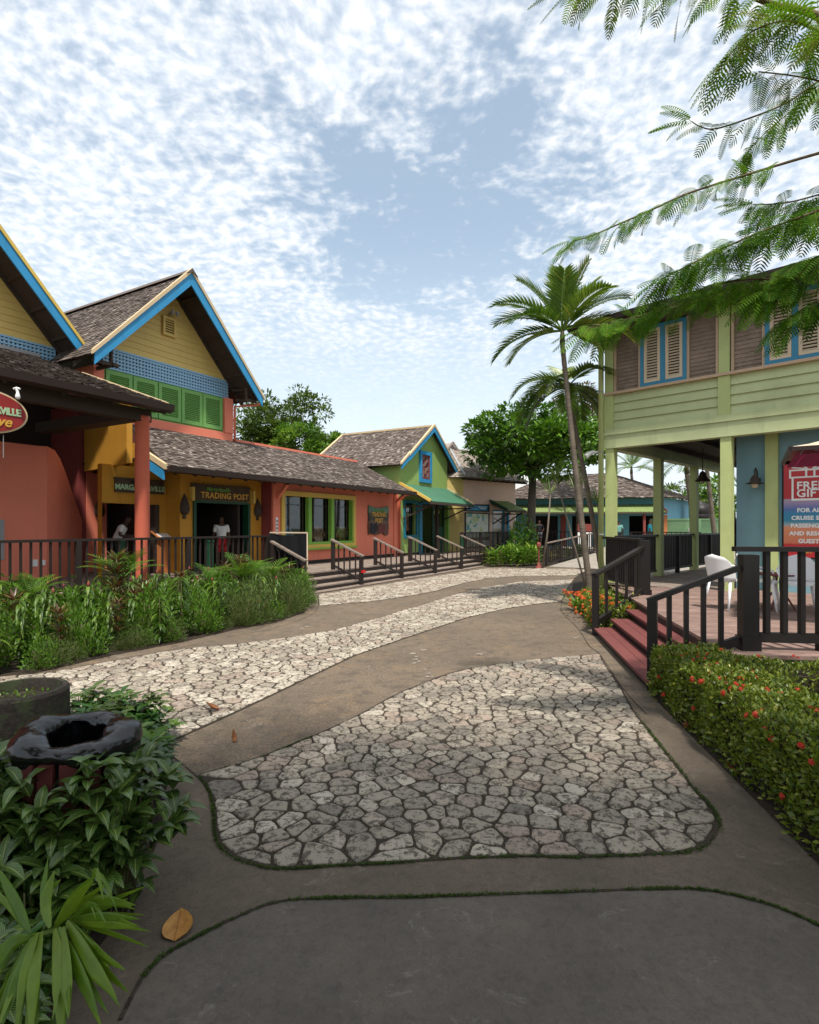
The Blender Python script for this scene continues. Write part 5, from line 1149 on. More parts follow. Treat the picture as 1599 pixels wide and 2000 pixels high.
part('fascia', tan_tr, H2, lambda mb: mb.box(FR, rightEnd, cs + .62, rt0 + eo - .05, rt0 + eo - .01, 6.24, 6.37))
dpx = cs + .165
part('rain_pipe', cream_b if False else lime, H2, lambda mb: mb.tube([FR(dpx + .1, rt0 + eo + .05, 6.28), FR(dpx + .1, rt0 + .55, 6.12), FR(dpx, rt0 + .2, 5.98), FR(dpx, rt0 + .08, 5.85), FR(dpx, rt0 + .08, .05)], .06, 12), smooth=True)
part('pipe_clip', steel, H2, lambda mb: [mb.lathe(FR(dpx, rt0 + .08, z), [(.06, 0), (.064, 0), (.064, .03), (.06, .03)], 12) for z in (1.6, 3.5, 4.9)])
lampm = part('flood_lamp', white_pl, H2, lambda mb: (mb.tube([FR(cs + .2, rt0, 3.55), FR(cs + .42, rt0 + .1, 3.52)], .03, 8), mb.tube([FR(cs + .36, rt0 + .1, 3.56), FR(cs + .48, rt0 + .2, 3.44)], [.03, .07], 10), mb.tube([FR(cs + .36, rt0 + .0, 3.56), FR(cs + .52, rt0 + .05, 3.5)], [.03, .065], 10)))
# upper cupola glimpsed through the branches
part('roof_cupola', sky_w, H2, lambda mb: mb.box(FR, -4.0, .2, rt0 - 5.5, rt0 - 3.2, 7.3, 9.3)); part('cupola_eave', darkwood, H2, lambda mb: mb.box(FR, -4.5, .75, rt0 - 6, rt0 - 2.7, 9.3, 9.42))
roof_part('cupola_roof', H2, FR(-4.5, rt0 - 2.65, 9.43), FR(.8, rt0 - 2.65, 9.43), FR(-1, rt0 - 4.3, 10.3), FR(-3, rt0 - 4.3, 10.3))
# ground floor
gt0 = -13.15; ge = rpx(1437, gt0)
part('ground_wall', blue_w, H2, lambda mb: (mb.box(FR, rightEnd, ge, rt0 - 6, gt0, RZ, 3.835)))
ps_ = (rpx(1520, gt0), rpx(1495, gt0))
part('pilaster', lime, H2, lambda mb: mb.box(FR, ps_[0], ps_[1], gt0 + .001, gt0 + .09, RZ, 3.71))
wl_ = thing('wall_lamp', 'rusty brown shaded wall lantern on the powder blue wall', 'lamp', FR(rpx(1477, gt0), gt0, 2.75))
wc_ = FR(rpx(1478, gt0), gt0 + .2, 2.66)
part('shade', darkwood, wl_, lambda mb: mb.lathe(wc_, [(.17, -.0), (.16, .01), (.085, .04), (.07, .12), (.03, .17), (0, .18)], 16), smooth=True)
part('bulb', cream_b, wl_, lambda mb: mb.lathe(wc_ + V(0, 0, -.09), [(0, 0), (.045, .015), (.06, .05), (.055, .088)], 12), smooth=True)
part('bracket', darkwood, wl_, lambda mb: (mb.tube([wc_ + V(0, 0, .17), wc_ + V(0, 0, .27), wc_ - FR.n * .07 + V(0, 0, .32), wc_ - FR.n * .16 + V(0, 0, .26), wc_ - FR.n * .18 + V(0, 0, .1)], .014, 8), mb.lathe(wc_ - FR.n * .19 + V(0, 0, .02), [(0, 0), (.06, 0), (.06, .1), (0, .1)], 10)))
pl_ = thing('pendant_lamp', 'dark bell shaped pendant lamp hanging under the verandah ceiling', 'lamp', at(1371, 930, 14.5))
pc_ = at(1371, 940, 14.6)
part('shade', darkwood, pl_, lambda mb: mb.lathe(pc_, [(.19, 0), (.17, .03), (.10, .1), (.07, .22), (.02, .27), (0, .27)], 14), smooth=True); part('rod', darkwood, pl_, lambda mb: mb.tube([pc_ + V(0, 0, .26), V(pc_.x, pc_.y, 3.84)], .012, 6)); part('bulb', cream_b, pl_, lambda mb: mb.lathe(pc_ + V(0, 0, -.07), [(0, 0), (.06, .03), (.06, .07)], 10))
# poster
po = thing('wall_poster', 'red and beach coloured poster with white capitals and gift box outline', 'poster', FR(1, gt0, 1.2))
pr_, pl2 = rpx(1636, gt0), rpx(1530, gt0); z0_, z1_ = 1.20, 3.04
m, T = newmat('poster_print'); g = geo(T); sz = T.add('ShaderNodeSeparateXYZ', ins={0: g}).outputs[2]; nn = T.noise(g, 2.4, 4, .6)
zz = T.mapr(T.math('ADD', sz, T.math('MULTIPLY', nn, .10)), 0.05, 1.89, 0, 1, smooth=False)
c = T.ramp(zz, [(0.0, (.50, .015, .02)), (.13, (.50, .015, .02)), (.15, (.62, .17, .08)), (.32, (.70, .26, .13)), (.34, (.30, .38, .40)), (.38, (.02, .22, .34)), (.47, (.03, .20, .38)), (.51, (.08, .14, .38)), (.58, (.32, .24, .40)), (.615, (.40, .30, .36)), (.62, (.42, .008, .012)), (1.0, (.52, .012, .018))])
T.n['Color Ramp'].color_ramp.interpolation = 'LINEAR'
fin(T, c, .35, spec=.5); posterm = m
part('print', posterm, po, lambda mb: mb.box(FR, pr_, pl2, gt0 + .001, gt0 + .03, z0_, z1_))
part('edge', black_p, po, lambda mb: (mb.box(FR, pl2, pl2 + .03, gt0 + .001, gt0 + .035, z0_ - .02, z1_ + .02), mb.box(FR, pr_, pl2, gt0 + .001, gt0 + .035, z0_ - .03, z0_ - .001)))
tx = -FR.d; tcn = (rpx(1582, gt0)); tws = (rpx(1535, gt0) - rpx(1629, gt0)) / 7.05; tp = lambda z, ds=0: FR(tcn + ds, gt0 + .034, z)
for body, z, sz_, mt in (('FREE', 2.585, .21, letter_w), ('GIFT', 2.435, .21, letter_w), ('FOR ALL', 2.11, tws, letter_w), ('CRUISE SHIP', 1.96, tws, letter_w), ('PASSENGERS', 1.81, tws, letter_w), ('AND RESORT', 1.66, tws, letter_w), ('GUESTS', 1.51, tws, letter_w), ('VISIT US', 1.31, tws * .9, letter_y)):
    text_obj(body, mt, po, tp(z), tx, V(0, 0, 1), sz_, bold=.0045, ext=.003, spacing=1.04)
def gift(mb):
    for a0, a1, q0, q1 in [(k[0] * .82, k[1] * .82, k[2], k[3]) for k in ((-.42, .42, 2.74, 2.77), (-.42, .42, 2.88, 2.91), (-.42, -.38, 2.77, 2.88), (.38, .42, 2.77, 2.88), (-.37, -.33, 2.30, 2.739), (.33, .37, 2.30, 2.739), (-.33, .33, 2.30, 2.34), (-.10, -.06, 2.77, 2.88), (.06, .10, 2.77, 2.88))]: mb.box(FR, tcn + a0, tcn + a1, gt0 + .031, gt0 + .037, q0, q1)
part('gift_box_outline', letter_w, po, gift)
part('gift_bow', letter_w, po, lambda mb: [mb.tube([tp(2.91, k * .03), tp(2.95, k * .30), tp(3.0, k * .28), tp(2.99, k * .16), tp(2.92, k * .04)], .014, 6) for k in (-1, 1)])

# right deck, red steps
D2 = thing('verandah_deck', 'rose grey timber deck with three red painted steps at the right', 'deck', V(4, 8, 0))
sdv = V(.147, .989, 0); sdn = V(.989, -.147, 0)           # along the steps / into the deck
SF = Frame(V(2.52, 5.98, 0), sdv, sdn)
def deck2(mb):
    for k in range(46):
        y = 5.72 + k * .14; mb.val = ru(0, .6)
        # deck outline: left edge line through (3.42,6.2) to (4.2,10.9)
        xl = 3.36 + (y - 6.3) * .166
        mb.hexa([V(xl, y + .003, RZ - .04), V(13, y - 1.2, RZ - .04), V(13, y - 1.07, RZ - .04), V(xl + .02, y + .136, RZ - .04), V(xl, y + .003, RZ), V(13, y - 1.2, RZ), V(13, y - 1.07, RZ), V(xl + .02, y + .136, RZ)])
part('deck_boards', deckr, D2, deck2)
part('deck_boards', deckw, D2, lambda mb: [(setattr(mb, 'val', ru(.0, .5)), mb.box(FR, -6, cs + .12, rt0 - .14 * k - .137, rt0 - .14 * k - .003, RZ - .045, RZ - .006)) for k in range(0, 66)])
part('deck_edge', brown_p, D2, lambda mb: (mb.hexa([V(3.34, 6.2, .02), V(3.38, 6.2, .02), V(4.22, 11.2, .02), V(4.18, 11.2, .02), V(3.34, 6.2, RZ - .041), V(3.38, 6.2, RZ - .041), V(4.22, 11.2, RZ - .041), V(4.18, 11.2, RZ - .041)]), mb.box(FR, cs + .08, cs + .12, rt0 - 9, rt0 + .0, .02, RZ - .05), mb.hexa([V(3.3, 5.72, .02), V(12, 4.64, .02), V(12, 4.69, .02), V(3.3, 5.77, .02), V(3.3, 5.72, RZ - .041), V(12, 4.64, RZ - .041), V(12, 4.69, RZ - .041), V(3.3, 5.77, RZ - .041)])))
for k, (z, b0, b1, a0, a1) in enumerate(((.125, .02, .36, .05, 3.42), (.25, .32, .66, .02, 3.58), (.375, .62, .98, .0, 3.85))):
    def fn(mb):
        h_ = (b1 - b0) / 2
        for q in (0, 1): mb.val = ru(.4, .6); mb.box(SF, a0, a1, b0 + q * h_ + .003, b0 + (q + 1) * h_ - .003, z - .035, z)
    part('step', redwood_p, D2, fn)
    part('riser', black_p, D2, lambda mb: mb.box(SF, a0, a1, b0 + .05, b0 + .08, .01, z - .036))
# stair newels and rails
def stairrail(label, p_top, p_bot, hT, hB, grp):
    r = thing('stair_railing', label, 'railing', p_bot, group=grp)
    part('newel', black_p, r, lambda mb: (newel(mb, p_bot, hB, .10, False)))
    part('top_rail', black_p, r, lambda mb: mb.bar(p_bot + V(0, 0, hB + .02) - (p_top - p_bot).normalized() * .06, p_top + V(0, 0, hT), .09, .055))
    part('bottom_rail', black_p, r, lambda mb: mb.bar(p_bot + V(0, 0, .20), p_top + V(0, 0, .10), .06, .09))
    for f in (.2, .4, .6, .8):
        c = p_bot.lerp(p_top, f); hb_ = .20 * (1 - f) + .1 * f; ht_ = (hB + .02) * (1 - f) + hT * f
        part('baluster', black_p, r, lambda mb: mb.bar(c + V(0, 0, hb_), c + V(0, 0, ht_ - .02), .045, .045, up=sdv))
    return r
nearN = at(1460, 1028, 5.95); nearN.z = RZ
stairrail('black stair railing beside the hedge with its foot buried in leaves', nearN + V(-.1, 0, 0), V(2.66, 6.18, 0), .86, .99, 'black railings of the red steps')
farN = at(1257, 1028, 10.75); farN.z = RZ
stairrail('black stair railing at the far side of the red steps by the palm foot', farN, at(1162, 1028, 9.32) * 1 - V(0, 0, EYE), .92, .99, 'black railings of the red steps')
r = thing('deck_railing', 'black railing on a thick newel along the front of the rose deck', 'railing', nearN)
part('newel', black_p, r, lambda mb: (mb.box(Frame(nearN, sdn, sdv), -.078, .078, -.078, .078, 0, 1.0), mb.box(Frame(nearN, sdn, sdv), -.093, .093, -.093, .093, -.12, .14)))
qn = nearN + V(3.2, -.36, 0)
p0 = nearN + V(.11, 0, 0)
part('top_rail', black_p, r, lambda mb: mb.bar(nearN + V(-.14, .02, 1.06), qn + V(0, 0, 1.06), .11, .05)); part('bottom_rail', black_p, r, lambda mb: mb.bar(p0 + V(0, 0, .13), qn + V(0, 0, .13), .07, .10))
for k in range(1, 17):
    c = nearN.lerp(qn, (.01 + k * .172) / 3.22); part('baluster', black_p, r, lambda mb: mb.bar(c + V(0, 0, .18), c + V(0, 0, 1.04), .058, .05, up=V(1, 0, 0)))
for kk in (.72, 2.1): part('foot_post', black_p, r, lambda mb: mb.bar(nearN.lerp(qn, kk / 3.22) + V(0, 0, -.4), nearN.lerp(qn, kk / 3.22) + V(0, 0, .08), .08, .08))
r = thing('deck_railing', 'black close-set railing between the far newel and the corner post', 'railing', farN)
cpB = FR(cs + .05, rt0 + .12, RZ); part('newel', black_p, r, lambda mb: (mb.box(Frame(farN, sdn, sdv), -.09, .09, -.09, .09, 0, 1.03), mb.box(Frame(farN, sdn, sdv), -.11, .11, -.11, .11, 0, .1)))
rail_run(r, farN + V(-.02, .1, 0), cpB, 1.04, black_p, gap=.13, bw=.04, ends=False, z0=.12)
r = thing('deck_railing', 'black close-set railing between the lime verandah posts', 'railing', FR(cs, rt0 - 4, RZ))
for k0, k1 in ((.1, 2.6), (2.84, 5.28), (5.52, 7.98)):
    rail_run(r, FR(cs - .06, rt0 - k0, RZ), FR(cs - .06, rt0 - k1, RZ), 1.06, black_p, gap=.115, bw=.035, ends=False, npost=1, z0=.14, postw=.12)

# ------------------------------------------------------------ chairs, table, umbrella
def make_chair():
    r = thing('plastic_chair', 'x', 'chair', (0, 0, 0), group='white plastic chairs on the rose deck')
    def seat(mb):
        n = 12; P = []
        ring = [V(.23 * math.cos(6.283 * k / n) * (1.0), .22 * math.sin(6.283 * k / n), .44 + .01 * math.cos(6.283 * k / n * 2)) for k in range(n)]
        mb.ext(ring, V(0, 0, .028))
    mb = MB(); seat(mb); mb.build('seat', white_pl, r, local=True)
    mb = MB(); n = 20; rows = []
    for j in range(7):
        z = .45 + j * .07; f = j / 6; rad = .235 + .03 * f; span = 2.5 * (1 - (f * .88) ** 2.6) ** .5
        rows.append(mb.pts([V(rad * math.sin(-span / 2 + span * k / n), .02 + rad * math.cos(-span / 2 + span * k / n) + .05 * f, z - .05 * abs(k / n - .5) * 2 * f) for k in range(n + 1)]))
    for a, b_ in zip(rows, rows[1:]):
        for k in range(n): mb.face([a + k, a + k + 1, b_ + k + 1, b_ + k])
    o = mb.build('backrest', white_pl, r, local=True, smooth=True); sm = o.modifiers.new('s', 'SOLIDIFY'); sm.thickness = .012
    for sx in (-1, 1):
        for sy in (-1, 1):
            mb = MB(); mb.tube([V(.17 * sx, .15 * sy, .45), V(.23 * sx, .22 * sy + (.05 if sy > 0 else 0), 0)], [.026, .015], 8); mb.build('leg', white_pl, r, local=True, smooth=True)
    for sx in (-1, 1):
        mb = MB(); mb.tube([V(.19 * sx, -.14, .45), V(.27 * sx, -.12, .60), V(.275 * sx, .08, .65), V(.22 * sx, .18, .70)], [.018, .016, .016, .018], 6); mb.build('armrest', white_pl, r, local=True, smooth=True)
    return r
ch = make_chair(); first = True
for px, Y, rz, lab in ((1418, 8.9, 2.0, 'white plastic chair seen from behind left of the thick black newel'), (1487, 8.75, .9, 'white plastic chair behind the first balusters, left of the small round table'), (1560, 8.35, -.5, 'white plastic chair with broad back right of the small round table'), (1640, 8.8, -1.8, 'white plastic chair at the right edge of the view')):
    p = at(px, 1028, Y); p.z = RZ
    if first: ch.location = p; ch.rotation_euler = (0, 0, rz); ch['label'] = lab; first = False
    else: dup(ch, p, rz, 1.0, lab)
tbp = at(1519, 1028, 8.9); tbp.z = RZ
tb = thing('side_table', 'small round brown cafe table with splayed legs between the white chairs', 'table', tbp)
part('table_top', redwood_p, tb, lambda mb: mb.lathe(tbp + V(0, 0, .53), [(0, 0), (.30, 0), (.31, .012), (.30, .025), (0, .026)], 24)); 
for k in range(4):
    a = .6 + k * 1.57; part('leg', redwood_p, tb, lambda mb: mb.tube([tbp + V(.05 * math.cos(a), .05 * math.sin(a), .53), tbp + V(.07 * math.cos(a), .07 * math.sin(a), .28), tbp + V(.24 * math.cos(a), .24 * math.sin(a), 0)], .014, 6))
uc = V(6.1, 7.4, RZ); um = thing('patio_umbrella', 'closed-rim patio umbrella with cream top and brown valance edge at the right', 'umbrella', uc)
zu = 2.80; hu = 1.32; cr_ = [V(-hu, -hu * .25, 0), V(hu * .25, -hu, 0), V(hu, hu * .25, 0), V(-hu * .25, hu, 0)]
cr_ = [uc + V(c.x, c.y, zu - RZ - .0) for c in cr_]; apx = uc + V(0, 0, zu - RZ + .46)
def canopy(mb):
    for k in range(4):
        a, b_ = cr_[k], cr_[(k + 1) % 4]
        for j in range(5):
            f0, f1 = j / 5, (j + 1) / 5 - .01; sag = lambda f: V(0, 0, -.08 * math.sin(math.pi * f))
            mb.poly([a.lerp(apx, f0) + sag(f0), b_.lerp(apx, f0) + sag(f0), b_.lerp(apx, f1) + sag(f1), a.lerp(apx, f1) + sag(f1)])
part('canopy', cream_b, um, canopy); part('valance', gutter, um, lambda mb: [mb.bar(cr_[k] + V(0, 0, -.03), cr_[(k + 1) % 4] + V(0, 0, -.02), .045, .055) for k in range(4)])
m, T = newmat('magenta_cloth'); fin(T, (.32, .01, .09), .7, transl=.4); part('lining', m, um, lambda mb: [mb.poly([cr_[k].lerp(apx, .05) + V(0, 0, -.12), cr_[(k + 1) % 4].lerp(apx, .05) + V(0, 0, -.12), apx + V(0, 0, -.5)]) for k in range(4)])
part('pole', darkwood, um, lambda mb: mb.tube([uc, apx], .022, 10)); part('base', steel, um, lambda mb: mb.lathe(uc, [(0, 0), (.28, 0), (.27, .06), (.05, .09), (0, .1)], 20))
for k in range(4): part('rib', darkwood, um, lambda mb: mb.bar(uc + V(0, 0, 1.9), cr_[k].lerp(apx, .45) + V(0, 0, -.05), .015, .015))

# ------------------------------------------------------------ bin, planter, dead leaves, red standpipe
bc = V(-1.64, 2.78, 0)
bn = thing('litter_bin', 'slatted dark red litter bin lined with a bulging black bag', 'bin', bc)
for k in range(16):
    a = k * 6.2832 / 16; e = V(math.cos(a), math.sin(a), 0)
    part('slat', binred, bn, lambda mb: mb.bar(bc + e * .235 + V(0, 0, .03), bc + e * .235 + V(0, 0, .72), .07, .022, up=e))
[part('hoop', black_p, bn, lambda mb: mb.lathe(bc + V(0, 0, z), [(.215, 0), (.222, 0), (.222, .03), (.215, .03)], 24)) for z in (.15, .62)]; part('liner', clothblk, bn, lambda mb: mb.lathe(bc, [(0, .05), (.20, .05), (.205, .71)], 20))
mb = MB(); n, m_ = 200, 26; R0 = .200
random.seed(41); PL = [(ru(0, 6.2832), ru(.05, .14), ru(-.010, .008), ru(-.6, .6), ru(0, 6.28)) for _ in range(26)]
def pleat(a, b_):
    t = 0.0
    for (c, w, h, sk, ph) in PL:
        d = (a - c - sk * (b_ if b_ < math.pi else b_ - 6.2832) + math.pi) % 6.2832 - math.pi
        if abs(d) < w: t += h * (1 - abs(d) / w) * (.55 + .45 * math.cos(b_ - ph))
    return t
nz = lambda a, b_, s: math.sin(a * 5 + b_ * 2.3 + s) * .5 + math.sin(a * 11 - b_ * 3.1 + s * 2) * .3 + math.sin(a * 23 + b_ * 5 + s) * .18
for i in range(n):
    a = 6.2832 * i / n
    rt_ = .057 + .015 * math.sin(a * 2 + 1.1) + .010 * math.sin(a * 5)
    tilt = .022 * math.sin(a - 1.0)
    for j in range(m_):
        b_ = 6.2832 * j / m_
        wr = .002 * nz(a * 1.6 + b_ * .7, b_, 1.0) + pleat(a, b_) + .0055 * (1 - abs(math.sin(2.5 * b_ + 2 * a + 1.3 * math.sin(2 * a)))) ** 2 * (.5 + .5 * math.sin(3 * a + 1)) + .003 * (1 - abs(math.sin(5.5 * b_ - 3 * a + math.sin(3 * a)))) ** 3
        rr = R0 + (rt_ + wr) * math.cos(b_) * 1.15; zz = .765 + tilt + (rt_ + wr) * math.sin(b_) * (.80 if math.sin(b_) > 0 else 1.5)
        mb.v.append((bc.x + rr * math.cos(a), bc.y + rr * math.sin(a), zz))
for i in range(n):
    for j in range(m_):
        i2, j2 = (i + 1) % n, (j + 1) % m_; mb.face([i * m_ + j, i2 * m_ + j, i2 * m_ + j2, i * m_ + j2])
o0 = len(mb.v)
for i in range(n):                                   # the bag hanging inside
    a = 6.2832 * i / n
    for j in range(6):
        rr = R0 - .050 - .004 * j + .010 * nz(a, j, 2); mb.v.append((bc.x + rr * math.cos(a), bc.y + rr * math.sin(a), .77 - .10 * j))
for i in range(n):
    for j in range(5):
        i2 = (i + 1) % n; mb.face([o0 + i * 6 + j, o0 + i * 6 + j + 1, o0 + i2 * 6 + j + 1, o0 + i2 * 6 + j])
mb.build('bag', bagm, bn, smooth=True); random.seed(99)
pp = V(-3.02, 4.36, 0)
pot = thing('round_planter', 'old mossy round concrete planter with weeds behind the litter bin', 'planter', pp)
part('ring', potm, pot, lambda mb: mb.lathe(pp, [(.345, 0), (.34, .52), (.325, .545), (.29, .545), (.28, .45), (.28, .1)], 40), smooth=False)
part('soil', soil, pot, lambda mb: mb.lathe(pp, [(.28, .44), (.2, .47), (0, .48)], 20))
mb = MB()
for _ in range(130):
    a, r_ = ru(0, 6.28), ru(0, .27); q = pp + V(math.cos(a) * r_, math.sin(a) * r_, .46); mb.val = rnd()
    mb.leaf(q, V(ru(-1, 1), ru(-1, 1), ru(.3, 1.2)), V(0, 0, 1), ru(.02, .055), ru(.012, .024), .4, 3)
kind(mb.build('weeds', f_bright, pot), 'stuff')
def deadleaf_(p, L_, W_, rz, label, curl=.1, up=.03):
    mb = MB(); n = 8; rows = []
    for i in range(n + 1):
        t = i / n; wd = W_ / 2 * (math.sin(math.pi * t ** .72) ** .75 if 0 < t < 1 else .01); z = up * (t * 1.2 - .2) ** 2 + .004
        rows.append(mb.pts([V(-wd, L_ * t, z + curl * wd * .7), V(-wd * .5, L_ * t, z + curl * wd * .1), V(0, L_ * t, z - .0), V(wd * .5, L_ * t, z + curl * wd * .15), V(wd, L_ * t, z + curl * wd)]))
    for a, b_ in zip(rows, rows[1:]):
        for k in range(4): mb.face([a + k, a + k + 1, b_ + k + 1, b_ + k])
    mb.tube([V(0, L_ * (k / 6), .007 + up * (k / 6 * 1.2 - .2) ** 2) for k in range(-0, 7)], .0022, 5)
    o = mb.build('fallen_leaf', deadleaf, local=True, smooth=True); o.location = p; o.rotation_euler = (0, 0, rz); WORG[o.name] = Vector(p)
    
    if 'large' not in label: o.data.materials[0] = rustleaf
    return tag(o, label, 'leaf')
deadleaf_(G(342, 1842) + V(0.0, 0, .004), .20, .128, math.radians(14), 'large yellow brown fallen leaf lying flat on the dark slab', .25, .012)
deadleaf_(G(430, 1390) + V(0, 0, .018), .13, .075, 1.9, 'curled rust brown leaf on the pale cobbles', 1.0, .09)
deadleaf_(G(460, 1452) + V(0, 0, .004), .055, .045, .6, 'small crumpled brown leaf on the tan concrete beyond the litter bin', 1.3, .10)
deadleaf_(V(2.46, 5.0, .012), .09, .065, 2.6, 'orange brown leaf under the far end of the flowering hedge', .8, .08)
deadleaf_(V(2.37, 4.05, .012), .085, .06, .9, 'orange brown leaf under the middle of the flowering hedge', .8, .07)
sp = G(1051, 1110); r = thing('standpipe', 'slim red standpipe with conical foot beside the middle flower bed', 'standpipe', sp)
part('pipe', redtrim, r, lambda mb: (mb.tube([sp, sp + V(0, 0, .9)], .03, 10), mb.lathe(sp, [(.16, 0), (.10, .1), (.04, .25), (0, .26)], 12))); part('head', redtrim, r, lambda mb: mb.lathe(sp + V(0, 0, .9), [(.07, 0), (.09, .03), (.09, .15), (.05, .22), (0, .23)], 12))
# ------------------------------------------------------------ plants
def lmesh(fn, mats, smooth=True):
    """list of (part name, material, mesh builder) in local space"""
    out = []
    for nm, mt, f in fn:
        mb = MB(); f(mb); out.append((nm, mt, mb))
    return out
def plant_proto(name, label, cat, group, parts):
    r = thing(name, label, cat, (0, 0, 0), group=group)
    for nm, mt, f in parts:
        mb = MB(); f(mb); mb.build(nm, mt, r, smooth=True, local=True)
    return r
class Proto:
    """first use moves the prototype itself, later ones copy it"""
    def __init__(s, roots): s.roots = roots; s.used = [False] * len(roots)
    def put(s, loc, rz=None, sc_=1.0, label=None, k=None, zs=1.0):
        r = s.put_(loc, rz, sc_, label, k); r.scale = (sc_, sc_, sc_ * zs); return r
    def put_(s, loc, rz=None, sc_=1.0, label=None, k=None):
        k = random.randrange(len(s.roots)) if k is None else k; r = s.roots[k]; rz = ru(0, 6.28) if rz is None else rz
        if not s.used[k]:
            s.used[k] = True; r.location = loc; r.rotation_euler = (0, 0, rz); r.scale = (sc_,) * 3
            if label: r['label'] = label
            return r
        return dup(r, loc, rz, sc_, label)
    def done(s):
        for u, r in zip(s.used, s.roots):
            if not u:
                for c in list(r.children): bpy.data.objects.remove(c)
                bpy.data.objects.remove(r)

# --- foreground bed: dense shrubs with yellow-veined leaves
def shrub(h, rad, nwh, L_, W_, mb, up=.35, vlo=0, vhi=1, droop=.7):
    for _ in range(nwh):
        a = ru(0, 6.28); r_ = rad * math.sqrt(rnd()); z = h * (1 - .55 * (r_ / rad) ** 2) * ru(.72, 1.0) if rnd() < .62 else h * ru(.1, .75)
        c = V(r_ * math.cos(a), r_ * math.sin(a), z); tilt = V(math.cos(a) * r_ / rad, math.sin(a) * r_ / rad, 0) * .5
        a0 = ru(0, 6.28); n = random.choice((4, 5, 6)); v0 = ru(vlo, vhi)
        for k in range(n):
            b_ = a0 + 6.28 * k / n + ru(-.25, .25); d = V(math.cos(b_), math.sin(b_), up + ru(-.3, .35)) + tilt; s_ = ru(.65, 1.1)
            mb.val = min(1, max(0, v0 + ru(-.2, .2)))
            mb.leaf(c + V(ru(-.01, .01), ru(-.01, .01), ru(-.02, .02)), d, V(0, 0, 1), L_ * s_, W_ * s_, droop * ru(.6, 1.4), 5, .12, .8)
def stems(n, h, rad, rr=.005):
    def f(mb):
        for _ in range(n):
            a = ru(0, 6.28); r_ = rad * math.sqrt(rnd()); mb.val = rnd()
            mb.tube([V(r_ * .4 * math.cos(a), r_ * .4 * math.sin(a), 0), V(r_ * .7 * math.cos(a), r_ * .7 * math.sin(a), h * .4), V(r_ * .8 * math.cos(a), r_ * .8 * math.sin(a), h * .78)], [rr * 1.3, rr, rr * .7], 5)
    return f
gF = 'leafy shrubs of the dense foreground bed'
variA = Proto([plant_proto('variegated_shrub', 'dark green shrub with yellow veined leaves in the dense left foreground bed', 'shrub', gF,
        [('foliage', f_sanch, lambda mb: shrub(.50, .20, 24, .155, .068, mb)), ('stems', stemm, stems(7, .45, .18))]) for _ in range(4)])
plainA = Proto([plant_proto('leafy_shrub', 'plain glossy dark green shrub in the dense left foreground bed', 'shrub', 'plain leafed shrubs of the foreground bed',
        [('foliage', f_sanch2, lambda mb: shrub(.48, .19, 24, .135, .052, mb)), ('stems', stemm, stems(7, .45, .18))]) for _ in range(3)])
bp = [(p[0], p[1]) for p in bedF]
cnt = 0
y = .95
while y < 4.95:
    x = -4.2
    while x < -.6:
        q = (x + ru(-.05, .05), y + ru(-.05, .05)); x += .19
        if not inside(q, bp): continue
        # keep a little inside the concrete edge
        if not inside((q[0] + .13, q[1] - .03), bp): continue
        if (Vector(q) - Vector((bc.x, bc.y))).length < (.36 if q[1] > bc.y else .27) or (Vector(q) - Vector((pp.x, pp.y))).length < .50: continue
        if q[0] < -.727 * q[1] - .75: continue
        hz = .95 + .12 * math.sin(q[0] * 3 + q[1] * 2)
        if q[1] < 2.4: hz *= .92
        if q[1] > 3.6: hz *= .84
        front = (abs(q[0] - bc.x) < .45 and q[1] < bc.y)
        (variA if rnd() < .62 else plainA).put(V(q[0], q[1], 0), sc_=ru(.9, 1.12) * hz * .92, zs=1.3 if front else 1.08); cnt += 1
    y += .185
for a in (-2.5, -2.15, -1.8, -1.45, -1.1, -.75, -.4, 0.0, -2.85, -3.2):
    q = V(bc.x + .33 * math.cos(a), bc.y + .33 * math.sin(a), 0); variA.put(q, sc_=ru(.82, .95), zs=1.72 if -2.4 < a < -.6 else 1.62); cnt += 1
print('foreground shrubs', cnt)
variA.done(); plainA.done()
# a taller bright sprig at the bed's right edge
sg_ = G(302, 1500); sg_ = V(-1.62, 3.35, .0)
plant_proto('bright_sprig', 'bright green broad leafed sprig at the right edge of the foreground bed', 'plant', None,
    [('foliage', f_bright, lambda mb: [(setattr(mb, 'val', ru(.0, .45)), mb.leaf(V(0, 0, .50 + .015 * k), V(math.cos(a), math.sin(a), .5), V(0, 0, 1), .17, .068, .5, 6, .1, .8)) for k, a in enumerate((.1, 1.3, 2.7, 3.9, 5.2, -.5))]), ('stems', stemm, stems(2, .52, .02))]).location = sg_ + V(.08, 0, 0)

# --- fan palm in the lower left corner: pleated blades that hang down
def blade(mb, P, W_, v):
    P = smooth_curve(P, 4); n = len(P); mb.val = v
    rows = []
    for i, p in enumerate(P):
        d = (P[min(n - 1, i + 1)] - P[max(0, i - 1)]).normalized(); view = (p - V(0, 0, EYE)).normalized()
        sd = d.cross(V(.15, -1, .25)).normalized(); t = i / (n - 1); wd = W_ * .40 * (min(1, .30 + t * 2.2) if t < .6 else max(.04, 1 - (t - .6) * 2.4))
        nn = sd.cross(d).normalized()
        rows.append(mb.pts([p - sd * wd, p - sd * wd * .5 + nn * wd * .22, p, p + sd * wd * .5 + nn * wd * .22, p + sd * wd]))
    for i in range(n - 1):
        a, b_ = rows[i], rows[i + 1]
        for k in range(4): mb.face([a + k, a + k + 1, b_ + k + 1, b_ + k], [(k / 4, i / n), ((k + 1) / 4, i / n), ((k + 1) / 4, (i + 1) / n), (k / 4, (i + 1) / n)])
hub1 = (80, 1805); hub = lambda x, y, d: at(x, y, d)
fp_ = V(-1.2, 1.55, 0)
r = thing('fan_palm', 'low bright green fan palm with pleated drooping blades at the lower left corner', 'palm', fp_)
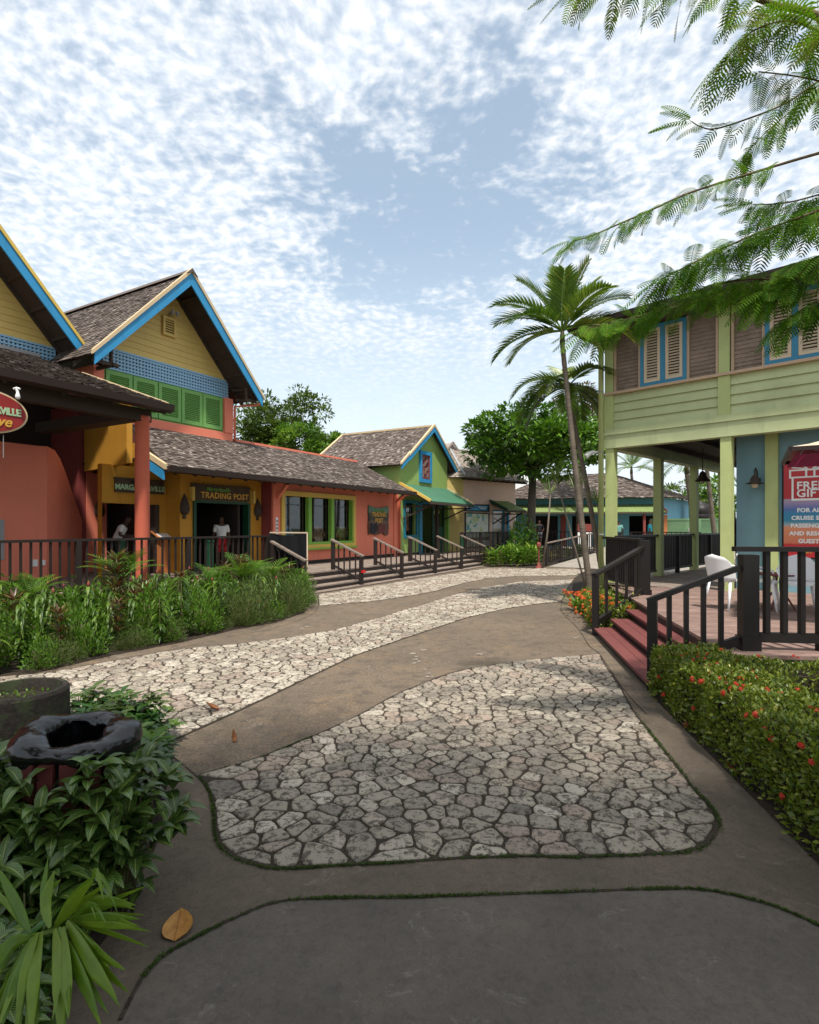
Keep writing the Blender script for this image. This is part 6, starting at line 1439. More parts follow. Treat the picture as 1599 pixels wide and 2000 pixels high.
BL = [  # start, middle, end  (photo spots with their distances)
    ((150, 1812, 1.62), (190, 1765, 1.56), (238, 1718, 1.52), .045), ((238, 1716, 1.52), (246, 1700, 1.50), (262, 1760, 1.46), .02),
    ((100, 1830, 1.60), (70, 1900, 1.5), (28, 2010, 1.42), .05), ((120, 1820, 1.60), (104, 1900, 1.48), (96, 2030, 1.38), .055), ((150, 1815, 1.58), (160, 1900, 1.46), (165, 2040, 1.36), .06),
    ((170, 1812, 1.56), (178, 1900, 1.44), (182, 1990, 1.36), .045), ((178, 1800, 1.58), (230, 1880, 1.46), (292, 1950, 1.40), .06), ((182, 1800, 1.58), (230, 1850, 1.50), (312, 1895, 1.44), .045),
    ((190, 1795, 1.60), (250, 1760, 1.56), (335, 1768, 1.52), .045), ((190, 1795, 1.60), (260, 1790, 1.54), (345, 1795, 1.50), .035), ((188, 1800, 1.60), (260, 1805, 1.54), (340, 1812, 1.49), .035),
    ((185, 1798, 1.60), (245, 1775, 1.57), (318, 1755, 1.53), .035), ((95, 1830, 1.62), (40, 1850, 1.6), (-30, 1960, 1.5), .05), ((140, 1812, 1.60), (130, 1760, 1.66), (150, 1700, 1.7), .05), ((95, 1825, 1.64), (60, 1760, 1.7), (20, 1700, 1.75), .05),
    ((200, 1790, 1.58), (236, 1765, 1.52), (268, 1805, 1.46), .02), ((112, 1822, 1.60), (84, 1890, 1.50), (60, 2030, 1.40), .04), ((160, 1812, 1.57), (205, 1900, 1.45), (250, 1985, 1.38), .05)]
BL2 = []
for st_, md_, en_, W_ in BL:
    BL2.append((st_, md_, en_, W_ * .8))
    e2 = (en_[0] + ru(-30, 30), en_[1] + ru(-25, 25), en_[2] + ru(-.04, .04)); m2 = ((md_[0] + e2[0] * .12 - en_[0] * .12), md_[1] + ru(-12, 6), md_[2] + .02)
    BL2.append((st_, m2, e2, W_ * .6)); e3 = (en_[0] + ru(-45, 45), en_[1] + ru(-30, 40), en_[2] + ru(-.02, .06)); BL2.append((st_, ((md_[0] * .9 + e3[0] * .1)), e3, W_ * .55) if False else (st_, (md_[0] + (e3[0] - en_[0]) * .4, md_[1] + (e3[1] - en_[1]) * .4, md_[2] + .03), e3, W_ * .5))
for st_, md_, en_, W_ in BL2:
    sx = .86
    mb = MB(); tr = lambda q: at(q[0] * sx - 22, q[1], q[2]); blade(mb, [tr(st_), tr(md_), tr(en_)], W_, ru(.2, .9)); mb.build('blade', f_fan, r, smooth=True)
part('stalk', f_fan, r, lambda mb: (mb.tube([V(-1.25, 1.60, 0), V(-1.2, 1.62, .4), at(60, 1830, 1.64), at(150, 1808, 1.60)], [.012, .01, .008, .006], 6), mb.tube([V(-1.25, 1.6, 0), at(20, 1900, 1.62), at(75, 1828, 1.62)], .008, 6)))

# --- clipped ixora hedges (right)
def hedge(name, label, cat, boxes, dens, L_, W_, fm, flowers, fmat, leaf_up=.3, core=True, root_loc=None, fl_size=.012, jit=.03, wild=0.0):
    r = thing(name, label, cat, root_loc or boxes[0][0])
    mb = MB(); fl = MB(); co = MB()
    for (o, dx, dy, h) in boxes:          # origin corner, two ground edge vectors, height
        o = Vector(o); dx = Vector(dx); dy = Vector(dy); nx = dy.normalized(); ux = dx.normalized()
        top = V(0, 0, h); faces = [(o + top, dx, dy, V(0, 0, 1)), (o, dx, top, -nx), (o, dy, top, -ux), (o + dy, dx, top, nx), (o + dx, dy, top, ux)]
        for (p, e1, e2, nr) in faces:
            A = e1.length * e2.length
            for _ in range(int(A * dens)):
                a, b_ = rnd(), rnd(); q = p + e1 * a + e2 * b_ ; lump = .035 * math.sin(q.x * 9 + q.z * 5) * math.sin(q.y * 8 + 1) + ru(-jit, jit) - abs(ru(0, .02)) + (ru(0, wild) if nr.z > .5 and rnd() < .08 else 0)
                if nr.z < .5 and q.z < h * .18 and rnd() < .6: continue
                if nr.z > .5: 
                    ed = min(a * e1.length, (1 - a) * e1.length, b_ * e2.length, (1 - b_) * e2.length)
                    if ed < .06: lump -= (.06 - ed) * .6
                q = q + nr * lump; d = nr * ru(.1, .9) + V(ru(-1, 1), ru(-1, 1), ru(-.5, 1) + leaf_up)
                mb.val = min(1, max(0, random.gauss(.38 if rnd() < .8 else .8, .2))); s_ = ru(.6, 1.15)
                mb.leaf(q, d, nr + V(ru(-.4, .4), ru(-.4, .4), ru(-.2, .5)), L_ * s_, W_ * s_, .3, 2, .18, .9)
        ins = .07
        co.hexa([o + ux * ins + nx * ins, o + dx - ux * ins + nx * ins, o + dx + dy - ux * ins - nx * ins, o + dy + ux * ins - nx * ins] + [q + V(0, 0, h - .07) for q in (o + ux * ins + nx * ins, o + dx - ux * ins + nx * ins, o + dx + dy - ux * ins - nx * ins, o + dy + ux * ins - nx * ins)])
    mb.build('foliage', fm, r, smooth=True); co.build('twig_core', soil, r)
    for (q, R_, nr) in flowers:
        fl = MB()
        for _ in range(int(16 * R_ / .03)):
            a, e = ru(0, 6.28), ru(0, 1); dd = (Vector(nr).normalized() + V(ru(-1, 1), ru(-1, 1), ru(-1, 1)) * .9).normalized(); c = q + dd * R_ * ru(.5, 1)
            a0 = ru(0, 1.5); t1 = dd.cross(V(.3, .2, 1)).normalized(); t2 = dd.cross(t1); fl.val = rnd()
            for k in range(4):
                an = a0 + k * 1.571; w = t1 * math.cos(an) + t2 * math.sin(an); sz = fl_size * ru(.8, 1.2); pp_ = t1 * -math.sin(an) + t2 * math.cos(an)
                fl.poly([c, c + w * sz * .6 + pp_ * sz * .35, c + w * sz * 1.1, c + w * sz * .6 - pp_ * sz * .35])
        fl.build('flower_cluster', fmat, r)
    return r
hd = V(.1268, -.992, 0) * -1
h0 = V(2.13, 2.2, 0); hdir = V(.115, .9934, 0); hn = V(.9934, -.115, 0)
fl_ = []
for (x, y, z) in ((1262, 1385, 0), (1355, 1327, 0), (1373, 1332, 0), (1416, 1337, 0), (1400, 1300, 1), (1398, 1312, 1), (1437, 1340, 1), (1452, 1345, 1), (1399, 1395, 0), (1462, 1398, 0), (1479, 1393, 0), (1516, 1360, 1), (1497, 1427, 0), (1510, 1442, 0), (1570, 1455, 0), (1590, 1490, 0), (1533, 1556, 0), (1298, 1357, 0), (1330, 1286, 1), (1407, 1272, 1), (1436, 1295, 1), (1430, 1320, 1), (1385, 1320, 1), (1580, 1388, 1), (1289, 1322, 0), (1357, 1385, 0), (1548, 1283, 2), (1404, 1330, 1), (1445, 1330, 1), (1425, 1350, 1)):
    if z == 0:   # on the path side face
        u = (x - CXP) / FP; o = h0; k = (u * o.y - o.x) / (hdir.x - u * hdir.y); Y = o.y + hdir.y * k; q = at(x, y, Y); q.z = min(.55, q.z); fl_.append((q - hn * .01, ru(.022, .034), -hn + V(0, -.3, .3)))
    elif z == 1: q = G(x, y, .54); fl_.append((q + V(0, 0, .01), ru(.022, .032), V(0, 0, 1)))
for _ in range(46): q = h0 + hdir * ru(.6, 3.7) + hn * ru(.05, .6) + V(0, 0, .55); fl_.append((q, ru(.012, .026), V(0, 0, 1)))
hedge('flowering_hedge', 'clipped green hedge with red flower clusters along the right edge of the path', 'hedge', [(h0, hdir * 3.78, hn * .64, .54)], 3900, .042, .026, f_ixora, fl_, f_red, jit=.025, wild=.07)
hb0 = V(3.0, 5.24, 0)
hedge('back_hedge', 'dark green hedge strip running below the deck front behind the flowering hedge', 'hedge', [(hb0, V(4.2, -.5, 0), V(.06, .42, 0), .47)], 2300, .042, .022, f_ixora, [(G(1549, 1284, .5), .03, V(0, 0, 1)), (G(1556, 1286, .5), .02, V(0, 0, 1)), (V(3.4, 5.5, .52), .03, V(0, 0, 1))], f_red, jit=.03)
# low plant mass inside the hedge court
# --- ixora bed at the palm feet
fl2 = [];
for _ in range(46): fl2.append((V(ru(3.22, 3.95), ru(9.85, 11.9), ru(.36, .44)), ru(.035, .06), V(0, 0, 1)))
for _ in range(16): fl2.append((V(3.2 + ru(-.05, .08), ru(9.8, 11.3), ru(.15, .36)), ru(.03, .05), V(-1, 0, .2)))
hedge('ixora_bed', 'low mound of green leaves with orange red flowers at the palm feet', 'flower bed', [(V(3.17, 9.75, 0), V(.40, 1.8, 0), V(.9, -.12, 0), .36), (V(3.48, 11.4, 0), V(.35, 1.2, 0), V(1.0, -.1, 0), .36)], 1500, .06, .03, f_ixora, fl2, f_orange, fl_size=.02, jit=.05, wild=.15)
def rosette(n, L_, W_, up, mb, vlo=.2, vhi=1, droop=.9, base_z=.03, spread=.02, seg=5, tip=.5):
    for k in range(n):
        a = k * 2.4 + ru(-.2, .2); f = k / n; mb.val = ru(vlo, vhi)
        mb.leaf(V(math.cos(a) * spread, math.sin(a) * spread, base_z + f * .05), V(math.cos(a), math.sin(a), up * (.4 + f * 1.6) + ru(-.1, .2)), V(0, 0, 1), L_ * ru(.75, 1.1), W_, droop * ru(.6, 1.2), seg, .2, tip)
lily = Proto([plant_proto('strap_leaf_plant', 'yellow green strap leafed plant', 'plant', None, [('foliage', f_bright, lambda mb: rosette(26, .55, .05, .8, mb, .3, 1, .9))]) for _ in range(2)])
lily.put(V(3.95, 10.25, .05), sc_=.95, label='yellow green strap leafed plant beside the black stair railing by the palms')
lily.put(V(3.55, 12.0, .0), sc_=1.0, label='olive strap leafed plant at the left edge of the bed under the palms')

# --- left bed behind the curb
def costus(h):
    def f(mb):
        for k in range(30):
            z = h * (.42 + .56 * (k / 30) ** .6) * ru(.97, 1.03); a = k * 2.1 + ru(-.3, .3); mb.val = ru(.05, .85) if rnd() < .85 else 1
            mb.leaf(V(0, 0, z), V(math.cos(a), math.sin(a), ru(-.1, .35)), V(0, 0, 1), ru(.20, .30), ru(.042, .062), ru(1.6, 2.6), 6, .15, .6)
        for k in range(9):
            a = ru(0, 6.28); mb.val = ru(0, .4); mb.leaf(V(0, 0, h * ru(.15, .5)), V(math.cos(a), math.sin(a), .1), V(0, 0, 1), .24, .06, 1.8, 5, .15, .6)
    return f
def stem1(h, r0=.010): return lambda mb: mb.tube([V(0, 0, 0), V(.01, .005, h * .5), V(0, 0, h)], [r0, r0 * .9, r0 * .7], 6)
def cone(h): return lambda mb: mb.lathe(V(0, 0, h - .01), [(0, 0), (.018, .005), (.024, .03), (.018, .06), (.006, .085), (0, .09)], 8)
gC = 'ginger plants with drooping leaves in the left bed'
cost = Proto([plant_proto('ginger_plant', 'ginger plant with whorls of drooping glossy leaves in the left bed', 'plant', gC, [('foliage', f_costus, costus(h)), ('stem', stemm, stem1(h * .96))] + ([('flower_cone', redtrim, cone(h))] if k == 0 else [])) for k, h in enumerate((.92, 1.02, .80, .95, .88))])
def feather(n_fr, L_, mb, up=1.2, lf=.16, lw=.016, vlo=.2, vhi=.9, z0=.1, npair=15, droop=1.0):
    for k in range(n_fr):
        a = k * 2.4 + ru(-.3, .3); d = V(math.cos(a), math.sin(a), up * ru(.6, 1.4)).normalized(); p = V(0, 0, z0); n = npair; v0 = ru(vlo, vhi)
        P = []
        for i in range(n + 1): P.append(p.copy()); p = p + d * L_ / n; d = (d - V(0, 0, droop / n)).normalized()
        mb.val = .5; mb.tube(P, [.006 * (1 - i / (n + 2)) for i in range(n + 1)], 4, False)
        for i in range(2, n + 1):
            t = i / n; dd = (P[i] - P[i - 1]).normalized(); sd = dd.cross(V(0, 0, 1)).normalized(); upv = sd.cross(dd)
            for sg in (-1, 1):
                mb.val = min(1, max(0, v0 + ru(-.25, .25))); ln = lf * math.sin(math.pi * (t * .85 + .12)) ** .6
                mb.leaf(P[i], sd * sg + dd * .8 + upv * .25, upv, ln, lw, .45, 3, .2, .4)
bright = Proto([plant_proto('feathery_palm', 'small bright feathery palm', 'plant', None, [('fronds', f_bright, lambda mb: feather(13, .62, mb, 1.5, .17, .018, .1, .7))])])
crot = Proto([plant_proto('croton', 'bronze red croton with upright leaves', 'plant', 'bronze crotons in the left bed', [('foliage', f_croton, lambda mb: [rosette(16, .24, .045, .7, mb, 0, 1, .5, z, .02, 4, .6) for z in (.35, .52, .7, .85)]), ('stem', stemm, stem1(.9, .012))]) for _ in range(2)])
def bush(h, rad, n, L_, W_, mb, v=(.0, 1)):
    for _ in range(n):
        a, e = ru(0, 6.28), math.asin(ru(-.1, 1)); rr = ru(.75, 1.04) if rnd() < .7 else ru(.3, .8)
        lump = 1 + .13 * math.sin(a * 3 + e * 4) + .08 * math.sin(a * 7)
        q = V(math.cos(a) * math.cos(e) * rad * rr * lump, math.sin(a) * math.cos(e) * rad * rr * lump, h * (.12 + .88 * math.sin(max(0, e)) * rr * lump)); mb.val = ru(*v)
        mb.leaf(q, q.normalized() + V(ru(-.7, .7), ru(-.7, .7), ru(0, .9)), V(ru(-1, 1), ru(-1, 1), .5), L_ * ru(.6, 1.2), W_, .4, 2, .1, .7)
fine = Proto([plant_proto('fine_leaf_bush', 'grey green fine leafed bush in the left bed', 'bush', 'fine leafed bushes in the left bed', [('foliage', f_fine, lambda mb: bush(.62, .40, 2000, .05, .012, mb)), ('stems', stemm, stems(16, .5, .28, .005))]) for _ in range(2)])
mixg = Proto([plant_proto('green_bush', 'mid green leafy bush in the left bed', 'bush', 'leafy green bushes in the left bed', [('foliage', f_bright, lambda mb: bush(.75, .36, 620, .085, .035, mb, (0, .6))), ('stems', stemm, stems(14, .6, .25, .006))]) for _ in range(2)])
bl_ = [(p[0], p[1]) for p in bedL]
def okL(q): return inside(q, bl_)
# rows measured from the curb inward
npl = 0
y = 6.2
while y < 14.2:
    x = -9.0
    while x < -1.6:
        q = (x + ru(-.12, .12), y + ru(-.1, .1)); x += .34
        if not okL(q) or not okL((q[0] + .12, q[1] - .12)): continue
        tpos = q[0] * FL.n.x + q[1] * FL.n.y; spos = q[0] * FL.d.x + q[1] * FL.d.y
        if tpos < -10.85: continue
        if q[0] < -.727 * q[1] - .8: continue
        px = CXP + FP * q[0] / q[1]; f = rnd(); P_ = V(q[0], q[1], 0)
        if px < 430: 
            if f < .66: cost.put(P_, sc_=ru(.68, 1.0))
            elif f < .82: mixg.put(P_, sc_=ru(.7, 1.15))
            elif f < .90: crot.put(P_, sc_=ru(.7, 1.0))
            else: fine.put(P_, sc_=ru(.8, 1))
        else:
            if f < .62: fine.put(P_, sc_=ru(.85, 1.2))
            elif f < .78: cost.put(P_, sc_=ru(.7, .9))
            elif f < .9: mixg.put(P_, sc_=ru(.8, 1.05))
            else: crot.put(P_, sc_=ru(.8, 1.05))
        npl += 1
    y += .33
# low fringe plants right at the curb
curb = smooth_curve(gp([(80, 1316), (220, 1280), (340, 1258), (460, 1230), (540, 1216), (590, 1198)]), 5)
for i in range(0, len(curb) - 1):
    q = curb[i].lerp(curb[i + 1], rnd()) + V(-.12, .14, 0); f = rnd(); 
    (fine if f < .5 else mixg if f < .8 else cost).put(q, sc_=ru(.36, .6))
print('left bed plants', npl)
for (px, Y, z, s_, lab, pr, k) in ((228, 9.6, .0, 1.25, 'tall bronze croton standing above the left bed', crot, 0), (470, 12.6, 0, 1.05, 'bronze croton near the right end of the left bed', crot, 1)):
    q = at(px, 1028, Y); q.z = z; pr.put(q, sc_=s_ * 1.1, label=lab)
fb = [(240, 9.9, .62, .95, 'small bright feathery palm rising above the tall bronze croton'), (60, 8.9, .45, .75, 'small bright feathery palm near the left edge of the bed'), (478, 12.4, .35, 1.05, 'bright feathery palm left of the black cloth barrier'), (520, 13.0, .25, 1.1, 'bright feathery palm just in front of the black cloth barrier'), (415, 11.9, .4, .75, 'small feathery palm in the middle of the left bed'), (560, 13.2, .1, .95, 'olive feathery palm at the right tip of the left bed')]
for (px, Y, z, s_, lab) in fb:
    q = at(px, 1028, Y); q.z = z + .12; bright.put(q, sc_=s_ * 1.25, label=lab, k=0)
for P in (cost, crot, fine, mixg, bright): P.done()

# --- middle bed in front of the almond tree
midg = Proto([plant_proto('ginger_lily', 'yellow green leafy clump in the middle bed', 'plant', 'leafy clumps of the middle bed', [('foliage', f_bright, lambda mb: [rosette(7, .42, .08, .8, (setattr(mb, 'val', .5), mb)[1], .0, 1, 1.0, z, .03, 4, .6) for z in (.05, .2, .35, .5, .6)]), ('stems', stemm, stems(5, .6, .08))]) for _ in range(2)])
redg = Proto([plant_proto('cordyline', 'red tipped leafy clump in the middle bed', 'plant', 'red tipped clumps of the middle bed', [('foliage', f_croton, lambda mb: [rosette(9, .36, .07, .8, mb, .2, 1, .9, z, .03, 4, .6) for z in (.1, .3, .5)]), ('stems', stemm, stems(4, .5, .05))])])
for (px, Y) in ((955, 25.2), (968, 25.0), (982, 25.4), (996, 25.2), (1010, 25.6), (1022, 25.3), (1036, 25.8), (1046, 26.2), (962, 26.4), (978, 26.6), (992, 26.8), (1004, 27.2), (1020, 27), (1034, 27.5), (948, 26.5), (1075, 27.5), (1090, 28.5), (1110, 29), (1130, 29.5)):
    q = at(px, 1028, Y); q.z = 0; (midg if rnd() < .75 else redg).put(q, sc_=ru(.85, 1.25))
midg.done(); redg.done()
dk = plant_proto('dark_shrub', 'dark green climbing shrub around the foot of the almond tree', 'shrub', None, [('foliage', f_alm, lambda mb: bush(2.1, .85, 1500, .16, .09, mb, (0, .5))), ('stems', stemm, stems(12, 1.7, .5, .012))]); q = at(1018, 1028, 28.2); q.z = 0; dk.location = q

# --- palms
def palm(name, label, base, top, fr_list, L_, r0, r1, lf=.42, group=None, mat=f_palm, bend=V(0, 0, 0), npair=26, lw=.046):
    base = Vector(base); top = Vector(top); r = thing(name, label, 'palm tree', base, group=group)
    P = [base.lerp(top, t) + Vector(bend) * math.sin(math.pi * t) for t in [i / 26 for i in range(27)]]
    def trunk(mb):
        PP = []; RR = []
        for i, p in enumerate(P):
            t = i / 26; rad = r0 + (r1 - r0) * t
            if i < 26: PP += [p, p.lerp(P[i + 1], .85)]; RR += [rad * (1.0 + .04 * rnd()), rad * .93]
            else: PP.append(p); RR.append(rad)
        mb.tube(PP, RR, 10)
    part('trunk', palmbark, r, trunk, smooth=True)
    cs_ = top - (top - P[-2]).normalized() * .02
    part('crownshaft', f_bright if False else stemm, r, lambda mb: mb.tube([top, top + V(0, 0, L_ * .12), top + V(0, 0, L_ * .26)], [r1 * 1.15, r1 * 1.0, r1 * .5], 10), smooth=True)
    o = top + V(0, 0, L_ * .2)
    for (az, el, ln, dr) in fr_list:
        mb = MB(); a = math.radians(az); e = math.radians(el); d = V(math.cos(a) * math.cos(e), math.sin(a) * math.cos(e), math.sin(e)); p = o.copy(); n = npair; LL = L_ * ln; Q = []
        for i in range(n + 1):
            Q.append(p.copy()); p = p + d * LL / n; t = i / n; d = (d - V(0, 0, dr * .80 * (.35 + 1.3 * t) / n)).normalized()
        mb.val = .7; mb.tube(Q, [.020 * (1 - i / (n + 1)) + .002 for i in range(n + 1)], 5, False); v0 = ru(.15, .75)
        for i in range(3, n + 1):
            t = i / n; dd = (Q[i] - Q[i - 1]).normalized(); sd = dd.cross(V(0, 0, 1));
            if sd.length < .05: sd = dd.cross(V(1, 0, 0))
            sd.normalize(); upv = sd.cross(dd)
            for sg in (-1, 1):
                for rep in (0, .5):
                    mb.val = min(1, max(0, v0 + ru(-.25, .25) + (.3 if rnd() < .08 else 0))); l2 = lf * (math.sin(math.pi * (t * .80 + .13)) ** .55) * ru(.85, 1.08)
                    q = Q[i] + dd * LL / n * rep
                    mb.leaf(q, sd * sg * .95 + dd * (.55 + .6 * t) + upv * .28, upv, l2, lw, .38 * ru(.6, 1.5), 4, .25, .45)
        mb.build('frond', mat, r, smooth=True)
    return r
pb = V(3.98, 12.3, 0)
FRL = [(100, 80, 1.0, .55), (160, 62, 1.05, 1.0), (20, 62, 1.0, .9), (185, 38, 1.1, 1.3), (215, 20, 1.1, 1.6), (170, 5, 1.1, 1.7), (-5, 42, 1.05, 1.1), (235, 48, .95, 1.1), (300, 40, .95, 1.3), (340, 12, 1.0, 1.6), (60, 30, 1.0, 1.3), (130, 20, 1.0, 1.5), (260, 68, .8, .7), (195, -10, 1.0, 1.6)]
palm('tall_palm', 'tallest slender palm with upright glossy fronds beside the lime corner post', pb, at(1097, 672, 12.3), [q for q in FRL if q[0] not in (235, 60, 130)] + [(330, 72, 1.0, .7), (150, 35, 1.1, 1.3), (10, 28, 1.1, 1.3)], 1.45, .072, .052, lf=.52, bend=V(-.02, 0, 0), npair=19, lw=.052)
FR2 = [(175, 25, 1.05, 1.7), (200, -5, 1.05, 1.7), (150, 0, 1.1, 1.8), (-10, 20, 1.1, 1.7), (20, -10, 1.1, 1.6), (-40, 0, 1.0, 1.7), (90, 50, .9, 1.2), (230, 15, 1.0, 1.6), (300, 30, .9, 1.4), (60, 5, 1.0, 1.6), (120, 30, .95, 1.5), (330, -20, 1.0, 1.4)]
palm('slender_palm', 'second slender palm with drooping dull fronds behind the tallest palm', V(4.75, 13.6, 0), at(1110, 775, 13.8), [(a, e, l, d * 1.35) for a, e, l, d in FR2 if a not in (-10, -40)] + [(165, -15, 1.0, 2.4), (15, -15, 1.0, 2.4), (250, -10, .9, 2.4), (190, 10, 1.0, 2.4)], 1.4, .07, .05, lf=.52, bend=V(.03, 0, 0), npair=20)
# small dracaenas clasping the palm trunks and one alone
def spike(h, n, L_, mb): rosette(n, L_, .028, .9, mb, .1, 1, .5, h, .01, 3, .3)
for (px, y, Y, h0_, lab) in ((1120, 955, 12.6, None, 'spiky yellow green dracaena head against the tallest palm trunk'), (1166, 985, 13.2, None, 'spiky dracaena head against the second palm trunk'), (1085, 935, 13.0, None, 'spiky yellow dracaena head left of the tallest palm trunk'), (1074, 965, 24, None, 'lone slim dracaena with dark drooping head in the middle bed')):
    t_ = at(px, y, Y); b_ = V(*{12.6: (4.1, 12.5), 13.2: (4.72, 13.5), 13.0: (4.05, 12.6)}.get(Y, (t_.x - .35, t_.y)), 0); r = thing('dracaena', lab, 'plant', b_)
    part('stem', palmbark, r, lambda mb: mb.tube([b_, b_.lerp(t_, .5) + V(.05 if Y > 20 else 0, 0, 0), t_], [.05, .04, .03] if Y > 20 else [.025, .02, .016], 7), smooth=True)
    def head(mb):
        m2 = MB(); spike(0, 34, .50 if Y < 20 else .9, m2)
        o_ = len(mb.v); mb.v += [tuple(Vector(v) + t_) for v in m2.v]; 
        for f, a_, u in zip(m2.f, m2.a, m2.uv): mb.val = a_; mb.face([i + o_ for i in f], u)
    part('head', f_spike if Y < 20 else f_palm, r, head)
# far palms
for (px, y, Y, lab) in ((1340, 925, 27, 'far palm with arching fronds between the second and third verandah posts'), (1232, 925, 44, 'distant palm showing over the teal roof left of the second verandah post'), (1378, 905, 30, 'far palm trunk and fronds right of the third verandah post'), (1400, 870, 34, 'far palm crown half hidden behind the lime verandah posts')):
    t_ = at(px, y, Y); palm('far_palm', lab, V(t_.x + .6, t_.y, 0), t_, [(a, e, 1, d) for a, e, d in ((180, 20, 1.7), (150, 50, 1.2), (30, 45, 1.3), (0, 10, 1.7), (210, 0, 1.7), (330, 0, 1.7), (90, 70, .8), (270, 50, 1.2), (240, 20, 1.6))], 2.3, .15, .10, lf=.75, npair=18, mat=f_palm)

# --- broadleaf trees: clumps of leaf-sized faces on real limbs
def tree(name, label, base, crown, trunk_r, limbs, clumps, nleaf, L_, W_, mat, barkm=bark, up=.4, seg=2, shell=.55, droop=.4, vjit=.25):
    """crown: (centre, radii); clumps of leaves scattered in an uneven ellipsoid"""
    base = Vector(base); cc, rad = Vector(crown[0]), Vector(crown[1]); r = thing(name, label, 'tree', base)
    cl = []
    for _ in range(clumps):
        for _t in range(60):
            p = V(ru(-1, 1), ru(-1, 1), ru(-1, 1))
            if shell < p.length < 1: break
        p = V(p.x * rad.x, p.y * rad.y, p.z * rad.z) + cc; cl.append(p)
    def tk(mb):
        hub_ = V(cc.x, cc.y, cc.z - rad.z * .75); mb.tube([base, base.lerp(hub_, .5) + V(.06, 0, 0), hub_], [trunk_r * 1.15, trunk_r * .9, trunk_r * .75], 10)
        for p in cl[:limbs]:
            m_ = hub_.lerp(p, .5) + V(0, 0, rad.z * .08); mb.tube([hub_ - V(0, 0, .1), m_, p], [trunk_r * .45, trunk_r * .25, trunk_r * .08], 6)
    part('trunk', barkm, r, tk, smooth=True)
    mb = MB()
    for p in cl:
        cr2 = (rad.x + rad.z) / 2 * ru(.20, .34); v0 = ru(.1, .8)
        for _ in range(nleaf):
            d = V(random.gauss(0, 1), random.gauss(0, 1), random.gauss(0, 1)).normalized(); q = p + V(d.x, d.y, d.z * .62) * cr2 * ru(.5, 1.05) ** .6
            mb.val = min(1, max(0, v0 + ru(-vjit, vjit)))
            mb.leaf(q, d + V(ru(-.6, .6), ru(-.6, .6), ru(-.3, .8) * up), V(ru(-.5, .5), ru(-.5, .5), 1), L_ * ru(.6, 1.2), W_ * ru(.7, 1.1), droop, seg, .12, 1.1)
    mb.build('crown', mat, r, smooth=True)
    return r
tree('almond_tree', 'round dense almond tree with big glossy leaves behind the palms', at(1028, 1028, 28.5) - V(0, 0, EYE), (at(1040, 866, 29), (3.45, 3.0, 1.75)), .24, 16, 95, 130, .34, .20, f_alm, shell=.4)
for (px, y, Y, rx, rz, n, lab, mt, L_) in ((560, 830, 52, 4.2, 3.2, 60, 'tall dark feathery tree behind the long coral roof', f_far, .38), (500, 845, 50, 2.2, 2.4, 26, 'dark tree beside the corner of the gabled restaurant', f_far, .38), (610, 868, 48, 3.2, 1.5, 34, 'bright green bushy tree just above the coral roof ridge', f_bright, .36), (655, 880, 50, 2.4, 1.2, 22, 'low green tree behind the left end of the green shop roof', f_far, .36),
    (1130, 800, 36, 2.0, 1.7, 26, 'thin brownish tree rising behind the almond tree', f_croton, .22), (1300, 975, 60, 4, 2.0, 22, 'distant low tree beyond the pale green fence', f_far, .4), (1420, 985, 50, 3.5, 2.2, 30, 'bright bushy tree beyond the fence behind the verandah', f_bright, .4), (1010, 960, 60, 3, 2, 20, 'distant tree between the pink shop and the teal shop', f_far, .4)):
    c_ = at(px, y, Y); tree('background_tree', lab, V(c_.x, c_.y, 0), (c_, (rx, rx, rz)), .22, 8, n, 120, L_ * 1.1, L_ * .5, mt, shell=.2)

# --- poinciana whose branches reach in from the right
tr0 = V(6.4, 2.0, 0)
PO = thing('poinciana_tree', 'feathery leafed flame tree reaching in from the upper right corner', 'tree', tr0)
crotch = V(6.1, 2.4, 3.6)
part('trunk', bark, PO, lambda mb: mb.tube([tr0, V(6.3, 2.1, 1.8), crotch], [.24, .20, .17], 12), smooth=True)
def bip_leaf(mb, p, d, nr, L_, npair=13, pin=.065, v0=.5, droop=.8):
    """twice-divided leaf: a bent midrib with pairs of narrow pinnae"""
    d = Vector(d).normalized(); p = Vector(p); n = npair; Q = []
    for i in range(n + 1): Q.append(p.copy()); p = p + d * L_ / n; d = (d - V(0, 0, droop / n)).normalized()
    mb.val = .9
    s0 = (Q[1] - Q[0]).cross(nr).normalized()
    mb.ribbon(Q, [.004] * (n + 1), s0)
    for i in range(2, n + 1):
        t = i / n; dd = (Q[i] - Q[i - 1]).normalized(); sd = dd.cross(nr)
        if sd.length < .1: sd = dd.cross(V(1, 0, .2))
        sd.normalize(); up = sd.cross(dd).normalized()
        ln = pin * (math.sin(math.pi * (t * .86 + .10)) ** .55) * (1.0 if t < .95 else .6)
        for sg in (-1, 1):
            mb.val = min(1, max(0, v0 + ru(-.18, .18)))
            e = (sd * sg + dd * (.35 + .35 * t)).normalized(); q = Q[i]; w = (L_ / n) * .34
            tip = q + e * ln - V(0, 0, ln * .18); mid_ = q + e * ln * .5 + up * ln * .02; wv = dd * w
            b0 = mb.pts([q - wv * .35, q + wv * .35, mid_ + wv * 1.0, tip + wv * .35, tip - wv * .35, mid_ - wv * 1.0])
            mb.face([b0, b0 + 1, b0 + 2, b0 + 5]); mb.face([b0 + 5, b0 + 2, b0 + 3, b0 + 4])
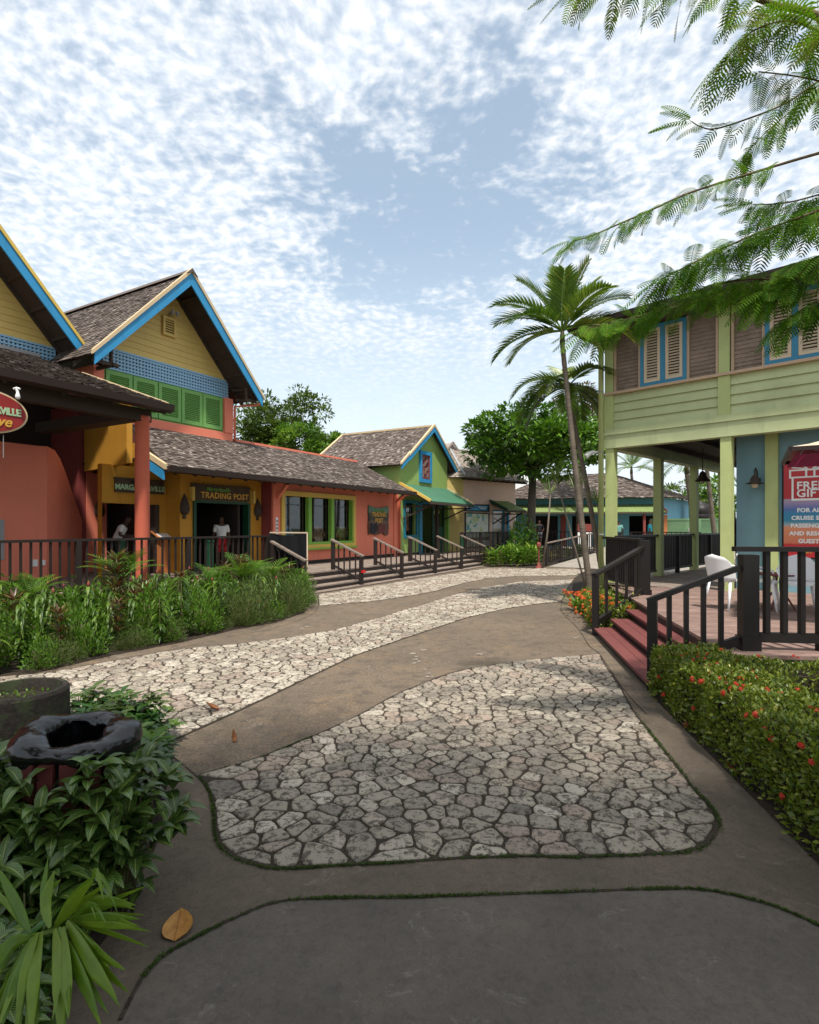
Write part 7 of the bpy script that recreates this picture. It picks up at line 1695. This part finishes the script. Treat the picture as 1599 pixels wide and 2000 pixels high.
def branch(pts_, r0_, r1, dens, LL, v=.5, pin=.07, down=.35, start=0.0, outs=1.0, spread=.9, sub=0):
    r0 = r0_ * .62 if r0_ < .04 else r0_
    P = [at(*q) for q in pts_]
    if math.hypot(P[0].x - crotch.x, P[0].y - crotch.y) > .1: P = [crotch, crotch.lerp(P[0], .6) + V(0, 0, .35)] + P
    SC = smooth_curve(P, 6); n = len(SC)
    part('branch', branchm, PO, lambda mb: mb.tube(SC, [r0 + (r1 - r0) * (i / (n - 1)) ** .6 for i in range(n)], 6), smooth=True)
    mb = MB(); first_ = int(n * start)
    acc = 0.0; k = 0
    for i in range(first_, n - 1):
        a, b_ = SC[i], SC[i + 1]; d = (b_ - a).normalized(); seg = (b_ - a).length; acc += seg * dens * 2.1
        while acc > 0:
            acc -= 1; k += 1; q = a.lerp(b_, rnd()); sd = d.cross(V(0, 0, 1)).normalized() * (1 if k % 2 else -1)
            f = i / n
            dl = d * ru(.2, 1.1) * outs + sd * ru(.3, 1.0) * spread + V(0, 0, ru(-1.0, .75) - down * .7); nr = V(ru(-.7, .7), ru(-.9, .2), 1)
            bip_leaf(mb, q, dl, nr, LL * (.84 if v > .45 else 1.0) * ru(.6, 1.15) * (1 - .25 * f), random.choice((13, 15, 17)), pin * ru(.85, 1.1), min(1, max(0, v + ru(-.3, .3))), ru(.4, 1.5))
    d = (SC[-1] - SC[-2]).normalized()
    for k in range(4): bip_leaf(mb, SC[-1 - k // 2], d + V(ru(-.5, .5), ru(-.5, .5), ru(-.7, .3)), V(0, -.3, 1), LL * .9, 15, pin, v, .6)
    mb.build('leaf_spray', f_poin, PO)
    return SC
branch([(1680, 120, 4.0), (1599, 34, 4.1), (1513, 10, 4.2), (1440, -14, 4.3), (1330, -30, 4.4), (1220, -34, 4.5), (1120, -30, 4.6)], .05, .006, 17, .46, .75, .075, .6, .30)
branch([(1700, 80, 3.7), (1599, 60, 3.9), (1540, 40, 4.0), (1470, 60, 4.1), (1430, 100, 4.2)], .03, .004, 22, .44, .75, .075, .5, .35)
branch([(1740, 210, 3.8), (1640, 170, 4.0), (1560, 150, 4.1), (1480, 140, 4.2)], .025, .004, 17, .42, .7, .07, .5, .35)
branch([(1700, 110, 4.4), (1599, 158, 4.5), (1531, 203, 4.5), (1445, 237, 4.5), (1393, 252, 4.5), (1366, 247, 4.5), (1349, 237, 4.5)], .022, .004, 9, .36, .6, .06, .5, .35)
branch([(1700, 110, 4.7), (1599, 172, 4.7), (1540, 220, 4.7), (1496, 257, 4.7), (1458, 297, 4.7)], .02, .003, 11, .38, .6, .06, .5, .35)
branch([(1740, 260, 4.0), (1599, 299, 4.0), (1530, 319, 4.0), (1445, 345, 4.0), (1342, 378, 4.0), (1273, 409, 4.0), (1204, 439, 4.0), (1150, 462, 4.0), (1119, 470, 4.0)], .026, .004, 15, .25, .35, .062, .15, .42)
branch([(1740, 400, 3.9), (1640, 400, 3.9), (1560, 425, 3.95), (1480, 455, 4.0), (1400, 490, 4.0), (1330, 525, 4.0), (1290, 545, 4.0)], .03, .004, 34, .36, .3, .075, .3, .30)
branch([(1740, 360, 4.3), (1640, 370, 4.3), (1540, 395, 4.3), (1470, 400, 4.3)], .025, .004, 28, .36, .3, .07, .4, .35)
branch([(1760, 470, 3.7), (1680, 480, 3.8), (1600, 500, 3.9), (1540, 530, 3.95), (1490, 570, 4.0)], .03, .004, 34, .36, .3, .075, .5, .3)
branch([(1740, 520, 4.2), (1640, 540, 4.2), (1571, 553, 4.2), (1480, 545, 4.2), (1390, 556, 4.2), (1350, 577, 4.2), (1262, 614, 4.2), (1190, 630, 4.2), (1150, 640, 4.2)], .022, .004, 25, .34, .42, .075, .35, .38)
branch([(1760, 540, 4.0), (1660, 560, 4.0), (1590, 590, 4.0), (1540, 620, 4.0)], .02, .004, 30, .34, .3, .07, .5, .35)
# leaf tip hanging into view at the very top and the big tree over the camera that shades the foreground
ST = V(-2.6, -3.2, 0)
tree('shade_tree', 'large almond tree above the viewpoint shading the foreground paving', ST, ((0.1, -2.5, 9.4), (6.6, 2.7, 1.0)), .35, 20, 190, 80, .26, .16, f_alm, shell=.0)
tw = thing('hanging_sprig', 'green leaf tip hanging in at the top edge of the sky', 'leaf', at(452, -30, 3.0)); t0_ = at(458, -60, 3.0)
part('twig', bark, tw, lambda mb: mb.tube([t0_, t0_ + V(-.01, 0, .6), V(-.8, 1.5, 5.4)], .006, 5)); part('leaves', f_bright, tw, lambda mb: [mb.leaf(t0_, V(a, -.2, -1), V(0, -1, 0), .19, .06, .1, 5) for a in (-.1, .35, -.5)])
# ------------------------------------------------------------ people
def cloth(name, rgb): 
    m, T = newmat(name); g = geo(T); fin(T, T.mix(T.noise(g, 8, 3, .6), rgb, tuple(x * .7 for x in rgb)), .85); return m
skin_d = cloth('dark_skin', (.085, .045, .03)); hair_b = cloth('black_hair', (.012, .010, .010))
def skinmesh(name, mat, parent, nodes, edges, root, sub=2):
    """one smooth continuous surface grown along a skeleton"""
    me = bpy.data.meshes.new(name); keys = list(nodes); me.from_pydata([nodes[k][0] for k in keys], [(keys.index(a), keys.index(b_)) for a, b_ in edges], [])
    o = bpy.data.objects.new(name, me); C.objects.link(o)
    sk = o.modifiers.new('skin', 'SKIN'); sk.use_smooth_shade = True; sv = me.skin_vertices[0].data
    for k, n_ in enumerate(keys):
        r = nodes[n_][1]; sv[k].radius = r if isinstance(r, tuple) else (r, r); sv[k].use_root = (n_ == root)
    ss = o.modifiers.new('sub', 'SUBSURF'); ss.levels = ss.render_levels = sub
    bpy.context.view_layer.update(); dg = bpy.context.evaluated_depsgraph_get(); m2 = bpy.data.meshes.new_from_object(o.evaluated_get(dg)); m2.name = name
    bpy.data.objects.remove(o); m2.materials.clear(); m2.materials.append(mat); m2.polygons.foreach_set('use_smooth', [True] * len(m2.polygons))
    ob = bpy.data.objects.new(name, m2); C.objects.link(ob); ob.parent = parent; return ob
def person(label, loc, rz, top_m, bot_m, lean=0.0, arms=('down', 'down'), h=1.72, hat=None):
    r = thing('person', label, 'person', loc, rz); k = h / 1.72
    v = lambda x, y, z: (x * k, (y - lean * max(0, z - .95) * 1.0) * k, (z if z < .95 else .95 + (z - .95) * math.cos(min(1, abs(lean)))) * k)
    N = {'pel': (v(0, 0, .96), (.145, .11)), 'sp': (v(0, 0, 1.10), (.13, .095)), 'ch': (v(0, 0, 1.30), (.16, .115)), 'nk0': (v(0, 0, 1.44), (.085, .075)), 'nk': (v(0, -.01, 1.50), .052), 'hd0': (v(0, -.02, 1.57), (.070, .078)), 'hd': (v(0, -.015, 1.64), (.078, .092)), 'hd2': (v(0, -.01, 1.70), (.055, .065)), 'nose': (v(0, -.105, 1.60), .010)}
    E_ = [('pel', 'sp'), ('sp', 'ch'), ('ch', 'nk0'), ('nk0', 'nk'), ('nk', 'hd0'), ('hd0', 'hd'), ('hd', 'hd2'), ('hd0', 'nose')]
    sh = {}
    for s_, nm, mode in ((-1, 'l', arms[0]), (1, 'r', arms[1])):
        el, wr, hn_ = {'down': ((.24, .02, 1.12), (.25, -.06, .88), (.25, -.09, .80)), 'fwd': ((.24, -.05, 1.14), (.20, -.27, 1.10), (.18, -.36, 1.11)), 'hip': ((.34, .06, 1.18), (.20, -.04, 1.02), (.15, -.08, 1.0))}[mode]
        N['sh' + nm] = (v(.17 * s_, 0, 1.40), .062); N['el' + nm] = (v(el[0] * s_, el[1], el[2]), .043); N['wr' + nm] = (v(wr[0] * s_, wr[1], wr[2]), .028); N['ha' + nm] = (v(hn_[0] * s_, hn_[1], hn_[2]), (.034, .018))
        E_ += [('nk0', 'sh' + nm), ('sh' + nm, 'el' + nm), ('el' + nm, 'wr' + nm), ('wr' + nm, 'ha' + nm)]
        W_ = Vector(N['wr' + nm][0]); H_ = Vector(N['ha' + nm][0]); d = (H_ - W_).normalized(); sd = d.cross(V(s_, 0, .2)).normalized()
        for f in range(4):
            b_ = H_ + sd * (.018 * (f - 1.5)); L_ = (.070, .078, .072, .056)[f] * k; m_ = b_ + d * L_ * .55; t_ = m_ + (d * .8 + V(-s_ * .5, -.3, 0)).normalized() * L_ * .45
            N['f%d%s' % (f, nm)] = (tuple(m_), .0095); N['t%d%s' % (f, nm)] = (tuple(t_), .007); E_ += [('ha' + nm, 'f%d%s' % (f, nm)), ('f%d%s' % (f, nm), 't%d%s' % (f, nm))]
        th = W_ + d * .03 - sd * .035; N['th' + nm] = (tuple(th + d * .03 - sd * .015), .009); E_.append(('wr' + nm, 'th' + nm))
        N['hp' + nm] = (v(.09 * s_, 0, .90), .092); N['kn' + nm] = (v(.10 * s_, -.02, .50), .058); N['an' + nm] = (v(.10 * s_, .02, .09), .040); N['to' + nm] = (v(.12 * s_, -.15, .035), (.042, .028))
        E_ += [('pel', 'hp' + nm), ('hp' + nm, 'kn' + nm), ('kn' + nm, 'an' + nm), ('an' + nm, 'to' + nm)]
    skinmesh('body', skin_d, r, N, E_, 'pel')
    up = lambda n_, dr: (N[n_][0], tuple(x + dr for x in N[n_][1]) if isinstance(N[n_][1], tuple) else N[n_][1] + dr)
    mid_ = lambda a, b_, f: tuple(Vector(N[a][0]).lerp(Vector(N[b_][0]), f))
    S = {'pel': up('pel', .022), 'sp': up('sp', .026), 'ch': up('ch', .022), 'nk0': up('nk0', .024), 'shl': up('shl', .02), 'shr': up('shr', .02), 'l2': (mid_('shl', 'ell', .75), .064), 'r2': (mid_('shr', 'elr', .75), .064)}
    skinmesh('shirt', top_m, r, S, [('pel', 'sp'), ('sp', 'ch'), ('ch', 'nk0'), ('nk0', 'shl'), ('nk0', 'shr'), ('shl', 'l2'), ('shr', 'r2')], 'pel')
    B_ = {'pel': (v(0, 0, .93), (.165, .13)), 'hpl': up('hpl', .02), 'hpr': up('hpr', .02), 'kl': (mid_('hpl', 'knl', .95), .082), 'kr': (mid_('hpr', 'knr', .95), .082)}
    skinmesh('shorts', bot_m, r, B_, [('pel', 'hpl'), ('pel', 'hpr'), ('hpl', 'kl'), ('hpr', 'kr')], 'pel')
    Hn = {'a': ((N['hd'][0][0], N['hd'][0][1] + .02, N['hd'][0][2] + .01), (.084, .092)), 'b': ((N['hd2'][0][0], N['hd2'][0][1] + .012, N['hd2'][0][2] + .012), (.062, .07))}
    skinmesh('hair', hair_b, r, Hn, [('a', 'b')], 'a')
    return r
wh = cloth('white_tee_cloth', (.72, .72, .70)); rd = cloth('red_shorts_cloth', (.38, .02, .025)); dk_ = cloth('black_trouser_cloth', (.015, .015, .018)); bl = cloth('turquoise_shirt_cloth', (.03, .38, .52)); gr = cloth('grey_trouser_cloth', (.12, .12, .13)); pk = cloth('teal_print_cloth', (.18, .42, .38))
def standing(px, Y, z): p = at(px, 1028, Y); p.z = z; return p
person('person in white tee shirt and red shorts standing in the dark gold lettered doorway', standing(433, 17.7, DZ), .5, wh, rd, h=1.66)
person('person in white shirt leaning over in the restaurant entrance beside the menu lectern', standing(226, 15.6, DZ), 1.9, wh, dk_, lean=.45, arms=('fwd', 'fwd'), h=1.70)
person('person in black shirt standing before the dark counter of the teal shop', standing(1052, 36.5, .45), .2, dk_, gr, arms=('down', 'hip'), h=1.74)
person('person in turquoise shirt walking by the orange gate post', standing(1268, 33.5, .45), 1.2, bl, gr, h=1.74)
person('person in teal print shirt at the shop counter behind the lime corner post', standing(1207, 34.5, .45), 2.8, pk, dk_, h=1.70)
person('person in dark clothes half hidden between the lime post and blue wall', standing(1431, 17.5, RZ), 2.6, dk_, dk_, h=1.78)
